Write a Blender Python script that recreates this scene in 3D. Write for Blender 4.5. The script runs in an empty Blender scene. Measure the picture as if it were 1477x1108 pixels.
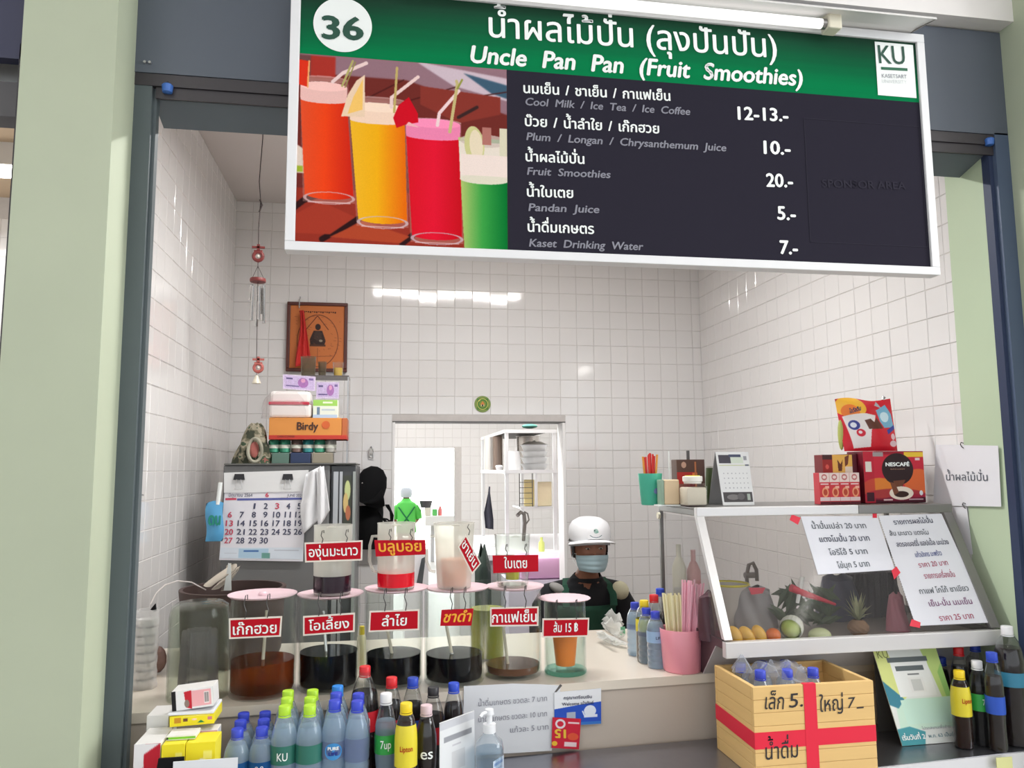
import bpy, bmesh, math, random
import numpy as np
from mathutils import Vector, Matrix, Euler
random.seed(7)
S = bpy.context.scene; C = S.collection
PI = math.pi
# ---------------------------------------------------------------- camera
FPX, CX, CY, EYE = 1105.6, 738.5, 554.0, 1.5
YAW, PITCH, ROLL = math.radians(9.516), math.radians(6.349), math.radians(-0.4146)
_w = Vector((math.sin(YAW)*math.cos(PITCH), math.cos(YAW)*math.cos(PITCH), math.sin(PITCH)))
_r0 = Vector((math.cos(YAW), -math.sin(YAW), 0)); _u0 = _r0.cross(_w)
_r = _r0*math.cos(ROLL) + _u0*math.sin(ROLL); _u = _r.cross(_w)
cam = bpy.data.cameras.new('camera'); cam_o = bpy.data.objects.new('camera', cam); C.objects.link(cam_o)
cam.sensor_width = 36; cam.lens = FPX*36/1477; cam.clip_start = .05; cam.clip_end = 200
m = Matrix((( _r.x, _u.x, -_w.x, 0), (_r.y, _u.y, -_w.y, 0), (_r.z, _u.z, -_w.z, EYE), (0, 0, 0, 1)))
cam_o.matrix_world = m
S.camera = cam_o
# ---------------------------------------------------------------- world, lights, exposure
W = bpy.data.worlds.new('world'); S.world = W; W.use_nodes = True
W.node_tree.nodes['Background'].inputs[0].default_value = (.90, .95, 1.0, 1)
W.node_tree.nodes['Background'].inputs[1].default_value = 1.2
S.view_settings.view_transform = 'Standard'; S.view_settings.look = 'None'
S.view_settings.exposure = 0.42; S.view_settings.gamma = 1; S.view_settings.use_curve_mapping = False
S.cycles.transparent_max_bounces = 40; S.cycles.max_bounces = 8; S.cycles.caustics_refractive = False; S.cycles.caustics_reflective = False
S.cycles.use_denoising = True; S.cycles.sample_clamp_indirect = 6

def at(px, py, X=None, Y=None, Z=None):
    """the point of a plane of the place (X, Y or Z constant) that a pixel of the photograph looks at"""
    d = _w + _r*((px-CX)/FPX) - _u*((py-CY)/FPX)
    if Y is not None: t = Y/d.y
    elif X is not None: t = X/d.x
    else: t = (Z-EYE)/d.z
    return Vector((0, 0, EYE)) + d*t
def mpp(Y, px=700): return (at(px+1, 650, Y=Y)-at(px, 650, Y=Y)).length
# ---------------------------------------------------------------- materials
def lin(c):
    c = [x/255 for x in c]
    return [x/12.92 if x <= .04045 else ((x+.055)/1.055)**2.4 for x in c]
MATS = {}
def mat(name, rgb, rough=.5, metal=0, noise=0, scale=8, bump=0, emit=0, spec=.5, coat=0, sub=0):
    if name in MATS: return MATS[name]
    m = bpy.data.materials.new(name); m.use_nodes = True; nt = m.node_tree; b = nt.nodes['Principled BSDF']
    col = (*lin(rgb), 1)
    b.inputs['Base Color'].default_value = col; b.inputs['Roughness'].default_value = rough
    b.inputs['Metallic'].default_value = metal; b.inputs['Specular IOR Level'].default_value = spec
    b.inputs['Coat Weight'].default_value = coat
    if emit:
        b.inputs['Emission Color'].default_value = col; b.inputs['Emission Strength'].default_value = emit
    if noise or bump:
        tc = nt.nodes.new('ShaderNodeTexCoord'); n = nt.nodes.new('ShaderNodeTexNoise')
        n.inputs['Scale'].default_value = scale; n.inputs['Detail'].default_value = 5
        nt.links.new(tc.outputs['Object'], n.inputs['Vector'])
        if noise:
            mx = nt.nodes.new('ShaderNodeMix'); mx.data_type = 'RGBA'
            mx.inputs[6].default_value = [min(1, c*(1-noise)) for c in col[:3]]+[1]
            mx.inputs[7].default_value = [min(1, c*(1+noise)) for c in col[:3]]+[1]
            nt.links.new(n.outputs['Fac'], mx.inputs[0]); nt.links.new(mx.outputs[2], b.inputs['Base Color'])
        if bump:
            bp = nt.nodes.new('ShaderNodeBump'); bp.inputs['Strength'].default_value = bump; bp.inputs['Distance'].default_value = .01
            nt.links.new(n.outputs['Fac'], bp.inputs['Height']); nt.links.new(bp.outputs['Normal'], b.inputs['Normal'])
    MATS[name] = m; return m
def glass(name, tint=(255,255,255), milk=0, milkcol=(255,255,255), rough=.03, ior=1.45, refl=1.0):
    """thin clear wall: see-through, Fresnel reflection and a share of milky plastic"""
    if name in MATS: return MATS[name]
    m = bpy.data.materials.new(name); m.use_nodes = True; nt = m.node_tree; nt.nodes.clear(); N = nt.nodes.new; L = nt.links.new
    out = N('ShaderNodeOutputMaterial'); tr = N('ShaderNodeBsdfTransparent'); gl = N('ShaderNodeBsdfGlossy'); fr = N('ShaderNodeLayerWeight'); mx = N('ShaderNodeMixShader')
    tr.inputs[0].default_value = (*lin(tint), 1); gl.inputs['Roughness'].default_value = rough; fr.inputs[0].default_value = .5
    mu = N('ShaderNodeMath'); mu.operation = 'MULTIPLY_ADD'; mu.inputs[1].default_value = .55*refl; mu.inputs[2].default_value = .010*refl; pw = N('ShaderNodeMath'); pw.operation = 'POWER'; pw.inputs[1].default_value = 3; L(fr.outputs['Facing'], pw.inputs[0]); L(pw.outputs[0], mu.inputs[0])
    L(mu.outputs[0], mx.inputs[0]); L(tr.outputs[0], mx.inputs[1]); L(gl.outputs[0], mx.inputs[2])
    last = mx
    if milk:
        di = N('ShaderNodeBsdfDiffuse'); di.inputs[0].default_value = (*lin(milkcol), 1); tl = N('ShaderNodeBsdfTranslucent'); tl.inputs[0].default_value = (*lin(milkcol), 1)
        m1 = N('ShaderNodeMixShader'); m1.inputs[0].default_value = .5; L(di.outputs[0], m1.inputs[1]); L(tl.outputs[0], m1.inputs[2])
        m2 = N('ShaderNodeMixShader'); m2.inputs[0].default_value = milk; L(mx.outputs[0], m2.inputs[1]); L(m1.outputs[0], m2.inputs[2]); last = m2
    L(last.outputs[0], out.inputs[0]); MATS[name] = m; return m
# ---------------------------------------------------------------- mesh building
class MB:
    def __init__(s): s.v = []; s.f = []; s.uv = None
    def add(s, vs, fs, M=None):
        k = len(s.v); s.v += [tuple(M @ Vector(v)) if M is not None else tuple(v) for v in vs]; s.f += [tuple(i+k for i in f) for f in fs]; return s
    def box(s, a, b, M=None):
        x0, y0, z0 = a; x1, y1, z1 = b
        return s.add([(x0,y0,z0),(x1,y0,z0),(x1,y1,z0),(x0,y1,z0),(x0,y0,z1),(x1,y0,z1),(x1,y1,z1),(x0,y1,z1)],
                     [(0,3,2,1),(4,5,6,7),(0,1,5,4),(1,2,6,5),(2,3,7,6),(3,0,4,7)], M)
    def rbox(s, a, b, e=.004, M=None):
        """box with chamfered edges"""
        x0, y0, z0 = a; x1, y1, z1 = b; e = min(e, (x1-x0)/2.1, (y1-y0)/2.1, (z1-z0)/2.1)
        k = bmesh.new(); bmesh.ops.create_cube(k, size=1)
        for v in k.verts: v.co = Vector(((x0+x1)/2+v.co.x*(x1-x0), (y0+y1)/2+v.co.y*(y1-y0), (z0+z1)/2+v.co.z*(z1-z0)))
        bmesh.ops.bevel(k, geom=k.edges[:], offset=e, segments=2, profile=.5, affect='EDGES')
        k.verts.index_update(); s.add([v.co[:] for v in k.verts], [[v.index for v in f.verts] for f in k.faces], M); k.free(); return s
    def lathe(s, prof, n=32, M=None, c=(0,0,0), closed=False):
        vs = []; fs = []; rows = []
        for r, z in prof:
            if r < 1e-6: rows.append([len(vs)]); vs.append((c[0], c[1], c[2]+z))
            else:
                rows.append(list(range(len(vs), len(vs)+n)))
                vs += [(c[0]+r*math.cos(2*PI*i/n), c[1]+r*math.sin(2*PI*i/n), c[2]+z) for i in range(n)]
        pr = list(zip(rows, rows[1:])) + ([(rows[-1], rows[0])] if closed else [])
        for A, B in pr:
            if len(A) == 1 and len(B) == 1: continue
            for i in range(n):
                j = (i+1) % n
                if len(A) == 1: fs.append((A[0], B[j], B[i]))
                elif len(B) == 1: fs.append((A[i], A[j], B[0]))
                else: fs.append((A[i], A[j], B[j], B[i]))
        return s.add(vs, fs, M)
    def cyl(s, p, q, r, r2=None, n=16, cap=True):
        p = Vector(p); q = Vector(q); d = q-p; L = d.length; r2 = r if r2 is None else r2
        M = Matrix.Translation(p) @ d.to_track_quat('Z', 'Y').to_matrix().to_4x4()
        pr = ([(0,0)] if cap else []) + [(r,0),(r2,L)] + ([(0,L)] if cap else [])
        return s.lathe(pr, n, M)
    def tube(s, pts, r, n=8):
        pts = [Vector(p) for p in pts]; rings = []; vs = []; fs = []; up = None
        for i, p in enumerate(pts):
            t = (pts[min(i+1, len(pts)-1)]-pts[max(i-1, 0)]).normalized()
            if up is None: up = t.orthogonal().normalized()
            else: up = (up - t*up.dot(t)).normalized()
            b = t.cross(up); rr = r[i] if isinstance(r, (list, tuple)) else r
            vs += [p + (up*math.cos(2*PI*k/n) + b*math.sin(2*PI*k/n))*rr for k in range(n)]
        for i in range(len(pts)-1):
            for k in range(n):
                j = (k+1) % n; fs.append((i*n+k, i*n+j, (i+1)*n+j, (i+1)*n+k))
        fs.append(tuple(range(n))[::-1]); fs.append(tuple((len(pts)-1)*n+k for k in range(n)))
        return s.add(vs, fs)
    def ball(s, c, r, n=16, M=None):
        if not isinstance(r, (tuple, list)): r = (r, r, r)
        T = Matrix.Translation(c) @ (M if M is not None else Matrix()) @ Matrix.Diagonal((*r, 1))
        return s.lathe([(math.sin(PI*i/(n//2)) if 0 < i < n//2 else 0, -math.cos(PI*i/(n//2))) for i in range(n//2+1)], n, T)
    def prism(s, pts, d, M=None):
        """polygon (list of 3d points) pushed along vector d"""
        n = len(pts); d = Vector(d); vs = [Vector(p) for p in pts] + [Vector(p)+d for p in pts]
        return s.add(vs, [tuple(range(n)), tuple(range(2*n-1, n-1, -1))] + [(i, i+n, (i+1) % n+n, (i+1) % n) for i in range(n)], M)
    def grid(s, fn, nu, nv, M=None):
        vs = [fn(i/nu, j/nv) for j in range(nv+1) for i in range(nu+1)]
        return s.add(vs, [(j*(nu+1)+i, j*(nu+1)+i+1, (j+1)*(nu+1)+i+1, (j+1)*(nu+1)+i) for j in range(nv) for i in range(nu)], M)
    def build(s, name, m, parent=None, smooth=False, fix=True, solid=0, sub=0):
        me = bpy.data.meshes.new(name)
        off = Vector((0,0,0))
        if parent is not None:
            q = parent; off = Vector((0,0,0))
            while q is not None: off += q.location; q = q.parent
        me.from_pydata([tuple(Vector(v)-off) for v in s.v], [], s.f)
        if fix:
            k = bmesh.new(); k.from_mesh(me); bmesh.ops.recalc_face_normals(k, faces=k.faces); k.to_mesh(me); k.free()
        if smooth:
            me.polygons.foreach_set('use_smooth', [True]*len(me.polygons))
            try: me.set_sharp_from_angle(angle=math.radians(40))
            except Exception: pass
        if m is not None: me.materials.append(m)
        o = bpy.data.objects.new(name, me); C.objects.link(o)
        if parent is not None: o.parent = parent
        if solid:
            md = o.modifiers.new('thickness', 'SOLIDIFY'); md.thickness = solid
        if sub:
            md = o.modifiers.new('smooth', 'SUBSURF'); md.levels = sub; md.render_levels = sub
        return o
def thing(name, label, cat, loc=(0,0,0), group=None):
    o = bpy.data.objects.new(name, None); C.objects.link(o); o.location = loc; o.empty_display_size = .05
    o['label'] = label; o['category'] = cat
    if group: o['group'] = group
    return o
def tag(o, label, cat, group=None, kind=None):
    o['label'] = label; o['category'] = cat
    if group: o['group'] = group
    if kind: o['kind'] = kind
    return o
def struct(name, mb, m, **k):
    o = mb.build(name, m, **k); o['kind'] = 'structure'; o['label'] = name.replace('_', ' ')+' of the stall'; return o
def copy_tree(o, loc=None, parent=None):
    c = o.copy(); C.objects.link(c); c.parent = parent
    if loc is not None: c.location = loc
    for ch in list(o.children): copy_tree(ch, None, c)
    return c
# ---------------------------------------------------------------- lettering
_G = {}; _A = {}
def _mesh_of(body, off):
    c = bpy.data.curves.new('t', 'FONT'); c.body = body; c.size = 1; c.resolution_u = 3
    if body == 'ล': c.fill_mode = 'NONE'
    o = bpy.data.objects.new('t', c); C.objects.link(o)
    dg = bpy.context.evaluated_depsgraph_get(); ev = o.evaluated_get(dg); me = ev.to_mesh()
    v = [w.co[:2] for w in me.vertices]; f = [tuple(p.vertices) for p in me.polygons]; ed = [tuple(q.vertices) for q in me.edges]; ev.to_mesh_clear()
    if body == 'ล': v, f = _scan(v, ed)
    bpy.data.objects.remove(o); bpy.data.curves.remove(c); return v, f
def _scan(v, ed, n=72):
    """fill a glyph whose outlines overlap, row by row"""
    y0 = min(p[1] for p in v); y1 = max(p[1] for p in v); V = []; F = []; h = (y1-y0)/n
    for r in range(n):
        y = y0+(r+.5)*h; xs = []
        for a, b in ed:
            (xa, ya), (xb, yb) = v[a], v[b]
            if (ya > y) != (yb > y): xs.append((xa+(xb-xa)*(y-ya)/(yb-ya), 1 if yb > ya else -1))
        xs.sort(); w = 0
        for i, (x, s) in enumerate(xs):
            if w == 0: st = x
            w += s
            if w == 0: k = len(V); V += [(st,y-h/2),(x,y-h/2),(x,y+h/2),(st,y+h/2)]; F.append((k,k+1,k+2,k+3))
    return V, F
def glyph(c, off):
    """outline filled once; weight comes from overlaid copies shifted by off"""
    if (c, 0) not in _G:
        v, f = _mesh_of(c, 0); _G[(c, 0)] = (v, f)
    if off and (c, off) not in _G:
        v, f = _G[(c, 0)]; V = []; F = []
        for dx, dy in ((off,0),(-off,0),(0,off*.8),(0,-off*.8)):
            k = len(V); V += [(p[0]+dx, p[1]+dy) for p in v]; F += [tuple(j+k for j in q) for q in f]
        _G[(c, off)] = (V, F)
    return _G[(c, off)]
def adv(c):
    if c not in _A:
        f = lambda s: max(x for x, y in _mesh_of(s, 0)[0])
        if '_HH' not in _A: _A['_HH'] = f('HH')
        _A[c] = f('H'+c+'H')-_A['_HH']
    return _A[c]
UP = 'ัิีึื็ํ'; TONE = '่้๊๋์'; LOW = 'ุู'
def lay(s, off=0, kern=0, sp=.27):
    V = []; F = []; x = 0
    for i, c in enumerate(s):
        if c == ' ': x += sp+kern; continue
        a = adv(c)
        v, f = glyph(c, off); dy = 0
        if c in TONE and ((i and s[i-1] in UP) or (i+1 < len(s) and s[i+1] == 'ำ')): dy = .20
        k = len(V); V += [(p[0]+x, p[1]+dy) for p in v]; F += [tuple(j+k for j in q) for q in f]; x += a+(kern if c not in UP+TONE+LOW else 0)
    return V, F
def text(s, O, U, V, h, m, parent, width=None, bold=.0, slant=0, ref=None, align='l', push=.0006, name='lettering', wrap=None, kern=0, build=True, sp=.27):
    """letters as flat print: baseline starts at O, runs along U, height h of a plain letter along V"""
    U = Vector(U).normalized(); V = Vector(V).normalized(); Nn = U.cross(V)
    P, F = lay(s, bold, kern, sp)
    thai = any('\u0e00' <= c <= '\u0e7f' for c in s)
    g = glyph(ref or ('น' if thai else 'H'), 0)[0]; k = h/(max(p[1] for p in g))
    w = max(p[0] for p in P); x0 = min(p[0] for p in P); kx = (width/(w-x0)) if width else k
    sh = {'l': -x0*kx, 'c': -(w+x0)/2*kx, 'r': -w*kx}[align]
    mb = MB(); O = Vector(O)
    for j, f in enumerate(F):   # each facet a hair above the last, so strokes that cross never share a plane
        q = push+(j % 90)*4e-6; f2 = []
        for i in f:
            p = P[i]; u = p[0]*kx+sh+p[1]*k*slant; v = p[1]*k; f2.append(len(mb.v))
            if wrap: mb.v.append((O.x+(wrap+q)*math.sin(u/wrap), O.y-(wrap+q)*math.cos(u/wrap), O.z+v))
            else: mb.v.append(tuple(O+U*u+V*v+Nn*q))
        mb.f.append(tuple(f2))
    if not build: return mb
    return mb.build(name, m, parent, fix=False)
# ---------------------------------------------------------------- flat print
class Can:
    def __init__(s, W, H, bg, rect=(0,0,1,1)):
        s.W, s.H = W, H; s.a = np.ones((H, W, 3), np.float32)*np.array(bg, np.float32)/255
        s.r = rect; xs = rect[0]+(np.arange(W)+.5)/W*(rect[2]-rect[0]); ys = rect[1]+(np.arange(H)+.5)/H*(rect[3]-rect[1])
        s.X, s.Y = np.meshgrid(xs, ys)
    def put(s, mask, col, al=1.0):
        if callable(col): c = np.stack(np.broadcast_arrays(*col(s.X, s.Y)), -1)[mask]/255
        else: c = np.array(col, np.float32)/255
        s.a[mask] = s.a[mask]*(1-al)+c*al
    def poly(s, pts, col, al=1.0):
        ins = np.zeros(s.X.shape, bool); n = len(pts)
        for i in range(n):
            x1, y1 = pts[i]; x2, y2 = pts[(i+1) % n]
            if y1 == y2: continue
            c = ((y1 > s.Y) != (y2 > s.Y)) & (s.X < (x2-x1)*(s.Y-y1)/(y2-y1)+x1); ins ^= c
        s.put(ins, col, al); return s
    def rect(s, x0, y0, x1, y1, col, al=1.0): s.put((s.X >= x0) & (s.X < x1) & (s.Y >= y0) & (s.Y < y1), col, al); return s
    def ell(s, cx, cy, rx, ry, col, al=1.0, rot=0):
        c, q = math.cos(rot), math.sin(rot); dx = s.X-cx; dy = s.Y-cy
        s.put(((dx*c+dy*q)/rx)**2+((-dx*q+dy*c)/ry)**2 < 1, col, al); return s
    def ring(s, cx, cy, rx, ry, t, col, al=1.0):
        e = ((s.X-cx)/rx)**2+((s.Y-cy)/ry)**2; s.put((e < 1) & (e > (1-t)**2), col, al); return s
    def line(s, pts, w, col, al=1.0):
        for (x1, y1), (x2, y2) in zip(pts, pts[1:]):
            dx, dy = x2-x1, y2-y1; L = dx*dx+dy*dy+1e-9
            t = np.clip(((s.X-x1)*dx+(s.Y-y1)*dy)/L, 0, 1)
            s.put((s.X-x1-t*dx)**2+(s.Y-y1-t*dy)**2 < (w/2)**2, col, al)
        return s
    def blur(s, k=1):
        for _ in range(k):
            p = np.pad(s.a, ((1,1),(1,1),(0,0)), 'edge')
            s.a = (p[:-2,1:-1]+p[2:,1:-1]+p[1:-1,:-2]+p[1:-1,2:]+2*p[1:-1,1:-1])/6
        return s
    def noise(s, amt, k=2, sy=1):
        rs = np.random.RandomState(3); n = rs.rand(s.H//k//sy+2, s.W//k+2); n = np.repeat(np.repeat(n, k*sy, 0), k, 1)[:s.H, :s.W]
        s.a = np.clip(s.a*(1+(n[..., None]-.5)*amt), 0, 1).astype(np.float32); return s
    def mat(s, name, rough=.5, coat=0, spec=.25):
        im = bpy.data.images.new(name, s.W, s.H); px = np.ones((s.H, s.W, 4), np.float32); px[..., :3] = s.a[::-1]
        im.pixels.foreach_set(px.ravel()); im.pack()
        m = bpy.data.materials.new(name); m.use_nodes = True; b = m.node_tree.nodes['Principled BSDF']
        t = m.node_tree.nodes.new('ShaderNodeTexImage'); t.image = im; m.node_tree.links.new(t.outputs[0], b.inputs['Base Color'])
        b.inputs['Roughness'].default_value = rough; b.inputs['Specular IOR Level'].default_value = spec; b.inputs['Coat Weight'].default_value = coat; return m
def print_on(name, can, TL, TR, BR, BL, parent, push=.0004, rough=.5, coat=0, spec=.25):
    TL, TR, BR, BL = map(Vector, (TL, TR, BR, BL)); N = (TR-TL).cross(BL-TL).normalized()*-1
    N = (TR-BL).cross(TL-BL).normalized()
    mb = MB(); mb.add([BL+N*push, BR+N*push, TR+N*push, TL+N*push], [(0,1,2,3)])
    o = mb.build(name, can.mat(name+'_print', rough, coat, spec) if isinstance(can, Can) else can, parent, fix=False)
    uv = o.data.uv_layers.new(); 
    for i, c in enumerate([(0,0),(1,0),(1,1),(0,1)]): uv.data[i].uv = c
    return o
def face_px(x0, y0, x1, y1, Y):
    """corners TL, TR, BR, BL of an upright rectangle facing the front at depth Y"""
    a = at(x0, (y0+y1)/2, Y=Y); b = at(x1, (y0+y1)/2, Y=Y); t = at((x0+x1)/2, y0, Y=Y).z; d = at((x0+x1)/2, y1, Y=Y).z
    return Vector((a.x, Y, t)), Vector((b.x, Y, t)), Vector((b.x, Y, d)), Vector((a.x, Y, d))
XU = Vector((1,0,0)); ZU = Vector((0,0,1))
def wr(s, px0, py0, px1, py1, Y, hpx, m, parent, **k):
    """write s from one pixel to another on the upright plane Y"""
    a = at(px0, py0, Y=Y); b = at(px1, py1, Y=Y); U = (b-a); U.y = 0
    V = Vector((-U.z, 0, U.x)).normalized()
    return text(s, a, U, V, hpx*mpp(Y, (px0+px1)/2), m, parent, width=U.length*k.pop('wf', 1), **k)
# ================================================================ THE SETTING
XL, XR, YB, ZC = -.8026, 1.837, 4.22, 2.96
white_tile = mat('white_glazed_tile', (226,223,221), rough=.07, noise=.03, scale=3, spec=.6)
grout = mat('grout', (196,190,186), rough=.8, noise=.1, scale=30)
green = mat('sage_green_paint', (178,186,162), rough=.65, noise=.07, scale=4, bump=.08)
green_in = mat('pale_green_paint', (184,200,170), rough=.6, noise=.05, scale=3)
steelgrey = mat('grey_painted_steel', (84,94,97), rough=.5, noise=.05, scale=10)
steelblue = mat('blue_grey_painted_steel', (78,92,116), rough=.45, noise=.05, scale=10)
fasciam = mat('grey_panel_paint', (88,95,106), rough=.6, noise=.06, scale=3)
darkst = mat('dark_rail_metal', (54,50,54), rough=.5, noise=.1, scale=20)
plaster = mat('white_plaster', (214,206,202), rough=.8, noise=.03, scale=3)
hatch = (.057, .998, 0, 1.764)     # doorway in the rear wall: x0, x1, z0, z1

floor = struct('floor', MB().box((-6,-8,-.06),(8,18,0)), mat('grey_floor', (150,146,140), rough=.5, noise=.1, scale=2)); floor['label'] = 'grey cement floor under the stall'
ceil = struct('ceiling', MB().box((XL-.1,2.0,ZC),(XR+.1,YB,ZC+.06)), plaster)
struct('ceiling_hall', MB().box((-6,-6,3.3),(8,2.0,3.4)), mat('hall_ceiling', (225,222,218), rough=.8))
def wall_hole(a, b, hole, y0, y1):
    mb = MB(); x0, z0 = a; x1, z1 = b; hx0, hx1, hz0, hz1 = hole
    mb.box((x0,y0,z0),(hx0,y1,z1)); mb.box((hx1,y0,z0),(x1,y1,z1)); mb.box((hx0,y0,hz1),(hx1,y1,z1)); return mb
wb = struct('wall_back', wall_hole((XL-.1,0),(XR+.1,ZC), hatch, YB, YB+.12), grout)
wl = struct('wall_left', MB().box((XL-.04,2.02,0),(XL,YB,ZC)), grout)
wr_ = struct('wall_right', MB().box((XR,2.19,0),(XR+.16,YB,ZC)), grout)
g_in = struct('wall_right_pier', MB().box((XR-.004,2.02,0),(XR+.2,2.19,ZC)), green_in)
# tiles, each one a piece of its wall
T = .0986; e = .002
def tile_mesh():
    mb = MB(); h = T/2; i = h-e
    mb.add([(-h,0,-h),(h,0,-h),(h,0,h),(-h,0,h),(-i,-.0022,-i),(i,-.0022,-i),(i,-.0022,i),(-i,-.0022,i)],
           [(4,5,6,7),(0,1,5,4),(1,2,6,5),(2,3,7,6),(3,0,4,7)])
    return mb
_tp = tile_mesh(); _tm = bpy.data.meshes.new('tile'); _tm.from_pydata(_tp.v, [], _tp.f); _tm.materials.append(white_tile)
def cells(a, b, o, lo, hi):
    """tile columns between a and b on a grid through o: centre and share of a full tile"""
    out = []
    for i in range(lo, hi):
        x0 = max(a, o+i*.1); x1 = min(b, o+(i+1)*.1)
        if x1-x0 > .012: out.append(((x0+x1)/2, (x1-x0-.0017)/.0983))
    return out
def tiles(wall, spots, rotz, limit=300):
    """spots: (x, y, z, weight); the largest in view are pieces, the rest one joined part"""
    spots = sorted(spots, key=lambda s: -s[3]); rest = MB()
    for k, (x, y, z, w, sx, sz) in enumerate(spots):
        R = Euler((random.gauss(0,.006), random.gauss(0,.003), rotz+random.gauss(0,.005))).to_matrix().to_4x4()
        if k < limit:
            o = bpy.data.objects.new('tile', _tm); C.objects.link(o); o.parent = wall; o.location = (x, y, z); o.rotation_euler = R.to_euler(); o.scale = (sx, 1, sz)
        else: rest.add(_tp.v, _tp.f, Matrix.Translation((x,y,z)) @ R @ Matrix.Diagonal((sx,1,sz,1)))
    if rest.v:
        r = rest.build('tile_field', white_tile, wall, fix=False); r['kind'] = 'stuff'
X0, Z0 = .5846, 2.3015
def vis(x, y, z):
    P = Vector((x, y, z-EYE)); d = P.dot(_w); px = CX+FPX*P.dot(_r)/d; py = CY-FPX*P.dot(_u)/d
    s = 1/d
    if px < 205 or px > 1480 or py > 880: return s-5
    if 410 < px < 1357 and py < 362: return s-4
    return s
sp = []
for zc, sz in cells(.05, ZC, Z0, -24, 8):
    for a, b in (((XL, XR),) if zc > hatch[3] else ((XL, hatch[0]-.012), (hatch[1]+.012, XR))):
        for x, sx in cells(a, b, X0, -16, 16): sp.append((x, YB, zc, vis(x, YB, zc), sx, sz))
tiles(wb, sp, 0)
for wall, X, y0, rz in ((wl, XL, 2.1, PI/2), (wr_, XR, 2.19, -PI/2)):
    sp = []
    for y, sx in cells(y0, YB-.002, YB, -24, 0):
        for z, sz in cells(.05, ZC, Z0, -24, 8):
            sp.append((X, y, z, vis(X, y, z)-(5 if X < 0 and y < 2.7 else 0), sx, sz))
    tiles(wall, sp, rz)
# thin surround of the doorway
jm = mat('white_door_lining', (236,234,232), rough=.5)
mb = MB().box((hatch[1]-.004,YB-.006,0),(hatch[1]+.012,YB+.125,hatch[3])).box((hatch[0]-.012,YB-.006,0),(hatch[0]+.004,YB+.125,hatch[3]))
o = struct('door_1', mb, jm); o['label'] = 'white lining of the rear doorway'
mb = MB().box((hatch[0]-.012,YB-.008,hatch[3]-.005),(hatch[1]+.012,YB+.125,hatch[3]+.001)); mb.build('head_rail', mat('door_head_grey', (84,82,80), rough=.5), o)

# ---- front frame, piers, fascia
struct('wall_front_left', MB().box((-.842,1.85,0),(-.6365,2.02,3.3)), green)
struct('wall_front_right', MB().box((1.893,1.80,0),(2.4,2.02,3.3)), green)
struct('trim_1', MB().box((-.644,1.99,0),(-.594,2.02,2.52)).box((-.594,2.005,0),(-.586,2.03,2.52)), steelgrey)
mb = MB()
for z in (2.29, 1.98, 1.82, 1.3, 1.06): mb.cyl((-.641,1.982,z),(-.641,1.992,z+.001),.004, n=8)
k = mb.build('rivet', darkst, bpy.data.objects['trim_1']); k['kind'] = 'stuff'
struct('trim_2', MB().box((1.845,1.985,0),(1.91,2.02,2.52)), steelblue)
struct('trim_3', MB().box((1.832,2.0,0),(1.846,2.03,2.5)), mat('dark_blue_edge', (44,56,84), rough=.5))
fa = struct('trim_4', MB().box((-.640,1.985,2.515),(1.905,2.01,2.85)), fasciam)
mb = MB()
for x in (-.612, -.60, 1.58, 1.60):
    for z in (2.54, 2.80): mb.cyl((x,1.978,z),(x,1.986,z),.0035, n=8)
k = mb.build('screw', mat('screw_zinc', (180,180,180), rough=.4, metal=.7), fa); k['kind'] = 'stuff'
struct('trim_5', MB().box((-.64,1.988,2.482),(1.905,2.03,2.514)).box((-.586,1.994,2.452),(1.845,2.0,2.482)), darkst)
mb = MB(); mb.prism([(-.60,2.02,2.46),(-.60,2.02,2.96),(-.60,2.125,2.96),(-.60,2.125,2.43)], (2.44,0,0))
struct('trim_6', mb, mat('lintel_grey', (96,106,114), rough=.6, noise=.05))
struct('ceiling_beam', MB().box((-2.5,1.93,2.855),(1.905,2.3,3.3)), mat('beam_white', (236,232,230), rough=.8, noise=.02))

# ---- neighbouring stall at the far left
NZ = at(12,285,Y=4.2).z; NV = at(15,84,Y=1.9).z; NG0 = at(15,118,Y=1.95).z; NG1 = at(15,168,Y=1.95).z
nm = mat('neighbour_white', (232,230,226), rough=.3)
mb = MB().box((-3.6,4.2,0),(-.845,4.3,3)); nb = struct('wall_neighbour', mb, grout)
mb = MB()
for i in range(26):
    for j in range(24): mb.add(_tp.v, _tp.f, Matrix.Translation((-.9-i*.1,4.2,.45+j*.1)))
k = mb.build('tile_field', white_tile, nb, fix=False); k['kind'] = 'stuff'
struct('ceiling_neighbour', MB().box((-3.6,2.05,NZ),(-.845,4.3,NZ+.05)), mat('cream_ceiling', (205,180,150), rough=.8, noise=.04))
struct('trim_7', MB().box((-2.4,1.9,NV),(-.845,1.93,3.2)), mat('navy_panel', (58,60,84), rough=.6))
struct('trim_8', MB().box((-2.4,1.95,NG1),(-.86,2.02,NG0)), mat('dusky_rail', (92,90,92), rough=.6))
struct('trim_9', MB().box((-.868,1.90,0),(-.845,2.02,2.52)), darkst)
lp = at(12,249,Y=3.5); t = thing('ceiling_lamp', 'lit tube lamp in the next stall beyond the green pier', 'lamp', (lp.x,3.5,lp.z))
MB().box((lp.x-.8,3.47,lp.z+.025),(lp.x+.06,3.53,NZ)).build('housing', nm, t)
MB().cyl((lp.x-.8,3.5,lp.z),(lp.x+.04,3.5,lp.z),.024).build('tube', mat('lit_tube', (255,252,246), emit=6), t)
area_ = bpy.data.lights.new('neighbour_light', 'AREA'); area_.size = .8; area_.energy = 14; ao = bpy.data.objects.new('neighbour_light', area_); C.objects.link(ao); ao.location = (lp.x-.4,3.4,lp.z-.05)
MB().box((-3.6,2.03,NG0-.06),(-.845,2.05,3.2)).build('wall_over_neighbour', nm, None)['kind'] = 'structure'

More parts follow.
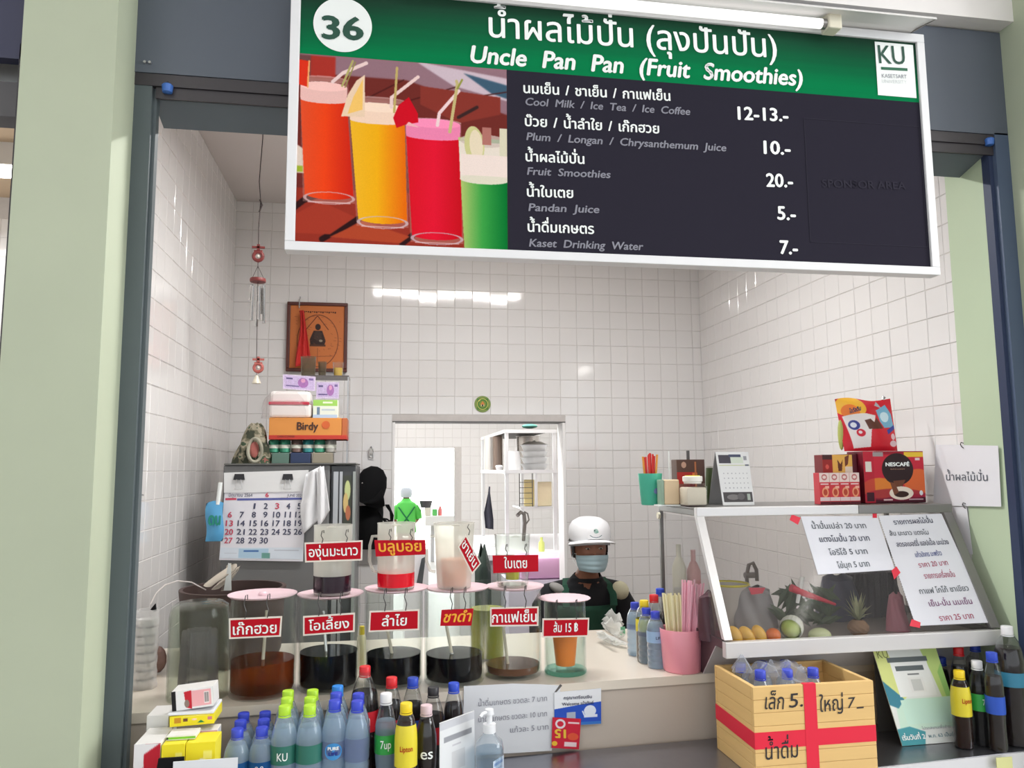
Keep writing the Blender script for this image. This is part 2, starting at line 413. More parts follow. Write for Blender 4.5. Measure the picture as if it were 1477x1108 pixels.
# ---- room behind the doorway
bw = mat('rear_white_wall', (228,228,226), rough=.35, noise=.02)
dr2 = (at(569,640,Y=8.5).x-1.2, at(656,700,Y=8.5).x, 0, at(620,646,Y=8.5).z)
struct('wall_rear_room', wall_hole((-2.2,0),(4.2,2.96), dr2, 8.5, 8.6), grout)
mb = MB()
for i in range(60):
    for j in range(28):
        x = -2.1+i*.1; z = .1+j*.1
        if not (dr2[0]-.05 < x < dr2[1]+.05 and z < dr2[3]+.05): mb.add(_tp.v, _tp.f, Matrix.Translation((x,8.5,z)))
k = mb.build('tile_field', white_tile, bpy.data.objects['wall_rear_room'], fix=False); k['kind'] = 'stuff'
struct('ceiling_rear_room', MB().box((-2.2,4.34,2.8),(4.2,8.6,2.9)), mat('rear_ceiling', (235,235,233), rough=.8))
struct('wall_rear_left', MB().box((-.95,4.34,0),(-.85,8.5,2.8)), bw)
struct('wall_rear_right', MB().box((1.95,4.34,0),(2.05,8.5,2.8)), bw)
mb = MB().box((-4,17,0),(7,17.1,4)); struct('wall_far_hall', mb, mat('far_wall_white', (250,252,250), rough=.8))
struct('beam_far_hall', MB().box((-3,13.6,2.25),(.75,14.0,2.9)), mat('pale_green_beam', (225,242,232), rough=.8))

def area(name, loc, rot, sx, sy, power, col=(1,1,1)):
    l = bpy.data.lights.new(name, 'AREA'); l.shape = 'RECTANGLE'; l.size = sx; l.size_y = sy; l.energy = power; l.color = col
    o = bpy.data.objects.new(name, l); C.objects.link(o); o.location = loc; o.rotation_euler = rot; return o
# fluorescent fittings the place has
def fitting(name, label, x0, x1, y, z, emit=9):
    t = thing(name, label, 'lamp', ((x0+x1)/2, y, z+.05))
    MB().box((x0,y-.03,z+.025),(x1,y+.03,z+.075)).build('housing', nm, t)
    MB().cyl((x0+.02,y,z),(x1-.02,y,z),.014).build('tube', mat('lamp_tube_%g' % emit, (255,250,244), emit=emit), t)
    for a in (x0, x1-.02): MB().box((a,y-.012,z-.018),(a+.02,y+.012,z+.03)).build('socket', jm, t)
    return t
fitting('ceiling_lamp', 'lit tube lamp on the stall ceiling behind the menu sign', -.12, 1.05, 2.74, 2.82, 16)
fitting('ceiling_lamp', 'lit tube lamp on the ceiling of the room behind the doorway', -.3, .9, 6.4, 2.72, 22)
area('rear_room_fill', (.3,4.75,2.72), (0,0,0), 1.6, .5, 45)  # added fill that brightens the rack and its boards
area('rear_room_fill_far', (.3,6.6,2.72), (0,0,0), 1.6, .5, 28)  # second added fill, lifts the rear room's far wall
area('hall_side_daylight', (5.2,.5,2.3), (math.radians(84),0,math.radians(76)), 3.0, 2.0, 130, (.97,.99,1))
area('stall_light', (.46,2.74,2.79), (0,0,0), 1.1, .03, 25, (1,.99,.98))
area('hall_light', (.8,-.6,3.25), (0,0,0), 4, 1.4, 25, (1,.99,.98))
area('far_hall_light', (0,15.6,3.7), (math.radians(25),0,0), 6, 1.5, 900)

for i, x in enumerate((-1.2, 2.9)):  # unseen tubes added to put streaks and highlights on jars and bottles
    t = thing('highlight_lamp', 'added unseen tube lamp for highlights on the glass, %s' % ['left row','right row'][i], 'lamp', (x,-.6,3.2), 'added highlight lamps')
    MB().box((x-.04,-2.6,3.16),(x+.04,1.1,3.299)).build('housing', nm, t); MB().cyl((x,-2.58,3.12),(x,1.08,3.12),.022).build('tube', mat('highlight_tube', (255,252,248), emit=16), t)
# ================================================================ COUNTER AND FRONT SHELF
ctop = mat('cream_solid_counter', (222,212,198), rough=.18, noise=.03, scale=6)
cfac = mat('beige_counter_front', (196,184,172), rough=.4, noise=.04, scale=6)
t = thing('counter', 'cream solid serving counter under the drink jars', 'counter', (.5,2.5,0))
top = [(-.79,2.115),(1.0,2.205),(1.83,2.245),(1.83,2.86),(-.79,2.86)]
MB().prism([(x,y,.875) for x, y in top], (0,0,.025)).build('worktop', ctop, t)
MB().prism([(x,y+(.008 if y < 2.5 else -.01),.0) for x, y in top], (0,0,.874)).build('front_panel', cfac, t)
stl = mat('brushed_stainless', (150,150,158), rough=.28, metal=.9, noise=.05, scale=40)
t = thing('steel_shelf', 'stainless steel ledge along the front of the counter', 'shelf', (.5,2.0,0))
MB().prism([(-.585,1.80,.69),(1.83,1.95,.69),(1.83,2.238,.69),(-.585,2.118,.69)], (0,0,.03)).build('shelf_board', stl, t)
MB().prism([(-.585,1.795,.60),(1.83,1.945,.60),(1.83,1.95,.60),(-.585,1.80,.60)], (0,0,.119)).build('shelf_edge', mat('white_edge', (222,222,226), rough=.3, metal=.3), t)
MB().prism([(-.57,1.84,0),(1.83,1.99,0),(1.83,2.2,0),(-.57,2.1,0)], (0,0,.69)).build('base', mat('shelf_base', (150,150,150), rough=.5), t)
tg = MB().box((0,-.002,0),(.05,0,.025)); 
P = at(1447,1100,Y=1.915); o = MB().box((P.x-.018,1.917,P.z-.02),(P.x+.03,1.919,P.z+.012)).build('yellow_tag', mat('yellow_tag', (214,214,150)), None); tag(o, 'pale yellow tag stuck on the steel ledge edge at the right', 'tag')
# ================================================================ MENU SIGN
SY = 1.90
white_p = mat('white_print', (238,242,240), rough=.5); black_p = mat('black_print', (30,30,36), rough=.5)
grey_p = mat('grey_print', (134,134,146), rough=.5); red_p = mat('red_print', (180,16,34), rough=.5, spec=.12)
green_p = mat('green_print', (16,96,66), rough=.5); pink_p = mat('pink_print', (226,130,160), rough=.5)
blue_p = mat('blue_print', (60,74,140), rough=.5); navy_p = mat('navy_print', (40,44,76), rough=.5)
pencil_p = mat('marker_print', (84,90,100), rough=.6); orange_p = mat('orange_print', (236,168,40), rough=.5)
a = at(410,362,Y=SY-.012); b = at(1357,393,Y=SY-.012); zb = (a.z+b.z)/2-.002; x0, x1 = a.x, b.x
inL = at(425,350,Y=SY-.012).x; inR = at(1345,382,Y=SY-.012).x; inB = at(884,366,Y=SY-.012).z; zt = at(1328,50,Y=SY-.012).z+.002
t = thing('menu_sign', 'large green and black stall menu sign with white frame and smoothie picture', 'sign', ((x0+x1)/2, SY, zb))
fr = mat('white_sign_frame', (228,228,230), rough=.4)
inT = at(1319,60,Y=SY-.012).z
for nm_, A, B in (('frame_bar',(x0,zb),(x1,inB)),('frame_bar',(x0,inT),(x1,zt)),('frame_bar',(x0,inB),(inL,inT)),('frame_bar',(inR,inB),(x1,inT))):
    MB().rbox((A[0],SY-.012,A[1]),(B[0],SY+.03,B[1]),.002).build('frame_bar', fr, t)
can = Can(1100, 420, (46,44,54), (0,0,1100,420))
Wd, Hd = inR-inL, inT-inB
def uz(px, py): # photo pixel to sign unit coords (u right, v down) in a 1100x420 canvas
    p = at(px, py, Y=SY); return ((p.x-inL)/Wd*1100, (inT-p.z)/Hd*420)
gl = [uz(426,79), uz(1325,148)]
yb = (gl[0][1]+gl[1][1])/2
rs = np.random.RandomState(5); streak = rs.rand(420)
def gcol(X, Y):
    k = np.clip(Y/yb, 0, 1); q = np.interp(Y, np.arange(420), np.convolve(streak, np.ones(5)/5, 'same'))-.5
    c = np.clip(k*1.25-.15+.2*np.sin(X/1100*3.3-.4)*(k < .9)+q*.12, 0, 1)
    return 34-18*c, 62+58*c, 48+24*c
can.rect(-1,-1,1101,yb,gcol)
panel = MB().box((inL,SY-.004,inB),(inR,SY+.025,inT)).build('panel', mat('sign_panel', (46,44,54), rough=.6, spec=.0), t)
print_on('sign_face', can, (inL,SY-.004,inT), (inR,SY-.004,inT), (inR,SY-.004,inB), (inL,SY-.004,inB), panel, rough=.6, spec=0)
# printed picture of four tall smoothies on a wooden table
R_ = (65,220,928,1000); pc = Can(560, 506, (112,52,46), R_)
pc.poly([(60,215),(930,215),(930,420),(500,300),(60,300)], (148,128,140)).poly([(540,215),(930,260),(930,360),(700,310)], (206,210,222)).poly([(740,250),(930,290),(930,350),(860,330)], (64,104,128))
pc.rect(110,225,210,330,(170,60,50)).poly([(60,225),(110,225),(110,330),(60,330)], (110,80,80))
pc.blur(5)
for k, (xa, xb) in enumerate([(330,470),(520,700),(700,905)]): pc.line([(xa-40,420-20*k),(xb+20,300+10*k)], 5, (74,36,34))
pc.poly([(560,320),(900,345),(900,420),(720,470),(560,400)], (136,62,52)).line([(720,445),(800,395)], 14, (58,44,44))
pc.poly([(60,600),(120,640),(120,720),(60,720)], (224,232,216)).rect(60,690,90,715,(160,200,60))
pc.poly([(60,780),(930,780),(930,1005),(60,1005)], (150,58,44))
for a_, b_ in (((60,860),(130,800)), ((170,985),(330,885)), ((490,990),(560,930))): pc.line([a_, b_], 24, (46,28,30))
pc.poly([(60,890),(160,830),(300,890),(200,965),(60,965)], (166,66,48)).poly([(200,975),(330,905),(520,960),(480,990)], (176,80,50)).line([(60,850),(180,800)], 14, (50,30,30))
pc.blur(3)
def vgrad(c0, c1, x0, x1, c2=None):
    c0, c1 = np.array(c0), np.array(c1); c2 = np.array(c2) if c2 is not None else None
    def f(X, Y):
        k = np.clip((X-x0)/(x1-x0), 0, 1)
        if c2 is None: return tuple(c0[i]+(c1[i]-c0[i])*k for i in range(3))
        return tuple(np.where(k < .5, c0[i]+(c1[i]-c0[i])*k*2, c1[i]+(c2[i]-c1[i])*(k-.5)*2) for i in range(3))
    return f
def smoothie(xl, xr, top, liq, bot, xlb, xrb, cols, foam, base):
    pc.poly([(xl,top),(xr,top),(xrb,bot+20),(xlb,bot+20)], (206,180,172), .35)
    pc.ell((xl+xr)/2, top, (xr-xl)/2, 14, (220,205,200), .6).ell((xl+xr)/2, top+2, (xr-xl)/2-6, 10, (140,90,80), .5)
    pc.poly([(xl+4,liq+30),(xr-4,liq+30),(xrb-6,bot-6),(xlb+6,bot-6)], vgrad(*cols)).ell((xlb+xrb)/2, bot-14, (xrb-xlb)/2-6, 22, vgrad(*cols))
    pc.poly([(xl+3,liq-22),(xr-3,liq-22),(xr-4,liq+36),(xl+4,liq+36)], foam).ell((xl+xr)/2, liq+36, (xr-xl)/2-4, 14, foam).ell((xl+xr)/2, liq-22, (xr-xl)/2-4, 20, tuple(min(255, c+14) for c in foam))
    pc.ring((xlb+xrb)/2, bot+2, (xrb-xlb)/2, 26, .12, base, .9).line([(xlb+20,bot+20),(xrb-20,bot+20)], 5, (230,225,225), .7)
smoothie(68,262,322,375,815,92,298,((226,92,52),(238,78,30),68,280,(206,44,28)),(238,214,206),(210,190,190))
pc.poly([(60,245),(104,250),(100,360),(60,350)], (222,60,36)).line([(104,250),(100,360)], 7, (240,190,120))
pc.line([(200,330),(240,290),(335,240)], 15, (238,236,232)).line([(238,345),(280,235)], 9, (182,196,120)).line([(250,350),(290,240)], 5, (150,160,90))
smoothie(268,500,394,448,905,306,515,((240,206,50),(242,196,28),270,500,(232,122,20)),(246,240,214),(205,200,205))
pc.poly([(330,290),(332,470),(236,474),(262,380),(296,318)], (238,234,200)).poly([(322,310),(322,440),(262,462),(284,390)], (246,222,120)).line([(440,420),(440,380),(550,282)], 14, (238,234,228)).line([(452,440),(462,250)], 10, (196,196,120))
smoothie(498,732,470,500,962,524,742,((214,26,42),(228,28,58),498,740,(196,20,34)),(238,150,196),(200,190,200))
pc.poly([(512,372),(550,440),(552,478),(498,492),(462,508),(448,466),(470,410)], (206,22,42)).poly([(512,478),(560,500),(500,494)], (240,200,205))
pc.line([(632,485),(640,432),(722,330)], 14, (240,236,236)).line([(684,510),(716,300),(712,288)], 13, (198,206,140)).line([(716,320),(736,280)], 8, (150,170,80))
pc.poly([(720,530),(930,530),(930,1005),(746,1005)], vgrad((190,226,130),(60,180,80),722,925,(10,128,54))).poly([(722,545),(930,548),(930,700),(728,706)], (232,248,232)).ell(830,706,104,20,(224,244,222)).ell(830,540,104,28,(206,212,200),.8)
pc.ell(788,560,42,82,(206,228,160),1,-.1).ell(796,560,28,66,(232,244,212),1,-.1).rect(822,480,860,556,(178,130,120)).rect(896,480,930,600,(220,240,210)).poly([(728,600),(930,600),(930,690),(728,690)], (240,250,240))
pc.blur(1).noise(.05,1); pc.a *= np.array([.97,.86,.86], np.float32)
PTL, PTR, PBR, PBL = [at(x, y, Y=SY-.004) for x, y in ((425,80),(728,103),(735,360),(424,351))]
zT = inT-yb/420*Hd
print_on('smoothie_picture', pc, (inL,SY-.0045,zT), ((PTR.x+PBR.x)/2,SY-.0045,zT), ((PTR.x+PBR.x)/2,SY-.0045,inB), (inL,SY-.0045,inB), panel, rough=.6, spec=.02)
ys = SY-.0052
def W_(s, x0, y0, x1, y1, h, m, **k): return wr(s, x0, y0, x1, y1, ys, h, m, panel, **k)
c = at(494.5,36,Y=ys); MB().cyl((c.x,ys,c.z),(c.x,ys-.0006,c.z),.0735,n=64).build('number_disc', white_p, panel)
wr('36', 464, 55, 525, 57.5, ys-.001, 36, mat('dark_green_print', (22,74,58)), panel, bold=.035)
W_('น้ำผลไม้ปั่น (ลุงปันปัน)', 705, 53, 1121, 83.5, 29, white_p, bold=.012)
W_('Uncle Pan Pan (Fruit Smoothies)', 677, 90, 1157, 124, 25, white_p, bold=.03, slant=.16, sp=.62)
for th, en, y1, y2, y3, y4, xe, xf, xs in (
    ('นมเย็น / ชาเย็น / กาแฟเย็น','Cool Milk / Ice Tea / Ice Coffee',134,145.5,151.6,166,967,995,755),
    ('บ๊วย / น้ำลำใย / เก๊กฮวย','Plum / Longan / Chrysanthemum Juice',181.6,192.6,202,218.4,951,1047,757),
    ('น้ำผลไม้ปั่น','Fruit Smoothies',232.5,236.5,252,257,843,880,758),
    ('น้ำใบเตย','Pandan Juice',283.4,285.6,304.3,307.4,827,864,760),
    ('น้ำดื่มเกษตร','Kaset Drinking Water',334,337.5,355.6,361,857,927,761)):
    W_(th, xs, y1, xe, y2, 11.5, white_p, bold=.024, sp=.4); W_(en, xs+2, y3, xf, y4, 11, grey_p, bold=.022, slant=.18, sp=.55)
for s, x, y, xe, ye in (('12-13.-',1064,172.3,1137.4,175.3),('10.-',1101.4,221.6,1140.5,223.4),('20.-',1105,269,1144,270.3),('5.-',1121,316.5,1148,317.7),('7.-',1124.5,366,1151,367)):
    W_(s, x, y, xe, ye, 18.5, white_p, bold=.03, slant=.03)
faint = mat('faint_print', (54,52,62), rough=.6, spec=0)
q = [at(x, y, Y=ys) for x, y in ((1157,171),(1320,183),(1343,356),(1171,350.6))]
mb = MB(); zz = (q[0].z+q[1].z)/2; zq = (q[2].z+q[3].z)/2; xx = (q[0].x+q[3].x)/2; xr = (q[1].x+q[2].x)/2
for A, B in (((xx,zz),(xr,zz+.002)),((xx,zq),(xr,zq+.002)),((xx,zq),(xx+.002,zz)),((xr,zq),(xr+.002,zz))): mb.box((A[0],ys-.0004,A[1]),(B[0],ys,B[1]))
mb.build('sponsor_outline', faint, panel)
W_('SPONSOR AREA', 1186, 270, 1307, 273.5, 10.5, faint, bold=.02)
q = [at(x, y, Y=ys) for x, y in ((1260.6,60),(1316.5,64),(1316.5,139),(1263.5,137))]
MB().box((q[0].x+.002,ys-.0008,q[3].z),(q[1].x,ys,q[0].z)).build('logo_card', white_p, panel)
yl = ys-.0012
wr('KU', 1268, 91, 1306, 93, yl, 26, mat('dark_green_print', (22,74,58)), panel, bold=.01)
k = wr('I', 1271, 100.5, 1309, 102.5, yl, 4, green_p, panel); 
wr('KASETSART', 1272, 112, 1308, 113.5, yl, 5.5, grey_p, panel); wr('UNIVERSITY', 1272, 119.5, 1308, 121, yl, 5, mat('pale_print', (205,208,210)), panel)

# lamp trough over the sign
t = thing('sign_lamp', 'white enamel tube lamp trough mounted over the menu sign', 'lamp', (.8,1.84,zt+.03))
LX0, LX1 = -.02, at(1347,27,Y=1.80).x
zf_ = at(1347,26,Y=1.79).z; zb_ = zL_ = zt+.003
trough = mat('white_enamel', (226,224,222), rough=.35)
P_ = [(1.905,zb_),(1.905,zb_+.003),(1.87,zf_+.022),(1.79,zf_+.003),(1.788,zf_-.004),(1.793,zf_-.001),(1.868,zf_+.017),(1.898,zb_+.001)]
MB().prism([(LX0,y,z) for y, z in P_], (LX1-LX0,0,0)).build('reflector', trough, t)
MB().prism([(LX1-.003,1.90,zb_+.001),(LX1-.003,1.868,zf_+.016),(LX1-.003,1.793,zf_-.002)], (.003,0,0)).build('end_plate', mat('dull_enamel', (120,116,112), rough=.5), t)
tb = at(1190,35,Y=1.845)
MB().cyl((.0,1.845,tb.z),(tb.x,1.845,tb.z),.0135,n=20).build('tube', mat('sign_tube', (250,248,246), emit=.7), t)
MB().rbox((tb.x,1.825,tb.z-.02),(tb.x+.04,1.868,tb.z+.03),.004).build('socket', mat('cream_plastic', (226,220,200), rough=.5), t)
MB().cyl((tb.x-.012,1.845,tb.z),(tb.x+.004,1.845,tb.z),.0145,n=16).build('tube_cap', mat('aluminium', (150,148,146), rough=.3, metal=.6), t)
# blue knobs
for px, py, w in ((241.5,128,'left'),(1427,205,'right')):
    p = at(px, py, Y=1.985); t = thing('hook_knob', 'blue plastic knob under the %s end of the grey fascia' % w, 'knob', tuple(p), 'blue knobs on the fascia rail')
    MB().lathe([(0,-.012),(.012,-.010),(.014,.008),(.010,.012),(0,.012)], 16, c=tuple(p)).build('knob', mat('blue_plastic', (62,110,190), rough=.4), t)
    MB().cyl((p.x,p.y,p.z+.01),(p.x,p.y+.01,p.z+.03),.003).build('stem', darkst, t)
# ================================================================ WIND CHIME
Yc = 3.2; t = thing('wind_chime', 'wind chime with red charms and silver tubes on a long wire', 'wind chime', tuple(at(372,405,Y=Yc)))
wire = mat('dark_wire', (70,60,60), rough=.5, metal=.5); redw = mat('red_brown_wood', (124,52,50), rough=.5); silver = mat('silver_tube', (200,198,196), rough=.2, metal=.8)
top = Vector((at(379,195,Y=Yc).x, Yc, ZC))
pts = [top, at(379,200,Y=Yc), at(376,235,Y=Yc), at(374,262,Y=Yc), at(376,290,Y=Yc), at(373,330,Y=Yc), at(373,352,Y=Yc)]
MB().tube(pts, .0022, 6).build('wire', wire, t)
mb = MB().tube([at(375,288,Y=Yc), at(378,296,Y=Yc), at(374,306,Y=Yc)], .004, 6); mb.build('wire_knot', wire, t)
def charm(py, s, m):
    c = at(372.5, py, Y=Yc); k = mpp(Yc)*s; mb = MB()
    mb.box((c.x-9*k,Yc-.005,c.z+8*k),(c.x+9*k,Yc+.005,c.z+11*k)).box((c.x-2*k,Yc-.005,c.z+4*k),(c.x+2*k,Yc+.005,c.z+14*k)).box((c.x-6*k,Yc-.005,c.z+2.5*k),(c.x+6*k,Yc+.005,c.z+5*k))
    ring = [(math.cos(q)*6.5*k, math.sin(q)*6.5*k) for q in [i*2*PI/20 for i in range(21)]]
    mb.tube([(c.x+x,Yc,c.z-4*k+z) for x, z in ring], 2.6*k, 8)
    mb.prism([(c.x-6*k,Yc-.004,c.z-8*k),(c.x+6*k,Yc-.004,c.z-8*k),(c.x,Yc-.004,c.z-14*k)], (0,.008,0))
    o = mb.build('charm', m, t); MB().ball((c.x,Yc,c.z-4*k), 2.6*k, 10).build('bead', mat('pale_bead', (220,210,200)), o)
charm(366, .95, redw); charm(527, .85, mat('faded_red_wood', (176,92,84), rough=.5))
c = at(372,405,Y=Yc); k = mpp(Yc)
MB().lathe([(0,-2*k),(10.5*k,-2*k),(11*k,0),(10.5*k,3*k),(0,3*k)], 24, c=tuple(c)).build('chime_disc', redw, t)
mb = MB()
for dx in (-8,0,8): mb.tube([at(372,384,Y=Yc), (c.x+dx*k,Yc,c.z+3*k)], .001, 5)
mb.tube([at(372,378,Y=Yc), at(372,386,Y=Yc)], .0015, 5); mb.tube([c, at(370,515,Y=Yc)], .0015, 5); 
o = mb.build('string', wire, t); o['kind'] = 'stuff'
for i, (dx, dy, L) in enumerate(((-8,0,22),(-5,-6,52),(-1,5,58),(3,-5,50),(8,1,54),(5,6,40))):
    MB().cyl((c.x+dx*k,Yc+dy*k,c.z-(6+i%2*3)*k),(c.x+dx*k+(.2*dx*k),Yc+dy*k,c.z-(6+L)*k),2.2*k,n=10).build('chime_tube', silver, t)
p = at(370,549,Y=Yc); MB().lathe([(0,.022),(.006,.02),(.010,.008),(.018,-.012),(.0165,-.012),(.009,.006),(0,.014)], 20, c=tuple(p)).build('bell', mat('cream_bell', (214,206,186), rough=.3), t)
MB().tube([at(370,513,Y=Yc), at(370,545,Y=Yc)], .0012, 5).build('bell_string', wire, t)
# ================================================================ BACK WALL ITEMS
Yw = YB-.006
def px_box(x0, y0, x1, y1, Y, d, e=.003):
    a, b_, c_, d_ = face_px(x0, y0, x1, y1, Y); return MB().rbox((a.x,Y,c_.z),(b_.x,Y+d,a.z), e)
t = thing('wall_picture', 'orange framed devotional picture of a seated monk hanging on tiles', 'picture', tuple(at(457,485,Y=Yw)))
a, b, c, d = face_px(413,436,501,536,Yw-.025)
frm = mat('dark_red_wood', (84,36,28), rough=.4, noise=.2, scale=20)
w_ = .018
for A, B in (((a.x,a.z-w_),(b.x,a.z)),((a.x,c.z),(b.x,c.z+w_)),((a.x,c.z+w_),(a.x+w_,a.z-w_)),((b.x-w_,c.z+w_),(b.x,a.z-w_))):
    MB().rbox((A[0],Yw-.025,A[1]),(B[0],Yw,B[1]),.003).build('frame_side', frm, t)
bo = MB().box((a.x+.01,Yw-.015,c.z+.01),(b.x-.01,Yw-.004,a.z-.01)).build('board', mat('orange_board', (192,112,58)), t)
can = Can(260,300,(196,114,62),(0,0,88,100)); can.ring(45,56,34,42,.035,(110,60,36)).poly([(44,14),(62,36),(26,36)], (196,114,62)).line([(26,38),(44,16),(62,38)], 1.3, (96,50,30))
can.ell(45,34,4.5,5,(50,34,30)).poly([(38,40),(52,40),(58,56),(56,62),(33,62),(32,54)], (52,36,32)).rect(32,62,58,65,(80,50,36)).ell(45,48,6,8,(66,50,44)).ell(50,56,3,2,(150,140,120))
for i in range(18): can.rect(14+i*3.4,9,16.4+i*3.4,10.5+(i%3)*.6,(70,36,24))
rs = np.random.RandomState(2)
for i in range(60): x, y = rs.rand()*76+6, rs.rand()*80+16; can.line([(x,y),(x+rs.rand()*5,y+rs.rand()*2)], .6, (120,64,40), .7)
can.line([(45,68),(45,92)], .8, (120,64,40)).line([(20,82),(70,80)], .7, (120,64,40)).blur(1)
print_on('picture_print', can, (a.x+w_,Yw-.0155,a.z-w_), (b.x-w_,Yw-.0155,a.z-w_), (b.x-w_,Yw-.0155,c.z+w_), (a.x+w_,Yw-.0155,c.z+w_), bo)
# red cloth on a hook
p = at(433,431,Y=Yw); t = thing('red_ribbon', 'long red cloth ribbon hanging from a wall hook over the picture', 'ribbon', tuple(p))
MB().tube([p+Vector((0,0,.012)), p, p+Vector((0,-.03,-.01)), p+Vector((0,-.035,-.06))], .003, 8).build('hook', silver, t)
rc = mat('red_cloth', (196,44,40), rough=.8)
A0, A1 = at(434,448,Y=4.16), at(437,448,Y=4.16)
def rib(u, v):
    l = at(432-4*v+2*math.sin(v*5), 448+82*v, Y=4.16); r = at(438+11*v, 448+(58+14)*v, Y=4.16); q = l.lerp(r, u); q.y += .008*math.sin(u*14+v*4); return q
MB().grid(rib, 14, 16).build('cloth', rc, t, smooth=True, fix=False, solid=.002)
# round sticker
p = at(696,583,Y=Yw+.002); can = Can(96,96,(74,120,56),(-1,-1,1,1)); can.ring(0,0,1,1,.12,(196,190,90)).ell(0,0,.62,.62,(120,140,60)).poly([(-.4,.1),(0,-.55),(.42,.1)],(206,130,70)).rect(-.3,.1,.3,.4,(214,206,180)).ell(0,.25,.16,.2,(60,60,50)).line([(-.7,-.5),(-.4,-.75)],.1,(214,206,120))
ft = MB().cyl((p.x,Yw+.003,p.z),(p.x,Yw-.001,p.z),.0455,n=40).build('round_emblem', mat('emblem_rim', (120,140,66), rough=.4), None); tag(ft, 'small round green and gold emblem stuck above the doorway', 'sticker')
print_on('emblem_print', can, (p.x-.031,Yw-.001,p.z+.031),(p.x+.031,Yw-.001,p.z+.031),(p.x+.031,Yw-.001,p.z-.031),(p.x-.031,Yw-.001,p.z-.031), ft)
# wall clip over the black cap
p = at(535,652,Y=Yw); t = thing('wall_hook', 'small silver spring hook on the tiles above black cap', 'hook', tuple(p))
mb = MB().tube([p+Vector((.0,-.004,.03)), p+Vector((-.012,-.006,.0)), p+Vector((-.008,-.008,-.03)), p+Vector((.012,-.008,-.034)), p+Vector((.012,-.006,0)), p+Vector((0,-.004,.03))], .0035, 8); mb.build('clip_wire', silver, t)
MB().rbox((p.x-.012,Yw-.008,p.z-.012),(p.x+.014,Yw,p.z+.02),.002).build('clip_plate', mat('clear_grip', (190,188,184), rough=.3), t)
# ================================================================ FRIDGE AND STACK
Yf = 3.3; a = at(322,671,Y=Yf); zf = a.z; xfr = at(476,700,Y=Yf).x
t = thing('refrigerator', 'grey refrigerator with big wall calendar clipped on its side', 'refrigerator', (-.4,3.6,0))
gf = mat('grey_fridge_paint', (112,112,112), rough=.4, noise=.03)
MB().rbox((-.645,Yf,.04),(xfr,3.88,zf),.008).build('body', gf, t)
xd = at(513,700,Y=Yf).x
MB().rbox((xfr+.002,Yf+.004,.06),(xd,3.87,zf-.004),.004).build('door', mat('fridge_door_dark', (58,60,62), rough=.3), t)
for q0, q1, m_ in ((481,488,mat('satin_strip', (176,178,180), rough=.3, metal=.5)),(490,494,mat('satin_strip', (1,1,1))),(509,513,mat('pale_edge', (150,156,152), rough=.3))):
    MB().box((at(q0,700,Y=Yf).x,Yf-.006,.10),(at(q1,700,Y=Yf).x,Yf+.004,zf-.03)).build('door_strip', m_, t)
can = Can(40,140,(70,74,66)); can.ell(.5,.3,.35,.2,(190,200,140)).ell(.3,.55,.3,.2,(206,180,120)).ell(.6,.75,.3,.15,(180,110,80)).blur(3)  # blurred colours painted in as a reflection on the dark door
A = face_px(495,686,507,758,Yf-.001); print_on('door_reflection', can, *A, t)
MB().box((-.64,Yf-.01,zf),(xd,3.88,zf+.006)).build('top_trim', mat('fridge_trim', (96,96,92), rough=.4), t)
ztop = zf+.006
Yk = 3.48
def onz(px0, px1, z0, z1, Y, d, e=.003): return MB().rbox((at(px0,650,Y=Y).x,Y,z0),(at(px1,650,Y=Y).x,Y+d,z1), e)
def zpx(py, Y, px=450): return at(px, py, Y=Y).z
# trays below cans
zt_ = zpx(653,Yk)
for q0, q1, m_, nm_ in ((392,417,mat('green_tin', (96,124,112), rough=.4),'faded green'),(419,448,mat('navy_tin', (44,58,92), rough=.4),'dark blue'),(451,480,mat('beige_tin', (150,142,124), rough=.5),'beige')):
    o = onz(q0,q1,ztop+.0005,zt_,Yk,.09).build('flat_box', m_, None); tag(o, nm_+' flat box under the drink cans on the refrigerator', 'box', 'flat boxes on the refrigerator')
cans_ = [(395,'green'),(411,'green'),(428,'brown'),(444.5,'teal'),(461,'green'),(477,'silver')]
zc0 = zt_+.0005; zc1 = zpx(634.5,Yk); cr = .0245
cm = {'green':(70,150,120),'brown':(120,96,90),'teal':(60,140,140),'silver':(170,166,158)}
for i, (px, c_) in enumerate(cans_):
    x = at(px,650,Y=Yk+.03).x; h = zc1-zc0
    t = thing('drink_can', '%s drink can on the refrigerator, number %s from left under the orange carton' % (c_, ['one','two','three','four','five','six'][i]), 'can', (x,Yk+.03,zc0), 'drink cans on the refrigerator')
    MB().lathe([(0,0),(cr*.8,0),(cr,h*.06),(cr,h*.9),(cr*.85,h*.98),(cr*.85,h),(cr*.78,h*.97),(0,h*.97)], 20, c=(x,Yk+.03,zc0)).build('body', mat('can_'+c_, cm[c_], rough=.25, metal=.5), t, smooth=True)
    MB().lathe([(cr+.0006,h*.35),(cr+.0006,h*.62)], 20, c=(x,Yk+.03,zc0)).build('label_band', mat('can_band', (214,214,200), rough=.4), t)
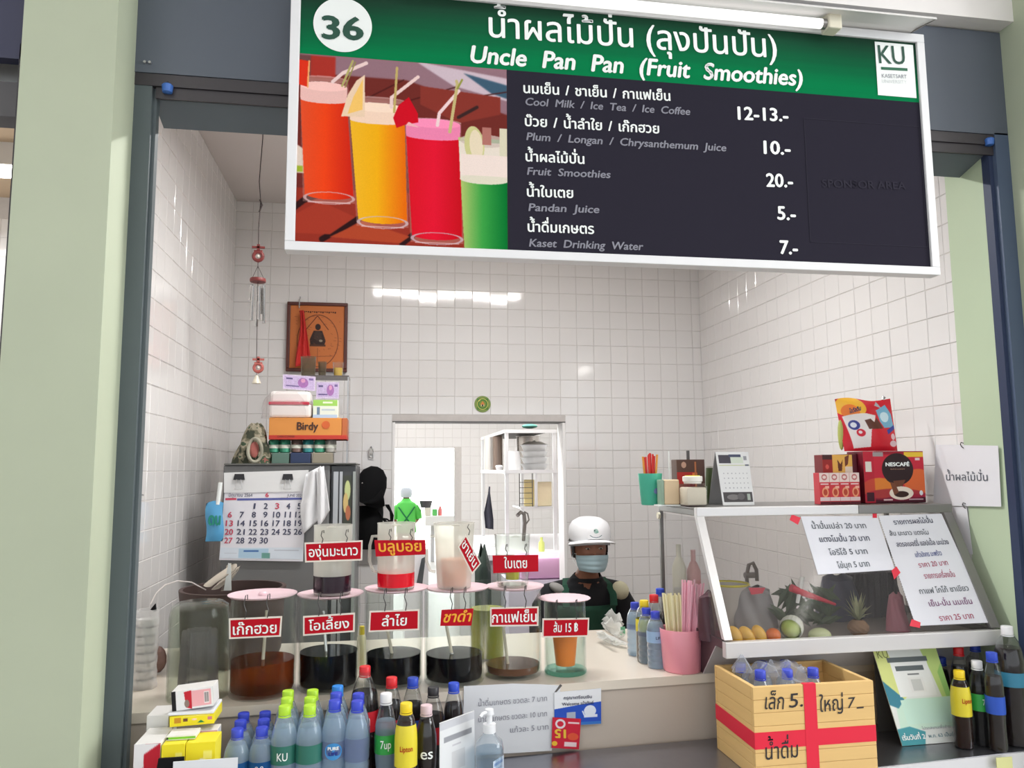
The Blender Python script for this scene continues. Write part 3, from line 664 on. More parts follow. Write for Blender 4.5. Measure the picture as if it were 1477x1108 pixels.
# orange carton
z0 = zc1+.001; z1 = zpx(603,Yk); t = thing('drink_carton', 'orange canned coffee carton lying on the row of cans', 'carton', (at(443,620,Y=Yk).x,Yk,z0))
o = onz(387,492,z0,z1,Yk-.01,.16,.002).build('box', mat('orange_card', (214,140,66), rough=.6), t)
onz(387,500,z0,z0+(z1-z0)*.2,Yk-.0112,.15,.001).build('red_band', mat('red_card', (190,56,40), rough=.6), t)
onz(492.5,500,z0,z1,Yk-.005,.15,.002).build('end_flap', mat('dull_orange_card', (186,104,60), rough=.6), t)
wr('Birdy', 428, 620, 459, 620, Yk-.0115, 11, mat('brown_print', (70,40,30)), t, bold=.03)
p = at(470,613,Y=Yk-.0115); MB().cyl((p.x,p.y,p.z),(p.x,p.y-.0006,p.z),.0175,n=24).build('printed_disc', mat('deep_orange_card', (206,96,44)), t)
wr('CAN COFFEE', 400, 631, 425, 631, Yk-.0115, 3, mat('brown_print', (70,40,30)), t)
zs = z1+.001
# napkin packs
t = thing('napkin_pack', 'white napkin pack with red stripe wrapped in clear plastic', 'napkins', (at(415,600,Y=Yk).x,Yk,zs))
onz(386,448,zs,zpx(583,Yk),Yk+.0,.12,.012).build('pack', mat('napkin_white', (232,226,222), rough=.8), t)
onz(387,446,zpx(583,Yk)+.001,zpx(564,Yk),Yk+.01,.11,.014).build('pack', mat('napkin_white', (1,1,1)), t)
onz(385.5,444,zpx(584,Yk),zpx(580,Yk),Yk-.003,.11,.001).build('stripe', mat('crimson_stripe', (186,50,70), rough=.5), t)
film = glass('plastic_film', (250,248,248), milk=.12, rough=.15)
bx0, bx1 = at(374,600,Y=Yk).x, at(451,600,Y=Yk).x
def bag(u, v):
    an = u*2*PI; rr = 1-.35*v**3; 
    return Vector(((bx0+bx1)/2+math.cos(an)*(bx1-bx0)/2*rr*(1+.05*math.sin(an*7+v*5)), Yk+.06+math.sin(an)*.085*rr*(1+.05*math.sin(an*5)), zs+.0005+v*.115))
MB().grid(bag, 40, 8).build('plastic_wrap', film, t, smooth=True, fix=False)
t = thing('tissue_box', 'small green and white carton beside the napkin pack', 'box', (at(468,600,Y=Yk).x,Yk,zs))
o = onz(451,487,zs,zpx(577,Yk),Yk,.09,.002).build('box', mat('carton_white', (226,228,214), rough=.6), t)
A = face_px(451.5,577,486.5,603,Yk); can = Can(100,72,(224,228,214)); can.rect(0,0,1,.34,(158,204,98)).rect(.16,.4,.28,.85,(110,130,150)).rect(.35,.5,.9,.6,(190,200,205)).rect(0,.82,1,1,(176,196,220)).rect(.4,.1,.8,.2,(230,240,210))
print_on('box_print', can, *A, o)
# little acrylic shelf
t = thing('acrylic_shelf', 'small clear acrylic shelf standing behind the napkins', 'shelf', (at(480,560,Y=3.62).x,3.62,ztop))
zsh = zpx(541,3.64); xa, xb_ = at(440,560,Y=3.64).x, at(503,560,Y=3.64).x
smoke = mat('smoky_edge', (92,84,82), rough=.3); clear = glass('clear_acrylic', (238,236,236), milk=.04)
MB().box((xa,3.64,zsh-.006),(xb_,3.8,zsh)).build('top_board', smoke, t)
for x in (xa, xb_-.004): MB().box((x,3.64,ztop+.001),(x+.004,3.8,zsh-.007)).build('side_panel', clear, t)
MB().box((xb_-.006,3.636,ztop+.001),(xb_,3.639,zsh-.007)).build('edge_strip', mat('satin_strip', (1,1,1)), t)
def cup(name, label, px, ytop, Y, z, r, rb, m, liq=None, liqh=.6, cat='glass', wall=.002, n=28, group=None):
    x = at(px, ytop, Y=Y).x; h = at(px, ytop, Y=Y).z-z; t = thing(name, label, cat, (x,Y,z), group)
    MB().lathe([(0,0),(rb,0),(r,h),(r-wall,h),(rb-wall,wall*2),(0,wall*2)], n, c=(x,Y,z)).build('wall', m, t, smooth=True)
    if liq: 
        rr = (rb-wall*1.3)+(r-rb)*liqh
        MB().lathe([(0,wall*2.2),(rb-wall*1.3,wall*2.2),(rr,h*liqh),(0,h*liqh)], n, c=(x,Y,z)).build('liquid', liq, t, smooth=True)
    return t
clearg = glass('clear_glass', (248,250,250), milk=.02)
cup('offering_glass', 'murky wide glass on acrylic shelf in front of the picture', 445, 515, 3.70, zsh+.0005, .036,.032, glass('old_glass',(226,222,212), milk=.2, milkcol=(170,160,140)))
cup('offering_glass', 'small clear glass on acrylic shelf between two others', 465, 522, 3.70, zsh+.0005, .02,.017, glass('old_glass'))
cup('offering_glass', 'yellow drink in a small glass at the right end of the acrylic shelf', 488, 523, 3.70, zsh+.0005, .026,.022, clearg, mat('yellow_drink', (214,170,60), rough=.2), .6)
for (q, lb, ang) in (((408,540,455,561), 'purple banknote copy leaning on top of the napkin pack', .07), ((456,551,489,575), 'purple banknote copy behind the small green carton', 0)):
    A = face_px(*q, 3.56 if ang else 3.6); can = Can(120,60,(204,190,214)); can.rect(.04,.08,.96,.92,(190,172,206)).ell(.62,.5,.16,.34,(160,110,168)).ell(.62,.35,.07,.14,(206,150,180)).rect(.1,.2,.3,.32,(100,90,130)).rect(.1,.72,.5,.8,(110,96,140)).rect(.8,.15,.93,.28,(120,100,150)).noise(.12,3)
    t = thing('banknote_print', lb, 'banknote', tuple(A[3]))
    Y = A[0].y; sh = Vector((0,0,(A[1].x-A[0].x)*-ang))
    B = [A[0], A[1]+sh, A[2]+sh, A[3]]
    MB().prism([B[3],B[2],B[1],B[0]], (0,.003,0)).build('card', mat('card_purple', (200,188,212), rough=.5), t); print_on('note_print', can, *B, t)
    if ang: pass
A = face_px(455,570,490,604,3.6)
# camouflage bag on the fridge
p = at(358,668,Y=3.42); t = thing('camouflage_bag', 'crumpled camouflage cloth hat lying on the refrigerator at its left', 'hat', (p.x,3.5,ztop))
nt_m = mat('camouflage_cloth', (104,100,84), rough=.9); b_ = nt_m.node_tree; pr = b_.nodes['Principled BSDF']
tc = b_.nodes.new('ShaderNodeTexCoord'); nz = b_.nodes.new('ShaderNodeTexNoise'); nz.inputs['Scale'].default_value = 22; cr_ = b_.nodes.new('ShaderNodeValToRGB'); cr_.color_ramp.interpolation = 'CONSTANT'
els = cr_.color_ramp.elements; els[0].color = (*lin((58,62,48)),1); els[1].position = .45; els[1].color = (*lin((112,108,88)),1)
for ps, c_ in ((.52,(156,148,128)),(.6,(66,84,62)),(.68,(150,92,84))): e_ = els.new(ps); e_.color = (*lin(c_),1)
b_.links.new(tc.outputs['Object'], nz.inputs['Vector']); b_.links.new(nz.outputs['Fac'], cr_.inputs[0]); b_.links.new(cr_.outputs[0], pr.inputs['Base Color'])
pl = at(330,668,Y=3.42).x; pr_ = at(388,668,Y=3.42).x; hz = zpx(611,3.42)-ztop; cx_ = (pl+pr_)/2
def hat(u, v):
    an = u*2*PI; k = math.sqrt(max(0, 1-v*v)); w = .5*(pr_-pl)*(.28+.72*(1-v)**.8 if v < .98 else .25)
    return Vector((cx_+.012*v+math.cos(an)*w*(1+.08*math.sin(an*6+v*8)), 3.5+math.sin(an)*.06*(1-.6*v)*(1+.1*math.sin(an*5)), ztop+.001+hz*(v**.9)+.006*math.sin(an*4)*v))
mb = MB().grid(hat, 48, 14); mb.v.append((cx_+.012,3.5,ztop+hz*1.0)); mb.f += [(14*49+i, 14*49+i+1, len(mb.v)-1) for i in range(48)]; mb.build('cloth', nt_m, t, smooth=True, fix=False)
ring = [Vector((cx_+.022+.028*math.cos(q), 3.425-.008*math.sin(q*2), ztop+.058+.05*math.sin(q))) for q in [i*2*PI/24 for i in range(25)]]
MB().tube(ring, .007, 8).build('hat_band', mat('pale_canvas', (170,166,148), rough=.9), t)
MB().ball((cx_+.018,3.432,ztop+.06), (.02,.008,.035), 12).build('lining_patch', mat('faded_pink_cloth', (176,104,96), rough=.9), t)
# ---- wall calendar on the fridge side
Yq = Yf-.012; t = thing('wall_calendar', 'large white month calendar clipped to the side of the refrigerator', 'calendar', tuple(at(380,760,Y=Yq)))
C4 = [at(x, y, Y=Yq) for x, y in ((324,709),(441,709),(437,810),(316,808))]
MB().prism([C4[3],C4[2],C4[1],C4[0]], (0,.004,0)).build('page', mat('calendar_paper', (226,224,230), rough=.7), t)
C5 = [at(x, y, Y=Yq-.003) for x, y in ((323,682),(445,678),(444,709),(323,711))]
MB().prism([C5[3],C5[2],C5[1],C5[0]], (0,.010,0)).build('folded_pages', mat('calendar_fold', (222,222,222), rough=.7), t)
for px in (345,415):
    p = at(px,688,Y=Yq-.006); o = MB().prism([(p.x-.022,p.y-.004,p.z-.012),(p.x+.022,p.y-.004,p.z-.012),(p.x+.018,p.y,p.z+.012),(p.x-.018,p.y,p.z+.012)], (0,.016,0)).build('binder_clip', black_p, t)
    MB().tube([(p.x-.008,p.y-.006,p.z-.01),(p.x-.014,p.y-.008,p.z-.05),(p.x+.014,p.y-.008,p.z-.05),(p.x+.008,p.y-.006,p.z-.01)], .0015, 6).build('clip_handle', silver, o)
YT = Yq-.0008
def cw(s, px, py, h, m, w=None, **k):
    ws = w or len(s)*h*.62; return wr(s, px-ws/2, py, px+ws/2, py+.3, YT, h, m, t, **k)
rd = mat('calendar_red', (206,70,96)); nb_ = mat('calendar_ink', (72,74,100))
cols = [332,349,366.5,383,399.5,415.5,431.5]
for r, row in enumerate(([None,None,1,2,3,4,5],[6,7,8,9,10,11,12],[13,14,15,16,17,18,19],[20,21,22,23,24,25,26],[27,28,29,30,None,None,None])):
    for i, n in enumerate(row):
        if n is None: continue
        cw(str(n), cols[i]-r*.7, 734+r*12.4, 8.2, rd if (i == 0 or n == 3) else nb_, w=(2.8 if n == 1 else 6 if n < 10 else 10.5 if n in (10,12,13,14,15,16,17,18,19) else 9 if n == 11 else 12), bold=.02)
for x0_, x1_, m_ in ((325,341,rd),(342,438,mat('calendar_blue', (84,92,160)))):
    A = face_px(x0_,718.5,x1_,721.5,YT); MB().add([A[3],A[2],A[1],A[0]], [(0,1,2,3)]).build('header_bar', m_, t, fix=False)
cw('มิถุนายน 2564', 347, 716.5, 4, nb_, w=34); cw('JUNE 2021', 425, 716.5, 4, nb_, w=22); cw('6', 385, 717, 6.5, rd, w=5, bold=.03)
can = Can(200,40,(214,222,232)); can.rect(.22,.1,.58,.95,(176,204,224)).rect(.5,.5,.6,.95,(110,160,150)).rect(.28,.25,.46,.4,(70,110,170)).rect(.65,.2,.95,.3,(190,195,205)).rect(.05,.5,.2,.55,(190,195,205)).blur(1)
A = [at(x, y, Y=YT) for x, y in ((318,790),(437,790),(436.5,807),(317,805.5))]; print_on('footer_print', can, *A, t)
# white cloth hanging beside the calendar
t = thing('white_cloth', 'white cloth hanging over refrigerator edge right of the calendar', 'cloth', tuple(at(455,675,Y=Yf-.03)))
def cl(u, v):
    l = at(441-6*math.sin(v*3)+ (0 if v < .5 else -2), 684+86*v, Y=Yf-.03); r = at(463+8*math.sin(v*2.2)-(10*(v-.6) if v > .6 else 0), 672+72*v, Y=Yf-.03); q = l.lerp(r, u); q.y += .010*math.sin(u*9+v*3)-.006; return q
MB().grid(cl, 20, 20).build('cloth', mat('white_cotton', (228,228,230), rough=.9), t, smooth=True, fix=False, solid=.002)
def cl2(u, v):
    l = at(456+3*v, 678+84*v, Y=Yf-.05); r = at(467+9*v, 672+64*v, Y=Yf-.05); q = l.lerp(r, u); q.y += .007*math.sin(u*8+v*3); return q
MB().grid(cl2, 12, 14).build('cloth_fold', mat('white_cotton', (1,1,1)), t, smooth=True, fix=False, solid=.002)
# blue pouch on the left wall
p = at(308,752,Y=3.25); t = thing('blue_pouch', 'blue printed plastic pouch with white handle left of the calendar', 'pouch', tuple(p))
A = face_px(297,726,322,781,3.25)
def pf(s): 
    return lambda u, v: Vector((A[0].x+(A[1].x-A[0].x)*u+.004*math.sin(v*6), 3.25+s*.012*math.sin(u*PI)*math.sin(v*PI)**.5, A[3].z+(A[0].z-A[3].z)*v+.01*math.sin(u*3)*v))
o = MB().grid(pf(-1), 10, 10).grid(pf(1), 10, 10).build('bag', mat('blue_pouch', (86,160,206), rough=.4), t, smooth=True)
wr('ดน', 300, 757, 318, 757, 3.236, 13, mat('pouch_green', (30,140,120)), t, bold=.05)
MB().tube([at(314,728,Y=3.25), at(316,712,Y=3.25), at(318,696,Y=3.25)], .008, 10).build('handle', white_p, t)
# black cap and bag on hooks
blk = mat('black_fabric', (14,14,16), rough=.85, spec=.2); Yb_ = 4.13
c = at(534,702,Y=Yb_-.02); k = mpp(Yb_)
t = thing('baseball_cap', 'black baseball cap hanging on the tiles right of the refrigerator', 'cap', tuple(c))
M_ = Matrix.Translation(c) @ Matrix.Rotation(.35, 4, 'Y')
mb = MB().lathe([(24*k,-24*k),(25*k,-10*k),(24*k,6*k),(19*k,19*k),(10*k,27*k),(0,29*k)], 32, M_ @ Matrix.Diagonal((.9,.55,1,1)))
mb.build('crown', blk, t, smooth=True, fix=False)
def brim(u, v):
    a = at(517+12*u, 722+8*u, Y=Yb_-.03-.05*math.sin(u*PI)); b = at(548+13*u-6*u*u, 700+30*u, Y=Yb_-.03-.05*math.sin(u*PI)); q = a.lerp(b, v); q.z -= .012*math.sin(v*PI); return q
MB().grid(brim, 12, 12).build('brim', blk, t, smooth=True, fix=False, solid=.003)
MB().ball(at(522.5,697,Y=Yb_-.09), .004, 8).build('eyelet', silver, t)
t = thing('black_bag', 'black shoulder bag hanging under the black cap', 'bag', tuple(at(530,760,Y=Yb_)))
A = face_px(514,730,554,793,Yb_)
def bg(s): 
    def f(u, v):
        w = 1-.12*v; return Vector((A[0].x+(A[1].x-A[0].x)*(u*w+.06*v)+.003*math.sin(v*9), Yb_+.03+s*.04*math.sin(u*PI)**.6*(.6+.4*math.sin(v*PI)), A[3].z+(A[0].z-A[3].z)*v))
    return f
MB().grid(bg(-1), 14, 12).grid(bg(1), 14, 12).build('body', blk, t, smooth=True)
for i in range(3):
    q0 = at(556+i*2,728,Y=Yb_); pts = [q0+Vector((0,0,0)), at(563+i*2,738+i*3,Y=Yb_), at(564+i,750+i*2,Y=Yb_), at(558,757-i*4,Y=Yb_), at(552,748,Y=Yb_), at(546,738,Y=Yb_)]
    MB().tube(pts, .0045, 8).build('strap', blk, t)
# ================================================================ DRINK JARS
CT = .9005
jarg = glass('jar_glass', (250,252,251), milk=.006, milkcol=(220,225,222), rough=.02, refl=.8)
lidm = mat('pink_plastic_lid', (226,196,204), rough=.35); hookm = mat('hook_wire', (80,78,78), rough=.3, metal=.8)
stick = mat('wooden_ladle_handle', (206,196,176), rough=.6)
def plate_sign(s, quad, Y, m, label, rim=None, th=None, fs=.42, base=None, hooks=1, slant=0, tex=None, hookup=16, bold=.015, border=True):
    """red name plate hung by wire hooks; quad = TL, TR, BR, BL in the photograph"""
    q = [at(x, y, Y=Y) for x, y in quad]; t = thing('name_plate', label, 'sign', tuple((q[0]+q[2])/2), 'red drink name plates')
    cen = (q[0]+q[1]+q[2]+q[3])/4
    MB().prism([q[3],q[2],q[1],q[0]], (0,.003,0)).build('board', mat('plate_white', (226,216,206), rough=.45) if border else red_p, t)
    k = [cen+(v-cen)*(.93 if border else 1)+Vector((0,0,0)) for v in q]
    if border:
        U_ = (q[1]-q[0]).normalized(); V_ = (q[0]-q[3]).normalized(); b_ = .0042
        k = [q[0]+U_*b_-V_*b_, q[1]-U_*b_-V_*b_, q[2]-U_*b_+V_*b_, q[3]+U_*b_+V_*b_]
    N = Vector((0,-.0005,0)); MB().add([k[3]+N,k[2]+N,k[1]+N,k[0]+N], [(0,1,2,3)]).build('red_face', red_p, t, fix=False)
    U_ = (q[1]-q[0]); H_ = (q[0]-q[3]).length; V_ = (q[0]-q[3]).normalized(); O = (q[3]+q[2])/2+V_*H_*(base or .28)+N
    text(s, O, U_, V_, H_*fs, m, t, width=U_.length*(th or .8), align='c', bold=bold, slant=slant)
    if hooks:
        for f in (.3, .72) if hooks == 2 else (.8,):
            p = q[0].lerp(q[1], f)+Vector((0,-.001,-.002)); u = Vector((0,0,1)); hh = hookup*mpp(Y)
            MB().tube([p, p+Vector((.003,-.001,hh*.3)), p+Vector((-.003,0,hh*.6)), p+Vector((.0,.002,hh)), p+Vector((.004,.006,hh*1.02)), p+Vector((.004,.008,hh*.8))], .0013, 6).build('hook', hookm, t)
    return t
jarsp = [  # left, right, lowest y, lid/top y, liquid top y, liquid material, what
 (332,427,1013,861,950,glass('tea_amber',(200,130,70),milk=.42,milkcol=(128,68,28)),'brown chrysanthemum tea'),
 (431,518,1003,860,938,mat('black_drink',(8,6,10),rough=.06,spec=.25),'black iced coffee'),
 (527,609,997,852,941,mat('black_drink',(1,1,1)),'black longan juice'),
 (613,697,994,851,941,mat('black_drink',(1,1,1)),'black tea'),
 (699,779,984,849,956,mat('coffee_brown',(100,62,42),rough=.12),'brown milky coffee')]
JY = []
def jar_body(t, x, Y, r, h, base=CT, m=jarg, wall=.003):
    return MB().lathe([(0,0),(r*.96,0),(r,.006),(r,h*.93),(r*.985,h),(r-wall,h),(r-wall-.001,h*.93),(r-wall-.001,.012),(0,.010)], 48, c=(x,Y,base)).build('glass_wall', m, t, smooth=True)
for i, (l, r_, yl, yt, yq, lm, what) in enumerate(jarsp):
    px = (l+r_)/2; f0 = at(px, yl, Z=CT); r = (r_-l)/2*mpp(f0.y+.09, px); Y = f0.y+r; x = at(px, (yl+yt)/2, Y=Y).x
    zt1 = at(px, yt, Y=Y).z; h = zt1-CT
    t = thing('glass_jar', 'tall glass jar of %s standing on the counter' % what, 'jar', (x,Y,CT), 'glass drink jars along the counter')
    jar_body(t, x, Y, r, h)
    zl = at(px, yq, Y=Y).z-CT; rr = r-.006
    MB().lathe([(0,.0125),(rr*.97,.0125),(rr,.02),(rr,zl),(0,zl)], 48, c=(x,Y,CT)).build('drink', lm, t, smooth=True)
    JY.append((x, Y, r, zt1))
# ladle handles sticking out of the drinks
for (ja, p0, p1, y0) in ((0,(383,905),(379,956),.02),(1,(468,905),(471,948),.0),(2,(560,915),(566,946),.0),(3,(645,908),(650,935),.0),(4,(726,905),(733,962),.0)):
    x, Y, r, z = JY[ja]; a = at(*p0, Y=Y); b = at(*p1, Y=Y-.01)
    t = thing('ladle', ['pale ladle handle in the brown chrysanthemum tea','grey ladle handle in the jar of black iced coffee','ladle handle in the black longan juice','short white ladle handle in the jar of black tea','bamboo ladle handle in the milky coffee jar'][ja], 'ladle', tuple(b), 'ladles standing in the drinks')
    d = (b-a).normalized(); a2 = a-d*.045; a2.z = min(a2.z, z-.012)
    MB().tube([a2, b+d*.015], [.0042,.0045], 8).build('handle', stick if ja != 1 else silver, t)
    MB().ball(b+d*.02, (.008,.008,.01), 8).build('bowl', silver, t)
lids = [(330,428,858),(430,524,857),(527,617,850),(615,704,848),(702,783,847)]
LZ = []
for i, (l, r_, y) in enumerate(lids):
    x, Y, r, z = JY[i]; xx = at((l+r_)/2, y, Y=Y).x; R = (r_-l)/2*mpp(Y, (l+r_)/2); Z = z+.0006
    t = thing('plate_lid', 'round pink plastic lid on the %s glass jar' % ['chrysanthemum tea','black iced coffee','longan juice','black tea','milky coffee'][i], 'lid', (xx,Y,Z), 'pink lids on the glass jars')
    MB().lathe([(0,.001),(r*.7,.0),(R*.94,.003),(R,.007),(R,.009),(R*.93,.006),(r*.72,.004),(0,.004)], 56, c=(xx,Y,Z)).build('disc', lidm, t, smooth=True)
    if i == 0: MB().lathe([(.0,.0045),(.012,.0045),(.012,.010),(.008,.014),(0,.014)], 20, c=(xx,Y,Z)).build('knob', lidm, t)
    LZ.append((xx, Y, Z+.0072))
# upturned jar at the left with stacked cups inside
f0 = at(287,1012,Z=CT); r = 42*mpp(f0.y+.09, 287); Y = f0.y+r-.03; x = at(287,940,Y=Y).x; h = at(287,868,Y=Y).z-CT
t = thing('upturned_jar', 'empty glass jar standing upside down at the left end', 'jar', (x,Y,CT))
MB().lathe([(r,0),(r,h*.86),(r*.93,h*.96),(r*.75,h),(0,h),(0,h-.006),(r*.72,h-.006),(r*.9,h*.94),(r-.003,h*.85),(r-.003,0)], 48, c=(x,Y,CT)).build('glass_wall', glass('old_jar_glass',(242,245,240),milk=.05,milkcol=(170,176,168),refl=1.0), t, smooth=True)
t = thing('plastic_cups', 'dark pleated plastic cups under the upturned glass jar', 'cups', (x,Y,CT))
def pl(u, v):
    an = u*2*PI; R = (r*.55+.009*math.sin(an*13))*(1-.12*v); return Vector((x+math.cos(an)*R, Y+math.sin(an)*R, CT+.035+v*h*.56))
MB().grid(pl, 96, 6).build('sleeve', glass('grey_film',(226,220,224),milk=.3,milkcol=(186,180,186),rough=.2), t, smooth=False, fix=False)
MB().cyl((x,Y,CT+.001),(x,Y,CT+.034),r*.5).build('base', mat('grey_cup_base',(150,144,140),rough=.6), t)
# plates of the lower row
def jp(i, s, quad, label, m=white_p, **k):
    x, Y, r, z = JY[i]; return plate_sign(s, quad, Y-r-.016, m, label, hooks=2, hookup=30, **k)
jp(0,'เก๊กฮวย',[(330,892.5),(407,889),(405,918.5),(330.5,922)],'red plate with white writing on the jar of chrysanthemum tea', th=.82, base=.2, fs=.40)
jp(1,'โอเลี้ยง',[(437,889),(512,884),(511.5,911.5),(437,917.5)],'red plate with white writing on the black iced coffee jar', th=.78, base=.24, fs=.36)
jp(2,'ลำไย',[(533,881.5),(605,879),(604.5,909),(531.5,912)],'red plate with white writing hanging on the longan juice jar', th=.5, base=.26, fs=.36)
jp(3,'ชาดำ',[(637,880),(683,878),(680,902.5),(635,903)],'small red plate with yellow writing on the black tea jar', m=orange_p, th=.86, base=.25, fs=.5, slant=.2, bold=.022, border=False)
jp(4,'กาแฟเย็น',[(707,876.5),(777,875),(776.5,903),(707,904)],'red plate with white writing hanging on the milky coffee jar', th=.92, base=.22, fs=.42)
# small jar with the orange cup
f0 = at(815,978,Z=CT); r = 28.5*mpp(f0.y+.06, 815); Y = f0.y+r; x = at(815,920,Y=Y).x; zt1 = at(815,866,Y=Y).z
aq = glass('aqua_glass', (236,246,242), milk=.02, milkcol=(150,210,196), refl=1.4)
t = thing('small_jar', 'small glass jar with thick aqua base at the right of the row', 'jar', (x,Y,CT))
jar_body(t, x, Y, r, zt1-CT, m=glass('pale_jar_glass',(244,250,248),milk=.015,refl=1.2))
MB().lathe([(0,.0),(r*.97,0),(r*1.01,.003),(r*1.01,.010),(r*.95,.013),(0,.011)], 40, c=(x,Y,CT+.0002)).build('base', glass('aqua_base',(216,244,236),milk=.10,milkcol=(150,220,204)), t, smooth=True)
SJ = (x, Y, r, zt1)
co = thing('orange_cup', 'orange plastic measuring cup inside the small aqua jar', 'cup', (x,Y,CT+.022))
hc = at(815,912,Y=Y).z-CT-.03
MB().lathe([(0,0),(r*.46,0),(r*.60,hc),(r*.56,hc),(r*.43,.004),(0,.004)], 28, c=(x,Y,CT+.022)).build('wall', mat('orange_plastic',(255,132,40),rough=.4), co, smooth=True)
t = thing('plate_lid', 'scalloped pink lid on the small aqua glass jar', 'lid', (x,Y,zt1+.0006), 'pink lids on the glass jars')
R = 35*mpp(Y, 815); mb = MB(); n = 96; ang = [i*2*PI/n for i in range(n)]
rr = lambda k, q: k*R*(1+.035*abs(math.sin(q*12))) if k > .8 else k*R
prof = [(0,.001),(.6,.001),(.95,.004),(1,.007),(.95,.009),(.6,.005),(0,.005)]
vs = []; fs = []
for k, z in prof[1:-1]: vs += [(x+rr(k,q)*math.cos(q), Y+rr(k,q)*math.sin(q), zt1+.0006+z) for q in ang]
for j in range(4): fs += [(j*n+i, j*n+(i+1)%n, (j+1)*n+(i+1)%n, (j+1)*n+i) for i in range(n)]
fs += [tuple(range(n))[::-1], tuple(range(4*n,5*n))]; mb.add(vs, fs).build('disc', lidm, t, smooth=True)
plate_sign('ส้ม 15 ฿', [(782.5,892.5),(850,891.5),(849,918.5),(782,920)], Y-r-.016, white_p, 'red plate with white writing on the small aqua jar', hooks=2, hookup=26, th=.52, base=.28, fs=.36)
# ================================================================ JUGS ON THE LIDS
frost = glass('frosted_plastic', (248,248,245), milk=.34, milkcol=(238,238,232), rough=.25)
def jug(i, px, l, r_, ytop, ybot, liqtop, lm, label, kind='measuring_jug', hand=-1, m=frost, taper=.95, rinner=.9):
    x0_, Y, Z = LZ[i]; Y = Y-.0; x = at(px, (ytop+ybot)/2, Y=Y).x; r = (r_-l)/2*mpp(Y, px); zt_ = at(px, ytop, Y=Y).z; h = zt_-Z; rb = r*taper
    t = thing(kind, label, 'jug', (x,Y,Z), 'jugs standing on the jar lids')
    MB().lathe([(0,0),(rb*.97,0),(rb,.004),(r,h*.98),(r*1.02,h),(r*.96,h),(rb*.95,.006),(0,.006)], 40, c=(x,Y,Z)).build('wall', m, t, smooth=True)
    zl = at(px, liqtop, Y=Y).z-Z; ri = rb*rinner
    MB().lathe([(0,.0065),(ri,.0065),(ri+(r-rb)*zl/h,zl),(0,zl)], 36, c=(x,Y,Z)).build('drink', lm, t, smooth=True)
    if hand:
        hx = x+hand*r; s = hand
        MB().tube([(hx-s*.002,Y-.005,Z+h*.80),(hx+s*.014,Y-.01,Z+h*.80),(hx+s*.021,Y-.01,Z+h*.66),(hx+s*.021,Y-.01,Z+h*.42),(hx+s*.010,Y-.01,Z+h*.27),(hx-s*.004,Y-.005,Z+h*.25)], .0045, 8).build('handle', m, t, smooth=True)
    MB().prism([(x-.014,Y-r*.99,Z+h*.97),(x+.014,Y-r*.99,Z+h*.97),(x+.004,Y-r-.010,Z+h*1.0),(x-.004,Y-r-.010,Z+h*1.0)], (0,0,.002)).build('spout', m, t)
    return (x, Y, r, Z, h)
j0 = jug(1, 480, 452, 507, 757, 857, 829, mat('grape_drink',(40,26,36),rough=.15), 'frosted jug of dark grape drink on the pink lid', hand=0, taper=.97, rinner=1.006)
j1 = jug(2, 571.5, 545, 599, 754, 851, 825, mat('red_syrup',(206,14,34),rough=.1), 'frosted jug of bright red syrup on the pink lid', taper=.97, rinner=1.006)
j2 = jug(3, 655, 626, 684, 754, 852, 806, mat('milk_tea',(232,150,112),rough=.3), 'frosted jug of orange milk tea with a tilted name plate', taper=.82, rinner=.70)
gm = glass('mug_glass', (248,250,248), milk=.02, refl=1.5)
j3 = jug(4, 739, 715, 765, 771, 848, 843, glass('thin_water',(240,240,236)), 'clear glass mug holding a small yellow cup on the pink lid', kind='glass_mug', m=gm, taper=.88)
x, Y, r, Z, h = j3
t = thing('yellow_cup', 'small cup of yellow pandan drink inside the clear glass mug', 'cup', (x,Y,Z+.0075)); 
MB().lathe([(0,0),(.022,0),(.0245,.055),(.023,.055),(.020,.003),(0,.003)], 24, c=(x,Y,Z+.016)).build('wall', clearg, t, smooth=True)
MB().lathe([(0,.004),(.0195,.004),(.021,.045),(0,.045)], 24, c=(x,Y,Z+.016)).build('drink', mat('lime_yellow_drink',(214,206,40),rough=.15), t, smooth=True)
def up(j, s, quad, label, m=white_p, **k): return plate_sign(s, quad, j[1]-j[2]-.012, m, label, **k)
up(j0,'องุ่นมะนาว',[(439,783),(523,779.5),(522.5,808.5),(440,811.5)],'red plate with white writing on the dark grape jug', hooks=2, th=.84, base=.28, fs=.38)
up(j1,'บลูบอย',[(540,779.5),(613.5,779),(614,800),(542,803)],'red plate with yellow writing on the red syrup jug', m=orange_p, hooks=2, th=.84, base=.26, fs=.5, bold=.02, border=False)
up(j2,'ชาเย็น',[(672,771),(694,813),(681,829),(660.5,789)],'tilted red plate with white writing on the milk tea jug', hooks=0, th=.8, base=.3, fs=.44)
up(j3,'ใบเตย',[(710.5,801.5),(776.5,800.5),(776.5,824.5),(711.5,827)],'red plate with white writing on the clear glass mug', hooks=2, th=.5, base=.25, fs=.42, border=False)
p = at(676,772,Y=j2[1]-j2[2]-.012); t2 = [o for o in C.objects if o.get('label','').startswith('tilted red plate')][0]
MB().tube([p, p+Vector((.003,-.002,.012)), p+Vector((-.003,.002,.022)), p+Vector((.002,.01,.03))], .0013, 6).build('hook', hookm, t2)
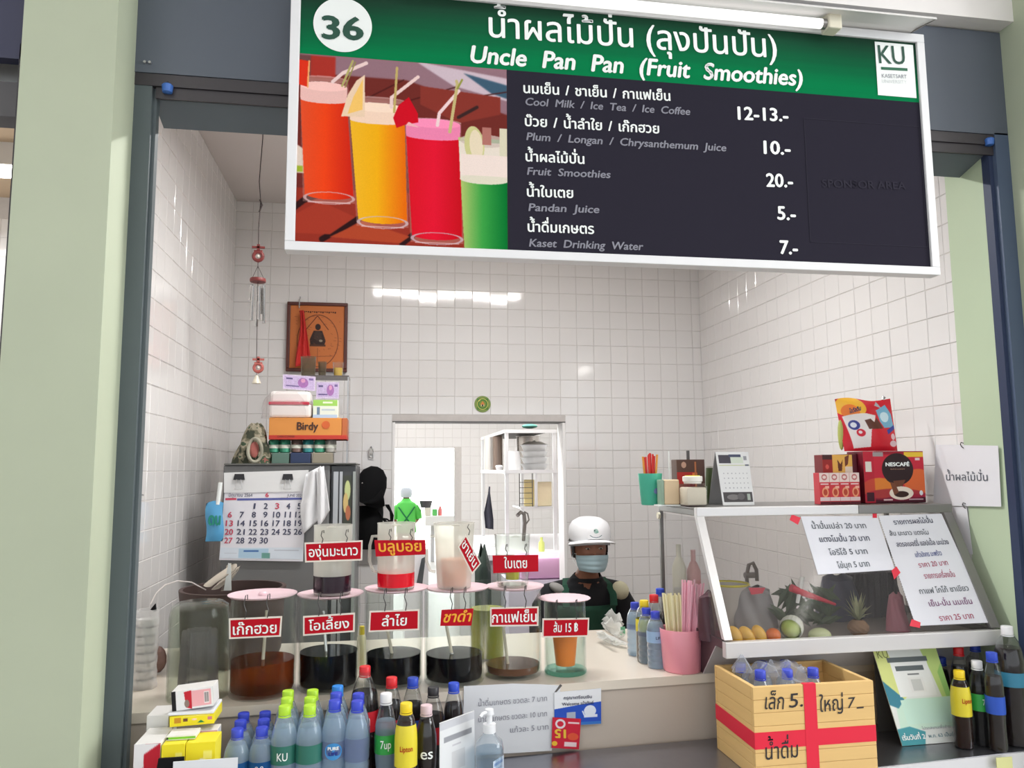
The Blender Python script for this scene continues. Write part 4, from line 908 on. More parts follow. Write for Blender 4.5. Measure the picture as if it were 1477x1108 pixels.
# green jug and yellow bottle behind the jars
Y = 2.52; x = at(703,920,Y=Y).x; t = thing('green_drink_jug', 'tall clear jug of yellow green drink behind the black tea jar', 'jug', (x,Y,CT))
MB().lathe([(0,0),(.055,0),(.06,.235),(.057,.235),(.052,.005),(0,.005)], 32, c=(x,Y,CT)).build('wall', jarg, t, smooth=True)
MB().lathe([(0,.006),(.0515,.006),(.055,.155),(0,.155)], 32, c=(x,Y,CT)).build('drink', mat('olive_drink',(168,164,56),rough=.2), t, smooth=True)
Y = 2.46; x = at(521.5,930,Y=Y).x; t = thing('squeeze_bottle', 'slim bottle with yellow cap between the black drink jars', 'bottle', (x,Y,CT))
MB().lathe([(0,0),(.014,0),(.014,.09),(.009,.10),(0,.10)], 20, c=(x,Y,CT)).build('body', mat('pale_yellow_plastic',(206,204,160),rough=.4), t, smooth=True)
MB().lathe([(0,.1005),(.009,.1005),(.008,.125),(0,.125)], 16, c=(x,Y,CT)).build('cap', mat('yellow_cap_plastic',(214,196,50),rough=.4), t, smooth=True)
# ================================================================ WOODEN TUB, BAG, LEFT END
Y = 2.66; rt = 75*mpp(Y, 336); x = at(337,845,Y=Y).x; zr = at(337,847,Y=Y).z
brn = mat('dark_brown_tub', (66,48,44), rough=.6, noise=.2, scale=12)
t = thing('brown_tub', 'wide dark brown tub behind the jars in front of refrigerator', 'tub', (x,Y,CT))
MB().lathe([(0,0),(rt*.86,0),(rt*.93,.03),(rt*.97,(zr-CT)*.8),(rt,(zr-CT)*.98),(rt,zr-CT),(rt*.93,zr-CT),(rt*.9,(zr-CT)*.8),(rt*.84,.02),(0,.02)], 48, c=(x,Y,CT)).build('tub_wall', brn, t, smooth=True)
t = thing('rag_bundle', 'crumpled pale cloth and paper sticking out of the brown tub', 'cloth', (x-.02,Y,zr-.05))
clth = mat('grey_cream_cloth', (196,186,172), rough=.9)
for k, (p0, p1, w) in enumerate((((303,842),(338,818),.018),((318,845),(341,822),.022),((326,850),(330,815),.012))):
    a = at(*p0, Y=Y-.02+.02*k); b = at(*p1, Y=Y-.01+.02*k); d = b-a
    def sh(u, v, a=a, d=d, w=w, k=k): return a+d*v+Vector((math.cos(u*2*PI)*w*(1+.3*math.sin(u*12+v*4+k))*(1-.4*v), math.sin(u*2*PI)*w*.8, math.sin(u*2*PI+k)*w*.5))
    MB().grid(sh, 18, 6).build('fold', clth, t, smooth=True, fix=False)
a = at(330,852,Y=Y-.02); b = at(331,814,Y=Y-.03); MB().prism([a+Vector((-.016,0,0)), a+Vector((.008,0,0)), b+Vector((.004,0,0)), b+Vector((-.004,0,0.004))], (0,.002,0)).build('paper', white_p, t)
for o in list(t.children): pass
t = thing('white_wire', 'thin white wire arching over the brown tub from left wall', 'wire', tuple(at(230,860,Y=2.6)))
MB().tube([at(217,872,Y=2.5), at(225,856,Y=2.52), at(238,844,Y=2.55), at(256,838,Y=2.6), at(276,840,Y=2.62), at(297,851,Y=2.64)], .002, 6).build('wire', mat('white_cable',(214,206,202)), t)
t = thing('paper_strip', 'long white strip with dark marks on the left wall', 'strip', (XL+.006,2.62,1.3))
a = at(214,600,X=XL+.006); b = at(221,860,X=XL+.006); o = MB().box((XL+.001,2.66,1.12),(XL+.006,2.75,1.72)).build('strip_sheet', mat('strip_white',(228,226,226),rough=.5), t)
mb = MB()
for i in range(9): z = 1.18+i*.055; mb.box((XL+.006,2.69,z),(XL+.0065,2.715,z+.012))
k = mb.build('print_marks', mat('mark_grey',(120,120,124)), t); k['kind'] = 'stuff'
MB().box((XL+.006,2.68,1.42),(XL+.012,2.76,1.426)).build('hook_bar', silver, t)
# tall plastic roll
Y = 2.36; x = at(211,930,Y=Y).x; h = at(211,874,Y=Y).z-CT
t = thing('cup_sleeve', 'tall wrapped sleeve of white cups beside the left post', 'cups', (x,Y,CT))
def slv(u, v): an = u*2*PI; R = .030*(1+.05*math.sin(an*7+v*9)+.04*math.sin(v*40)); return Vector((x+math.cos(an)*R, Y+math.sin(an)*R, CT+v*h*.96))
o = MB().grid(slv, 32, 24).build('wrap', glass('foggy_wrap',(240,240,240),milk=.35,rough=.2), t, smooth=True, fix=False)
for i in range(8): MB().lathe([(.020,0),(.026,.02),(.024,.02),(.018,.001),(0,.001)], 24, c=(x,Y,CT+.004+i*h*.105)).build('paper_cup', mat('cup_white',(226,224,222),rough=.5), t, smooth=True)
x2 = at(221,880,Y=Y).x; MB().prism([(x2-.008,Y,CT+h*.95),(x2+.008,Y-.004,CT+h*.93),(x2+.004,Y,CT+h*1.02)], (0,.01,0)).build('knot', blk, t)
p = at(226,880,Y=2.7); t = thing('phone_charger', 'small white charger plugged into the left wall', 'charger', (XL+.012,2.62,1.10))
MB().rbox((XL+.001,2.60,1.06),(XL+.03,2.65,1.13),.004).build('body', white_p, t); MB().tube([(XL+.03,2.62,1.08),(XL+.05,2.60,1.07),(XL+.07,2.58,1.05)], .003, 6).build('cable', blk, t)
Y = 2.52; p = at(226,960,Y=Y); t = thing('snack_bag', 'small crumpled brown and pink packet behind the upturned jar', 'packet', (p.x,Y,CT))
MB().ball((p.x,Y,CT+.04), (.028,.02,.04), 14).build('packet', mat('brown_pink_packet',(126,96,88),rough=.5,noise=.3,scale=30,bump=.5), t)
# ================================================================ BOTTLES
capc = {'blue':(52,70,196),'royal':(36,70,190),'lime':(176,220,50),'sky':(40,130,214),'red':(214,32,40),'yellow':(238,206,30),'white':(228,228,230),'black':(38,36,40),'pinkw':(214,190,196),'dkred':(96,44,54),'navy':(44,50,120)}
wat = glass('water_bottle', (246,250,253), milk=.13, milkcol=(236,244,250), rough=.05, refl=2.8)
pet = glass('clear_pet', (240,242,242), milk=.03, milkcol=(210,212,214), rough=.05, refl=2.4)
water_in = glass('water_inside', (240,246,252), milk=.36, milkcol=(212,234,250), rough=.04, refl=.6)
cola = mat('cola', (26,12,12), rough=.12); lemon_in = water_in
tea_in = glass('lemon_tea',(130,60,20),milk=.6,milkcol=(70,30,14))
PROF = {
 'water': [(0,.012),(.55,0),(.9,.005),(1,.035),(1,.10),(.93,.125),(1,.15),(1,.205),(.93,.23),(1,.255),(1,.31),(.93,.335),(1,.36),(1,.405),(.96,.43),(1,.45),(1,.66),(.97,.71),(.86,.775),(.68,.84),(.5,.89),(.40,.915),(.40,.955)],
 'contour': [(0,.012),(.5,0),(.86,.004),(.95,.03),(.93,.10),(.86,.2),(.86,.26),(.95,.36),(1,.44),(1,.60),(.97,.68),(.85,.76),(.66,.84),(.5,.89),(.40,.92),(.40,.955)],
 'straight': [(0,.012),(.5,0),(.9,.004),(1,.04),(1,.10),(.95,.2),(.95,.3),(1,.4),(1,.64),(.95,.72),(.80,.80),(.6,.87),(.46,.905),(.42,.92),(.42,.955)],
 'round': [(0,.012),(.6,0),(.95,.01),(1,.05),(1,.6),(.98,.70),(.88,.79),(.68,.87),(.46,.91),(.36,.93),(.36,.955)]}
def rad(P, f):
    for (r0, z0), (r1, z1) in zip(P, P[1:]):
        if z0 <= f <= z1 and z1 > z0: return r0+(r1-r0)*(f-z0)/(z1-z0)
    return P[-1][0]
def bottle(px, ycap, H, r, typ, cap, label, liquid=None, lvl=.86, body=None, lab=None, base=.7205, cat='bottle', group=None, name='drink_bottle', loc=None, n=28, txt=None, Yd=None):
    """px, ycap: the middle of the cap's top edge in the photograph; lab: (z0, z1, material)"""
    if Yd: H = at(px, ycap, Y=Yd).z-base; loc = (at(px, ycap, Y=Yd).x, Yd)
    if loc is None: p = at(px, ycap, Z=base+H); loc = (p.x, p.y)
    x, Y = loc; P = PROF[typ]; t = thing(name, label, cat, (x,Y,base), group)
    B = body or pet
    MB().lathe([(a*r, b*H) for a, b in P], n, c=(x,Y,base)).build('body', B, t, smooth=True)
    if liquid is not None:
        Q = [(max(0,a*r-.0012), b*H) for a, b in P if b < lvl]; Q[0] = (0, Q[0][1]+.002); rl = rad(P, lvl)*r-.0012; Q += [(rl, lvl*H), (0, lvl*H)]
        MB().lathe(Q, n, c=(x,Y,base)).build('drink', liquid, t, smooth=True)
    cr = .0142 if H < .28 else .0155
    if H < .19: cr = .0138
    cm_ = mat('cap_'+cap, capc[cap], rough=.4)
    MB().lathe([(0,.965*H-.012),(cr*.97,.965*H-.012),(cr,.965*H-.008),(cr,H-.0015),(cr*.93,H),(0,H)], 24, c=(x,Y,base)).build('cap', cm_, t, smooth=True)
    MB().lathe([(cr*.98,.965*H-.0165),(cr*1.05,.965*H-.0165),(cr*1.05,.965*H-.013),(cr*.98,.965*H-.013)], 20, c=(x,Y,base), closed=True).build('neck_ring', cm_, t, smooth=True)
    if lab:
        for (f0, f1, m_) in (lab if isinstance(lab, list) else [lab]):
            zs_ = [f0+(f1-f0)*i/6 for i in range(7)]
            MB().lathe([(rad(P, f)*r+.0006, f*H) for f in zs_], n, c=(x,Y,base)).build('label', m_, t, smooth=True, fix=False)
    if txt:
        for (s, f, hh, m_, wd) in txt:
            mb = text(s, (x,Y,base+f*H), XU, ZU, hh, m_, t, width=wd, wrap=rad(P, f)*r+.0012, align='c', bold=.012)
    return t
# --- small water bottles (2 columns, 3 rows)
lb_s = glass('blue_film_label', (120,170,220), milk=.5, milkcol=(60,130,196))
rows_ = ['front','middle','rear']
for c_, (pts_, nm_) in enumerate((([(342.5,1051),(347,1040),(351.5,1031)],'left'),([(378,1049),(380.5,1037),(382.5,1028)],'right'))):
    Y0_ = at(*pts_[0], Z=.7205+.1835).y; H_ = .1835
    for i, (px, y) in enumerate(pts_):
        Yi = Y0_+i*.0595; bottle(px, y, .1835, .0285, 'water', 'blue', 'small blue-capped water bottle, %s of the %s column of three' % (rows_[i], nm_), water_in, .82, wat, (.40,.62,lb_s), group='small blue-capped water bottles', name='water_bottle', loc=(at(px,y,Y=Yi).x,Yi),
               txt=[('๐ ๐', .54, .008, white_p, .018), ('๐๐', .48, .007, white_p, .014)] if i == 0 else None)
lb_g = mat('dark_green_label', (44,110,96), rough=.4); lb_b = mat('blue_brand_label', (60,140,200), rough=.4); lb_v = glass('pale_violet_label', (200,206,230), milk=.3, milkcol=(196,206,230))
for c_, (pts_, nm_) in enumerate((([(411,1018),(414,1008),(415.5,1000)],'left'),([(447,1017),(447.5,1007),(451,998)],'right'))):
    Y0_ = at(*pts_[0], Z=.7205+.230).y
    for i, (px, y) in enumerate(pts_):
        Yi = Y0_+i*.064; bottle(px, y, .230, .0305, 'water', 'lime', 'lime-capped water bottle with green label, %s of the %s column' % (rows_[i], nm_), water_in, .80, wat, (.46,.64,lb_g), group='lime-capped water bottles', name='water_bottle', loc=(at(px,y,Y=Yi).x,Yi),
               txt=[('KU', .505, .017, white_p, .024)] if (i == 0 and c_ == 0) else None)
for i, (px, y, cp) in enumerate(((483,1010,'blue'),(485,1001,'blue'),(487,992,'sky'))):
    Yi = at(483, 1010, Z=.7205+.2355).y+i*.062; t = bottle(px, y, .2355, .030, 'water', cp, '%s water bottle with round blue label, %s of its column' % (['blue-capped','blue-capped','sky-capped'][i], rows_[i]), water_in, .84, wat, (.47,.63,lb_v), group='blue-label water bottles', name='water_bottle', loc=(at(px,y,Y=Yi).x,Yi))
    if i == 0:
        x, Y, z = t.location; R = .0312
        mb = MB(); n = 24
        mb.add([(x+R*math.sin(a_/R), Y-R*math.cos(a_/R), z+.128+b_) for a_, b_ in [(0,0)]+[(.021*math.cos(q), .019*math.sin(q)) for q in [k*2*PI/n for k in range(n)]]], [(0,k+1,(k+1)%n+1) for k in range(n)])
        mb.build('round_label', lb_b, t, fix=False)
        text('PURE', (x,Y,z+.132), XU, ZU, .007, white_p, t, width=.026, wrap=R+.0006, align='c', bold=.05)
        text('LIFE', (x,Y,z+.120), XU, ZU, .007, mat('deep_blue_label',(30,50,130)), t, width=.022, wrap=R+.0006, align='c', bold=.08)
for i, (px, y) in enumerate(((515.5,1011),(517,1002))):
    Yi = at(515.5, 1011, Z=.7205+.234).y+i*.062; bottle(px, y, .234, .0285, 'water', 'blue', 'blue-capped water bottle with pale violet label, %s of the pair' % ('front','rear')[i], water_in, .84, wat, (.44,.66,lb_v), group='violet-label water bottles', name='water_bottle', loc=(at(px,y,Y=Yi).x,Yi),
           txt=None)
rl = mat('red_label', (206,28,44), rough=.4); bl_ = mat('bright_blue_label', (40,84,190), rough=.4); gl_ = mat('green_label', (48,160,70), rough=.4); yl_ = mat('yellow_label', (222,206,50), rough=.4); tl_ = mat('teal_label', (56,130,160), rough=.4)
bottle(526.5, 961, .255, .038, 'contour', 'red', 'large cola bottle with red cap and red label at rear', cola, .78, pet, (.44,.62,rl), txt=[('โค้ก', .50, .02, white_p, .03)], Yd=2.086)
bottle(565, 977, .222, .029, 'contour', 'red', 'cola bottle with red cap behind the white-capped soda', cola, .76, pet, (.44,.6,rl), Yd=2.071)
bottle(595.5, 977.5, .226, .028, 'straight', 'royal', 'cola bottle with blue cap and blue label left of the black-capped one', cola, .74, pet, (.44,.58,bl_), Yd=2.092)
bottle(625, 991, .205, .028, 'contour', 'black', 'black-capped cola bottle with red label', cola, .72, pet, (.42,.60,rl), Yd=2.031)
bottle(654.5, 985, .212, .027, 'straight', 'royal', 'blue-capped cola bottle beside the white price sheet', cola, .78, pet, (.40,.55,bl_), Yd=2.051)
bottle(557, 1000, .224, .0262, 'contour', 'white', 'clear lemon soda bottle with white cap and green label', water_in, .74, pet, (.44,.62,gl_), txt=[('7up', .50, .018, white_p, .026)], Yd=1.96)
bottle(586, 1014, .198, .0262, 'round', 'yellow', 'yellow-capped lemon tea bottle with yellow label at the front', tea_in, .84, pet, [(.40,.80,yl_)], txt=[('Lipton', .56, .012, red_p, .03)], Yd=1.902)
bottle(615, 1017, .198, .0255, 'contour', 'pinkw', 'dark soda bottle with pale pink cap and white letters', cola, .86, pet, txt=[('es', .46, .024, white_p, .03)], Yd=1.936)
# right-hand group
bottle(1383, 967, .182, .0255, 'round', 'yellow', 'yellow-capped lemon tea bottle by the leaning poster', tea_in, .84, pet, [(.42,.80,yl_)], txt=[('Lipton', .60, .012, red_p, .03)], Yd=2.001)
bottle(1408.5, 953, .205, .026, 'contour', 'white', 'lemon soda bottle with white cap in front of the big bottle', glass('dark_water',(140,140,146),milk=.35,milkcol=(60,58,62)), .72, pet, (.42,.62,gl_), txt=[('7up', .50, .015, white_p, .022)], Yd=2.008)
bottle(1430, 941, .215, .024, 'straight', 'royal', 'cola bottle with blue cap and blue label at the right end', cola, .76, pet, (.38,.56,bl_), Yd=1.962)
bottle(1452, 903, .285, .039, 'round', 'white', 'big soda bottle with white cap at the right end', cola, .82, pet, [(.50,.62,tl_)], Yd=1.998)
bottle(1382, 933, .222, .0255, 'contour', 'red', 'red-capped cola bottle behind the yellow-capped tea', cola, .78, pet, (.42,.5,rl), Yd=2.1)
bottle(1406, 927, .222, .0245, 'straight', 'royal', 'blue-capped cola bottle behind the white-capped soda', cola, .76, pet, Yd=2.118)
bottle(1357, 948, .20, .022, 'straight', 'royal', 'small blue-capped bottle half hidden behind the leaning poster', cola, .82, pet, Yd=2.17)
# counter group behind the straws
cb = .9005
bottle(945, 882, .165, .0275, 'water', 'blue', 'front blue-capped water bottle left of the pink straw cup', water_in, .8, wat, (.46,.66,mat('ice_blue_label',(150,180,214),rough=.4)), base=cb, txt=[('LIFE', .53, .008, navy_p, .02)])
bottle(932, 877, .165, .0275, 'water', 'blue', 'blue-capped bottle behind the front counter bottle', water_in, .8, wat, (.5,.58,lb_v), base=cb)
bottle(915.5, 869, .165, .0275, 'water', 'blue', 'leftmost blue-capped water bottle on the counter', water_in, .8, wat, (.5,.6,lb_v), base=cb)
bottle(929, 866, .185, .028, 'round', 'yellow', 'yellow-capped bottle in the counter group by the straws', tea_in, .5, pet, (.5,.7,yl_), base=cb)
bottle(943, 858, .20, .029, 'contour', 'red', 'red-capped cola bottle in the counter group by the straws', cola, .6, pet, base=cb)
bottle(952, 849, .205, .029, 'straight', 'royal', 'blue-capped cola bottle in the counter group by the straws', cola, .62, pet, base=cb)
# ================================================================ STRAW CUP, BAGS ON THE COUNTER
f0 = at(989,973,Z=CT); Y = f0.y+.052; k = mpp(Y,989); x = at(989,940,Y=Y).x-.012; h = at(989,906,Y=Y).z-CT
pinkp = mat('pink_plastic', (232,150,164), rough=.3)
t = thing('straw_cup', 'pink plastic cup full of straws on the counter', 'cup', (x,Y,CT))
MB().lathe([(0,0),(24*k,0),(25*k,.004),(28.5*k,h),(28*k,h+.002),(27*k,h),(23.5*k,.006),(0,.006)], 40, c=(x,Y,CT)).build('wall', pinkp, t, smooth=True)
sy = mat('cream_straw', (240,232,190), rough=.4); spk = mat('pink_straw', (246,186,202), rough=.35)
STR = [(t, sy, (955,982), (966,986), 857, 14, 'cream'), (t, spk, (982,1012), (984,1000), 838, 20, 'pink')]
rs = random.Random(4)
_W = ['leftmost','second','third','fourth','fifth','sixth','seventh','eighth','ninth','tenth','eleventh','twelfth','thirteenth','fourteenth','fifteenth','sixteenth','seventeenth','eighteenth','nineteenth','twentieth']
def ORD(i, n): return 'leftmost' if i == 0 else 'rightmost' if i == n-1 else _W[i]+' from the left'
for grp, m_, (tl, tr), (bl2, br2), ty, n, nm_ in STR:
    for i in range(n):
        f = (i+.5)/n; dy = rs.uniform(-.014,.014)
        a = at(tl+(tr-tl)*f, ty+rs.uniform(-2,3)+(5 if nm_=='pink' and f > .5 else 0), Y=Y+dy); b = at(bl2+(br2-bl2)*f, 955, Y=Y+dy*.6)
        if nm_ == 'pink' and i % 3 == 0: a.x += .012; b.x += .004
        o = MB().cyl(b, a, .003, n=8, cap=False).build('straw', m_, None, smooth=True, fix=False)
        tag(o, '%s drinking straw in the pink plastic cup, %s' % (nm_, ORD(i, n)), 'straw', '%s straws in the pink cup' % nm_)
# plastic bags
wbag = glass('white_plastic_bag', (250,250,250), milk=.6, milkcol=(236,238,236), rough=.3)
t = thing('plastic_bags', 'pile of folded clear plastic bags on the counter by the bottles', 'bags', tuple(at(892,925,Z=CT)))
for i, (pa, pb, wd, th) in enumerate((((870,925),(910,935),.035,.010),((876,905),(905,922),.05,.03),((880,898),(903,908),.03,.035),((868,918),(892,932),.02,.012))):
    a = at(*pa, Z=CT+.012+i*.006); b = at(*pb, Z=CT+.012+i*.006); a.y += .05; b.y += .05
    def bgf(u, v, a=a, b=b, wd=wd, th=th, i=i):
        p = a.lerp(b, u); an = v*2*PI; s_ = math.sin(PI*min(max(u,.03),.97))**.5
        return Vector((p.x+.006*math.sin(an*3+u*9+i), p.y+math.cos(an)*wd*s_*(1+.2*math.sin(u*13+i)), max(CT+.0012+i*.003, p.z+th*.3+math.sin(an)*th*s_*(1+.25*math.sin(u*17+an*4)))))
    MB().grid(bgf, 24, 20).build('folded_bag', wbag, t, smooth=True, fix=False)
p = at(897,912,Z=CT+.03); MB().box((p.x-.004,p.y,p.z-.01),(p.x+.012,p.y+.003,p.z+.018)).build('green_print', mat('bag_green',(120,190,150)), t)
# ================================================================ DISPLAY CASE
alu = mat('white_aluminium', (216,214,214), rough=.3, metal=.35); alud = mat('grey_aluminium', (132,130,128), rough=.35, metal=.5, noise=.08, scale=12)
KX0, KX1, KYT, KYB, KZT = .93, 1.79, 2.21, 2.535, EYE-.12   # top front edge at KYT
KYF, KZF = 2.045, EYE-.477                                   # foot of the sloping glass
t = thing('display_case', 'metal framed fruit display case with sloping glass on the counter', 'display case', ((KX0+KX1)/2,2.3,CT))
MB().box((KX0,KYT+.02,KZT-.004),(KX1,KYB,KZT)).build('top_panel', alud, t)
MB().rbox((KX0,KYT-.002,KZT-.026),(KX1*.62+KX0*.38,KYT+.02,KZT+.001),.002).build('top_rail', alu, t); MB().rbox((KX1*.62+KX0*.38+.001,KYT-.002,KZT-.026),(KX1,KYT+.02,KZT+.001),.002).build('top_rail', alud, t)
MB().rbox((KX0,KYT+.02,KZT-.024),(KX0+.012,KYB,KZT-.0045),.002).build('side_rail', alud, t)
sl = Vector((0, KYF-KYT, KZF-(KZT-.026)))
def slant(x0, x1, m_, nm_='sloping_bar'):
    MB().prism([(x0,KYT,KZT-.024),(x1,KYT,KZT-.024),(x1,KYT+.018,KZT-.024),(x0,KYT+.018,KZT-.024)], sl*.99).build(nm_, m_, t)
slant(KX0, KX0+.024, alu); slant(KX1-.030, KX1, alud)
MB().rbox((KX0,KYF-.006,KZF-.043),(KX1,KYF+.018,KZF),.002).build('bottom_rail', alu, t)
pg = [(KX0+.024,KYT+.008,KZT-.026),(KX1-.03,KYT+.008,KZT-.026)]; dn = sl*.985
gls = glass('case_glass', (232,230,228), milk=.07, milkcol=(214,210,208), rough=.06, refl=.9)
MB().add([Vector(pg[0]), Vector(pg[1]), Vector(pg[1])+dn, Vector(pg[0])+dn], [(3,2,1,0)]).build('sloping_glass', gls, t, fix=False)
MB().prism([(KX0,2.105,KZF-.023),(KX1,2.105,KZF-.023),(KX1,2.20,CT+.001),(KX0,2.20,CT+.001)], (0,.004,0)).build('front_panel', mat('case_white_panel',(214,212,214),rough=.35,metal=.2,noise=.05), t)
MB().add([(KX0+.006,KYT+.012,KZT-.03),(KX0+.006,KYB,KZT-.03),(KX0+.006,KYB,KZF),(KX0+.006,KYF+.014,KZF)], [(0,1,2,3)]).build('side_glass', glass('side_glass',(226,224,224),milk=.07,milkcol=(210,208,208),rough=.08,refl=.9), t, fix=False)
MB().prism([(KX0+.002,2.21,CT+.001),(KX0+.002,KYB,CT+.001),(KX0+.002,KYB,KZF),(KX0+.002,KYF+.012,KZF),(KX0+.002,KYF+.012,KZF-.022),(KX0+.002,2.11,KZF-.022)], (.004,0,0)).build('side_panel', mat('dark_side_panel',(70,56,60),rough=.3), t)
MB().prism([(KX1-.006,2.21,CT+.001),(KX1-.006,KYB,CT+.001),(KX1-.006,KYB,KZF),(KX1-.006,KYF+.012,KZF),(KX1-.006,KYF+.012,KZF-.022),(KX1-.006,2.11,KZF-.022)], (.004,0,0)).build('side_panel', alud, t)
MB().box((KX0,KYB-.012,CT+.001),(KX0+.012,KYB,KZT-.025)).build('corner_post', alud, t); MB().box((KX1-.012,KYB-.012,CT+.001),(KX1,KYB,KZT-.025)).build('corner_post', alud, t)
KF = KZF-.02
MB().box((KX0+.01,KYF+.02,KF-.002),(KX1-.01,KYB,KF)).build('shelf_board', mat('case_shelf',(170,162,156),rough=.4), t)
p = at(922,742,Y=KYB-.02); MB().cyl((KX0-.008,KYB-.01,KZT-.04),(KX0,KYB-.01,KZT-.04),.011,n=16).build('knob', mat('cream_plastic',(226,220,200)), t)
# price sheets on the glass
def on_glass(px, py, push=.002):
    d = _w + _r*((px-CX)/FPX) - _u*((py-CY)/FPX); P0 = Vector(pg[0])-Vector((0,0,EYE)); n = Vector((1,0,0)).cross(sl).normalized()
    if n.y > 0: n = -n
    return Vector((0,0,EYE)) + d*((P0+n*push).dot(n)/d.dot(n))
pap = mat('price_paper', (226,226,234), rough=.7)
def sheet(quad, label, lines, cat='price sheet'):
    q = [on_glass(*v, push=.004) for v in quad]; t = thing('price_sheet', label, cat, tuple(q[3]))
    n = (q[1]-q[3]).cross(q[0]-q[3]).normalized(); n = n if n.y < 0 else -n
    MB().prism([q[3],q[2],q[1],q[0]], -n*.001).build('paper', pap, t)
    fr_ = MB(); N_ = 46   # torn serrated edge
    for e0, e1 in ((0,3),(3,2)):
        for i in range(N_):
            a = q[e0].lerp(q[e1], i/N_); b = q[e0].lerp(q[e1], (i+.6)/N_); c_ = q[e0].lerp(q[e1], (i+.3)/N_) + (a-(q[0]+q[1]+q[2]+q[3])/4).normalized()*.004
            fr_.add([a+n*.0003,b+n*.0003,c_+n*.0003], [(0,1,2)])
    o = fr_.build('serrated_edge', mat('torn_edge',(120,118,122),rough=.8), t); o['kind'] = 'stuff'
    for s, xa, ya, xb, yb, h, m_ in lines:
        a = on_glass(xa, ya, .0045); b = on_glass(xb, yb, .0045); U_ = b-a; V_ = (-sl).normalized()
        text(s, a, U_, V_, h*mpp(2.14,1200), m_, t, width=U_.length, bold=.01)
    return t
sheet([(1155,745),(1265,744),(1291,822),(1180,829)], 'white price sheet taped on the left half of case glass', [
 ('น้ำปั่นเปล่า 20 บาท',1172,763,1250,762,6,pencil_p),('แตงโมปั่น 20 บาท',1183,782,1255,780,6,navy_p),('โอริโอ้ 5 บาท',1197,801,1252,799,6,pencil_p),('ไข่มุก 5 บาท',1209,820,1255,817,6,pencil_p)])
sheet([(1267,744),(1358,741),(1429,898),(1321,903)], 'tall white price sheet taped on the right half of case glass', [
 ('รายการผลไม้ปั่น',1290,757,1346,754,5.5,navy_p),('ส้ม มะนาว แตงโม',1284,773,1340,771,5.2,pencil_p),('สตรอเบอร์รี่ แอปเปิ้ล มะม่วง',1294,789,1369,785,5.4,navy_p),('แก้วมังกร มะพร้าว',1321,804,1359,801,5.2,blue_p),('ราคา 20 บาท',1326,819,1368,815,5.4,mat('crimson_marker',(170,70,100))),
 ('รายการเครื่องปั่น',1334,835,1378,832,5.6,mat('crimson_marker',(1,1,1))),('กาแฟ โกโก้ ชาเขียว',1327,857,1398,852,5.6,pencil_p),('เย็น-ปั่น นมเย็น',1341,875,1403,871,5.6,mat('plum_marker',(120,60,110))),('ราคา 25 บาท',1356,896,1405,892,5.6,mat('crimson_marker',(1,1,1)))])
tape = mat('red_tape', (222,30,60), rough=.45)
for i, (quad, w) in enumerate((([(1142,742),(1155,747),(1151,757),(1139,750)],'at the top left corner of price sheet'),([(1258,733),(1264,733),(1265,747),(1259,747)],'at the top between the two price sheets'),([(1286,823),(1293,817),(1299,826),(1290,836)],'at the foot of the left price sheet'),([(1315,893),(1328,898),(1327,906),(1312,903)],'at the bottom corner of tall price sheet'))):
    q = [on_glass(*v, push=.006) for v in quad]; n = (q[1]-q[3]).cross(q[0]-q[3]).normalized(); n = n if n.y < 0 else -n
    o = MB().prism(q[::-1], -n*.0005).build('tape_piece', tape, None); tag(o, 'small piece of red tape '+w, 'tape', 'red tape pieces on the case glass')
# ---- fruit inside
def inside(px, py, Y): p = at(px, py, Y=Y); return p
mango = mat('yellow_mango', (224,176,70), rough=.4, noise=.12, scale=20)
for i, (px, py, a) in enumerate(((1060,905,.5),(1077,903,.7),(1095,909,.5))):
    p = inside(px, py, 2.10); p.z = KF+.024; o = MB().ball(tuple(p), (.019,.016,.030), 18, Euler((0,-a,0)).to_matrix().to_4x4()).build('mango', mango, None, smooth=True)
    tag(o, 'yellow fruit in the display case, %s of three in the left corner' % ['leftmost','middle','rightmost'][i], 'fruit', 'yellow fruits in the display case')
p = inside(1115,908,2.10); o = MB().ball((p.x,p.y,KF+.021), (.021,.021,.020), 18).build('orange', mat('orange_peel',(226,120,60),rough=.5,bump=.2,scale=60), None, smooth=True); tag(o, 'small orange in the display case beside the netted fruit', 'fruit')
p = inside(1141,893,2.12); z = KF+.036
t = thing('netted_guava', 'green fruit in white foam net inside the display case', 'fruit', (p.x,2.12,KF))
Mg = Euler((PI/2+.2,0,-.7)).to_matrix().to_4x4()
MB().ball((p.x,2.12,z), (.029,.029,.034), 20, Mg).build('fruit', mat('guava_green',(170,196,84),rough=.4), t, smooth=True)
def net(u, v):
    q = Vector((math.cos(u*2*PI)*.033*(1+.03*math.sin(u*40*PI)*math.sin(v*30)), math.sin(u*2*PI)*.033*(1+.03*math.sin(u*40*PI)), 0)); w = -.030+v*.048; s_ = math.sqrt(max(.05, 1-(w/.045)**2)); q.x *= s_; q.y *= s_; q.z = w
    return Vector((p.x,2.12,z)) + (Mg.to_3x3() @ q)
MB().grid(net, 60, 12).build('foam_net', mat('foam_white',(216,222,208),rough=.8), t, smooth=True, fix=False)
p = inside(1185,915,2.10); o = MB().ball((p.x,2.11,KF+.012), (.034,.026,.022), 20).build('melon_half', mat('pale_green_melon',(206,216,170),rough=.4,noise=.1,scale=12), None, smooth=True); tag(o, 'pale green melon half in the middle of the display case', 'fruit')
p = inside(1238,905,2.14); t = thing('pineapple', 'small pineapple with pale spiky crown in the display case', 'pineapple', (p.x,2.14,KF))
def pin(u, v): an = u*2*PI; R = .030*math.sin(PI*min(.97,max(.06,.1+v*.82)))**.6*(1+.05*math.sin(an*9+v*20)); return Vector((p.x+math.cos(an)*R, 2.14+math.sin(an)*R, KF+.001+v*.045))
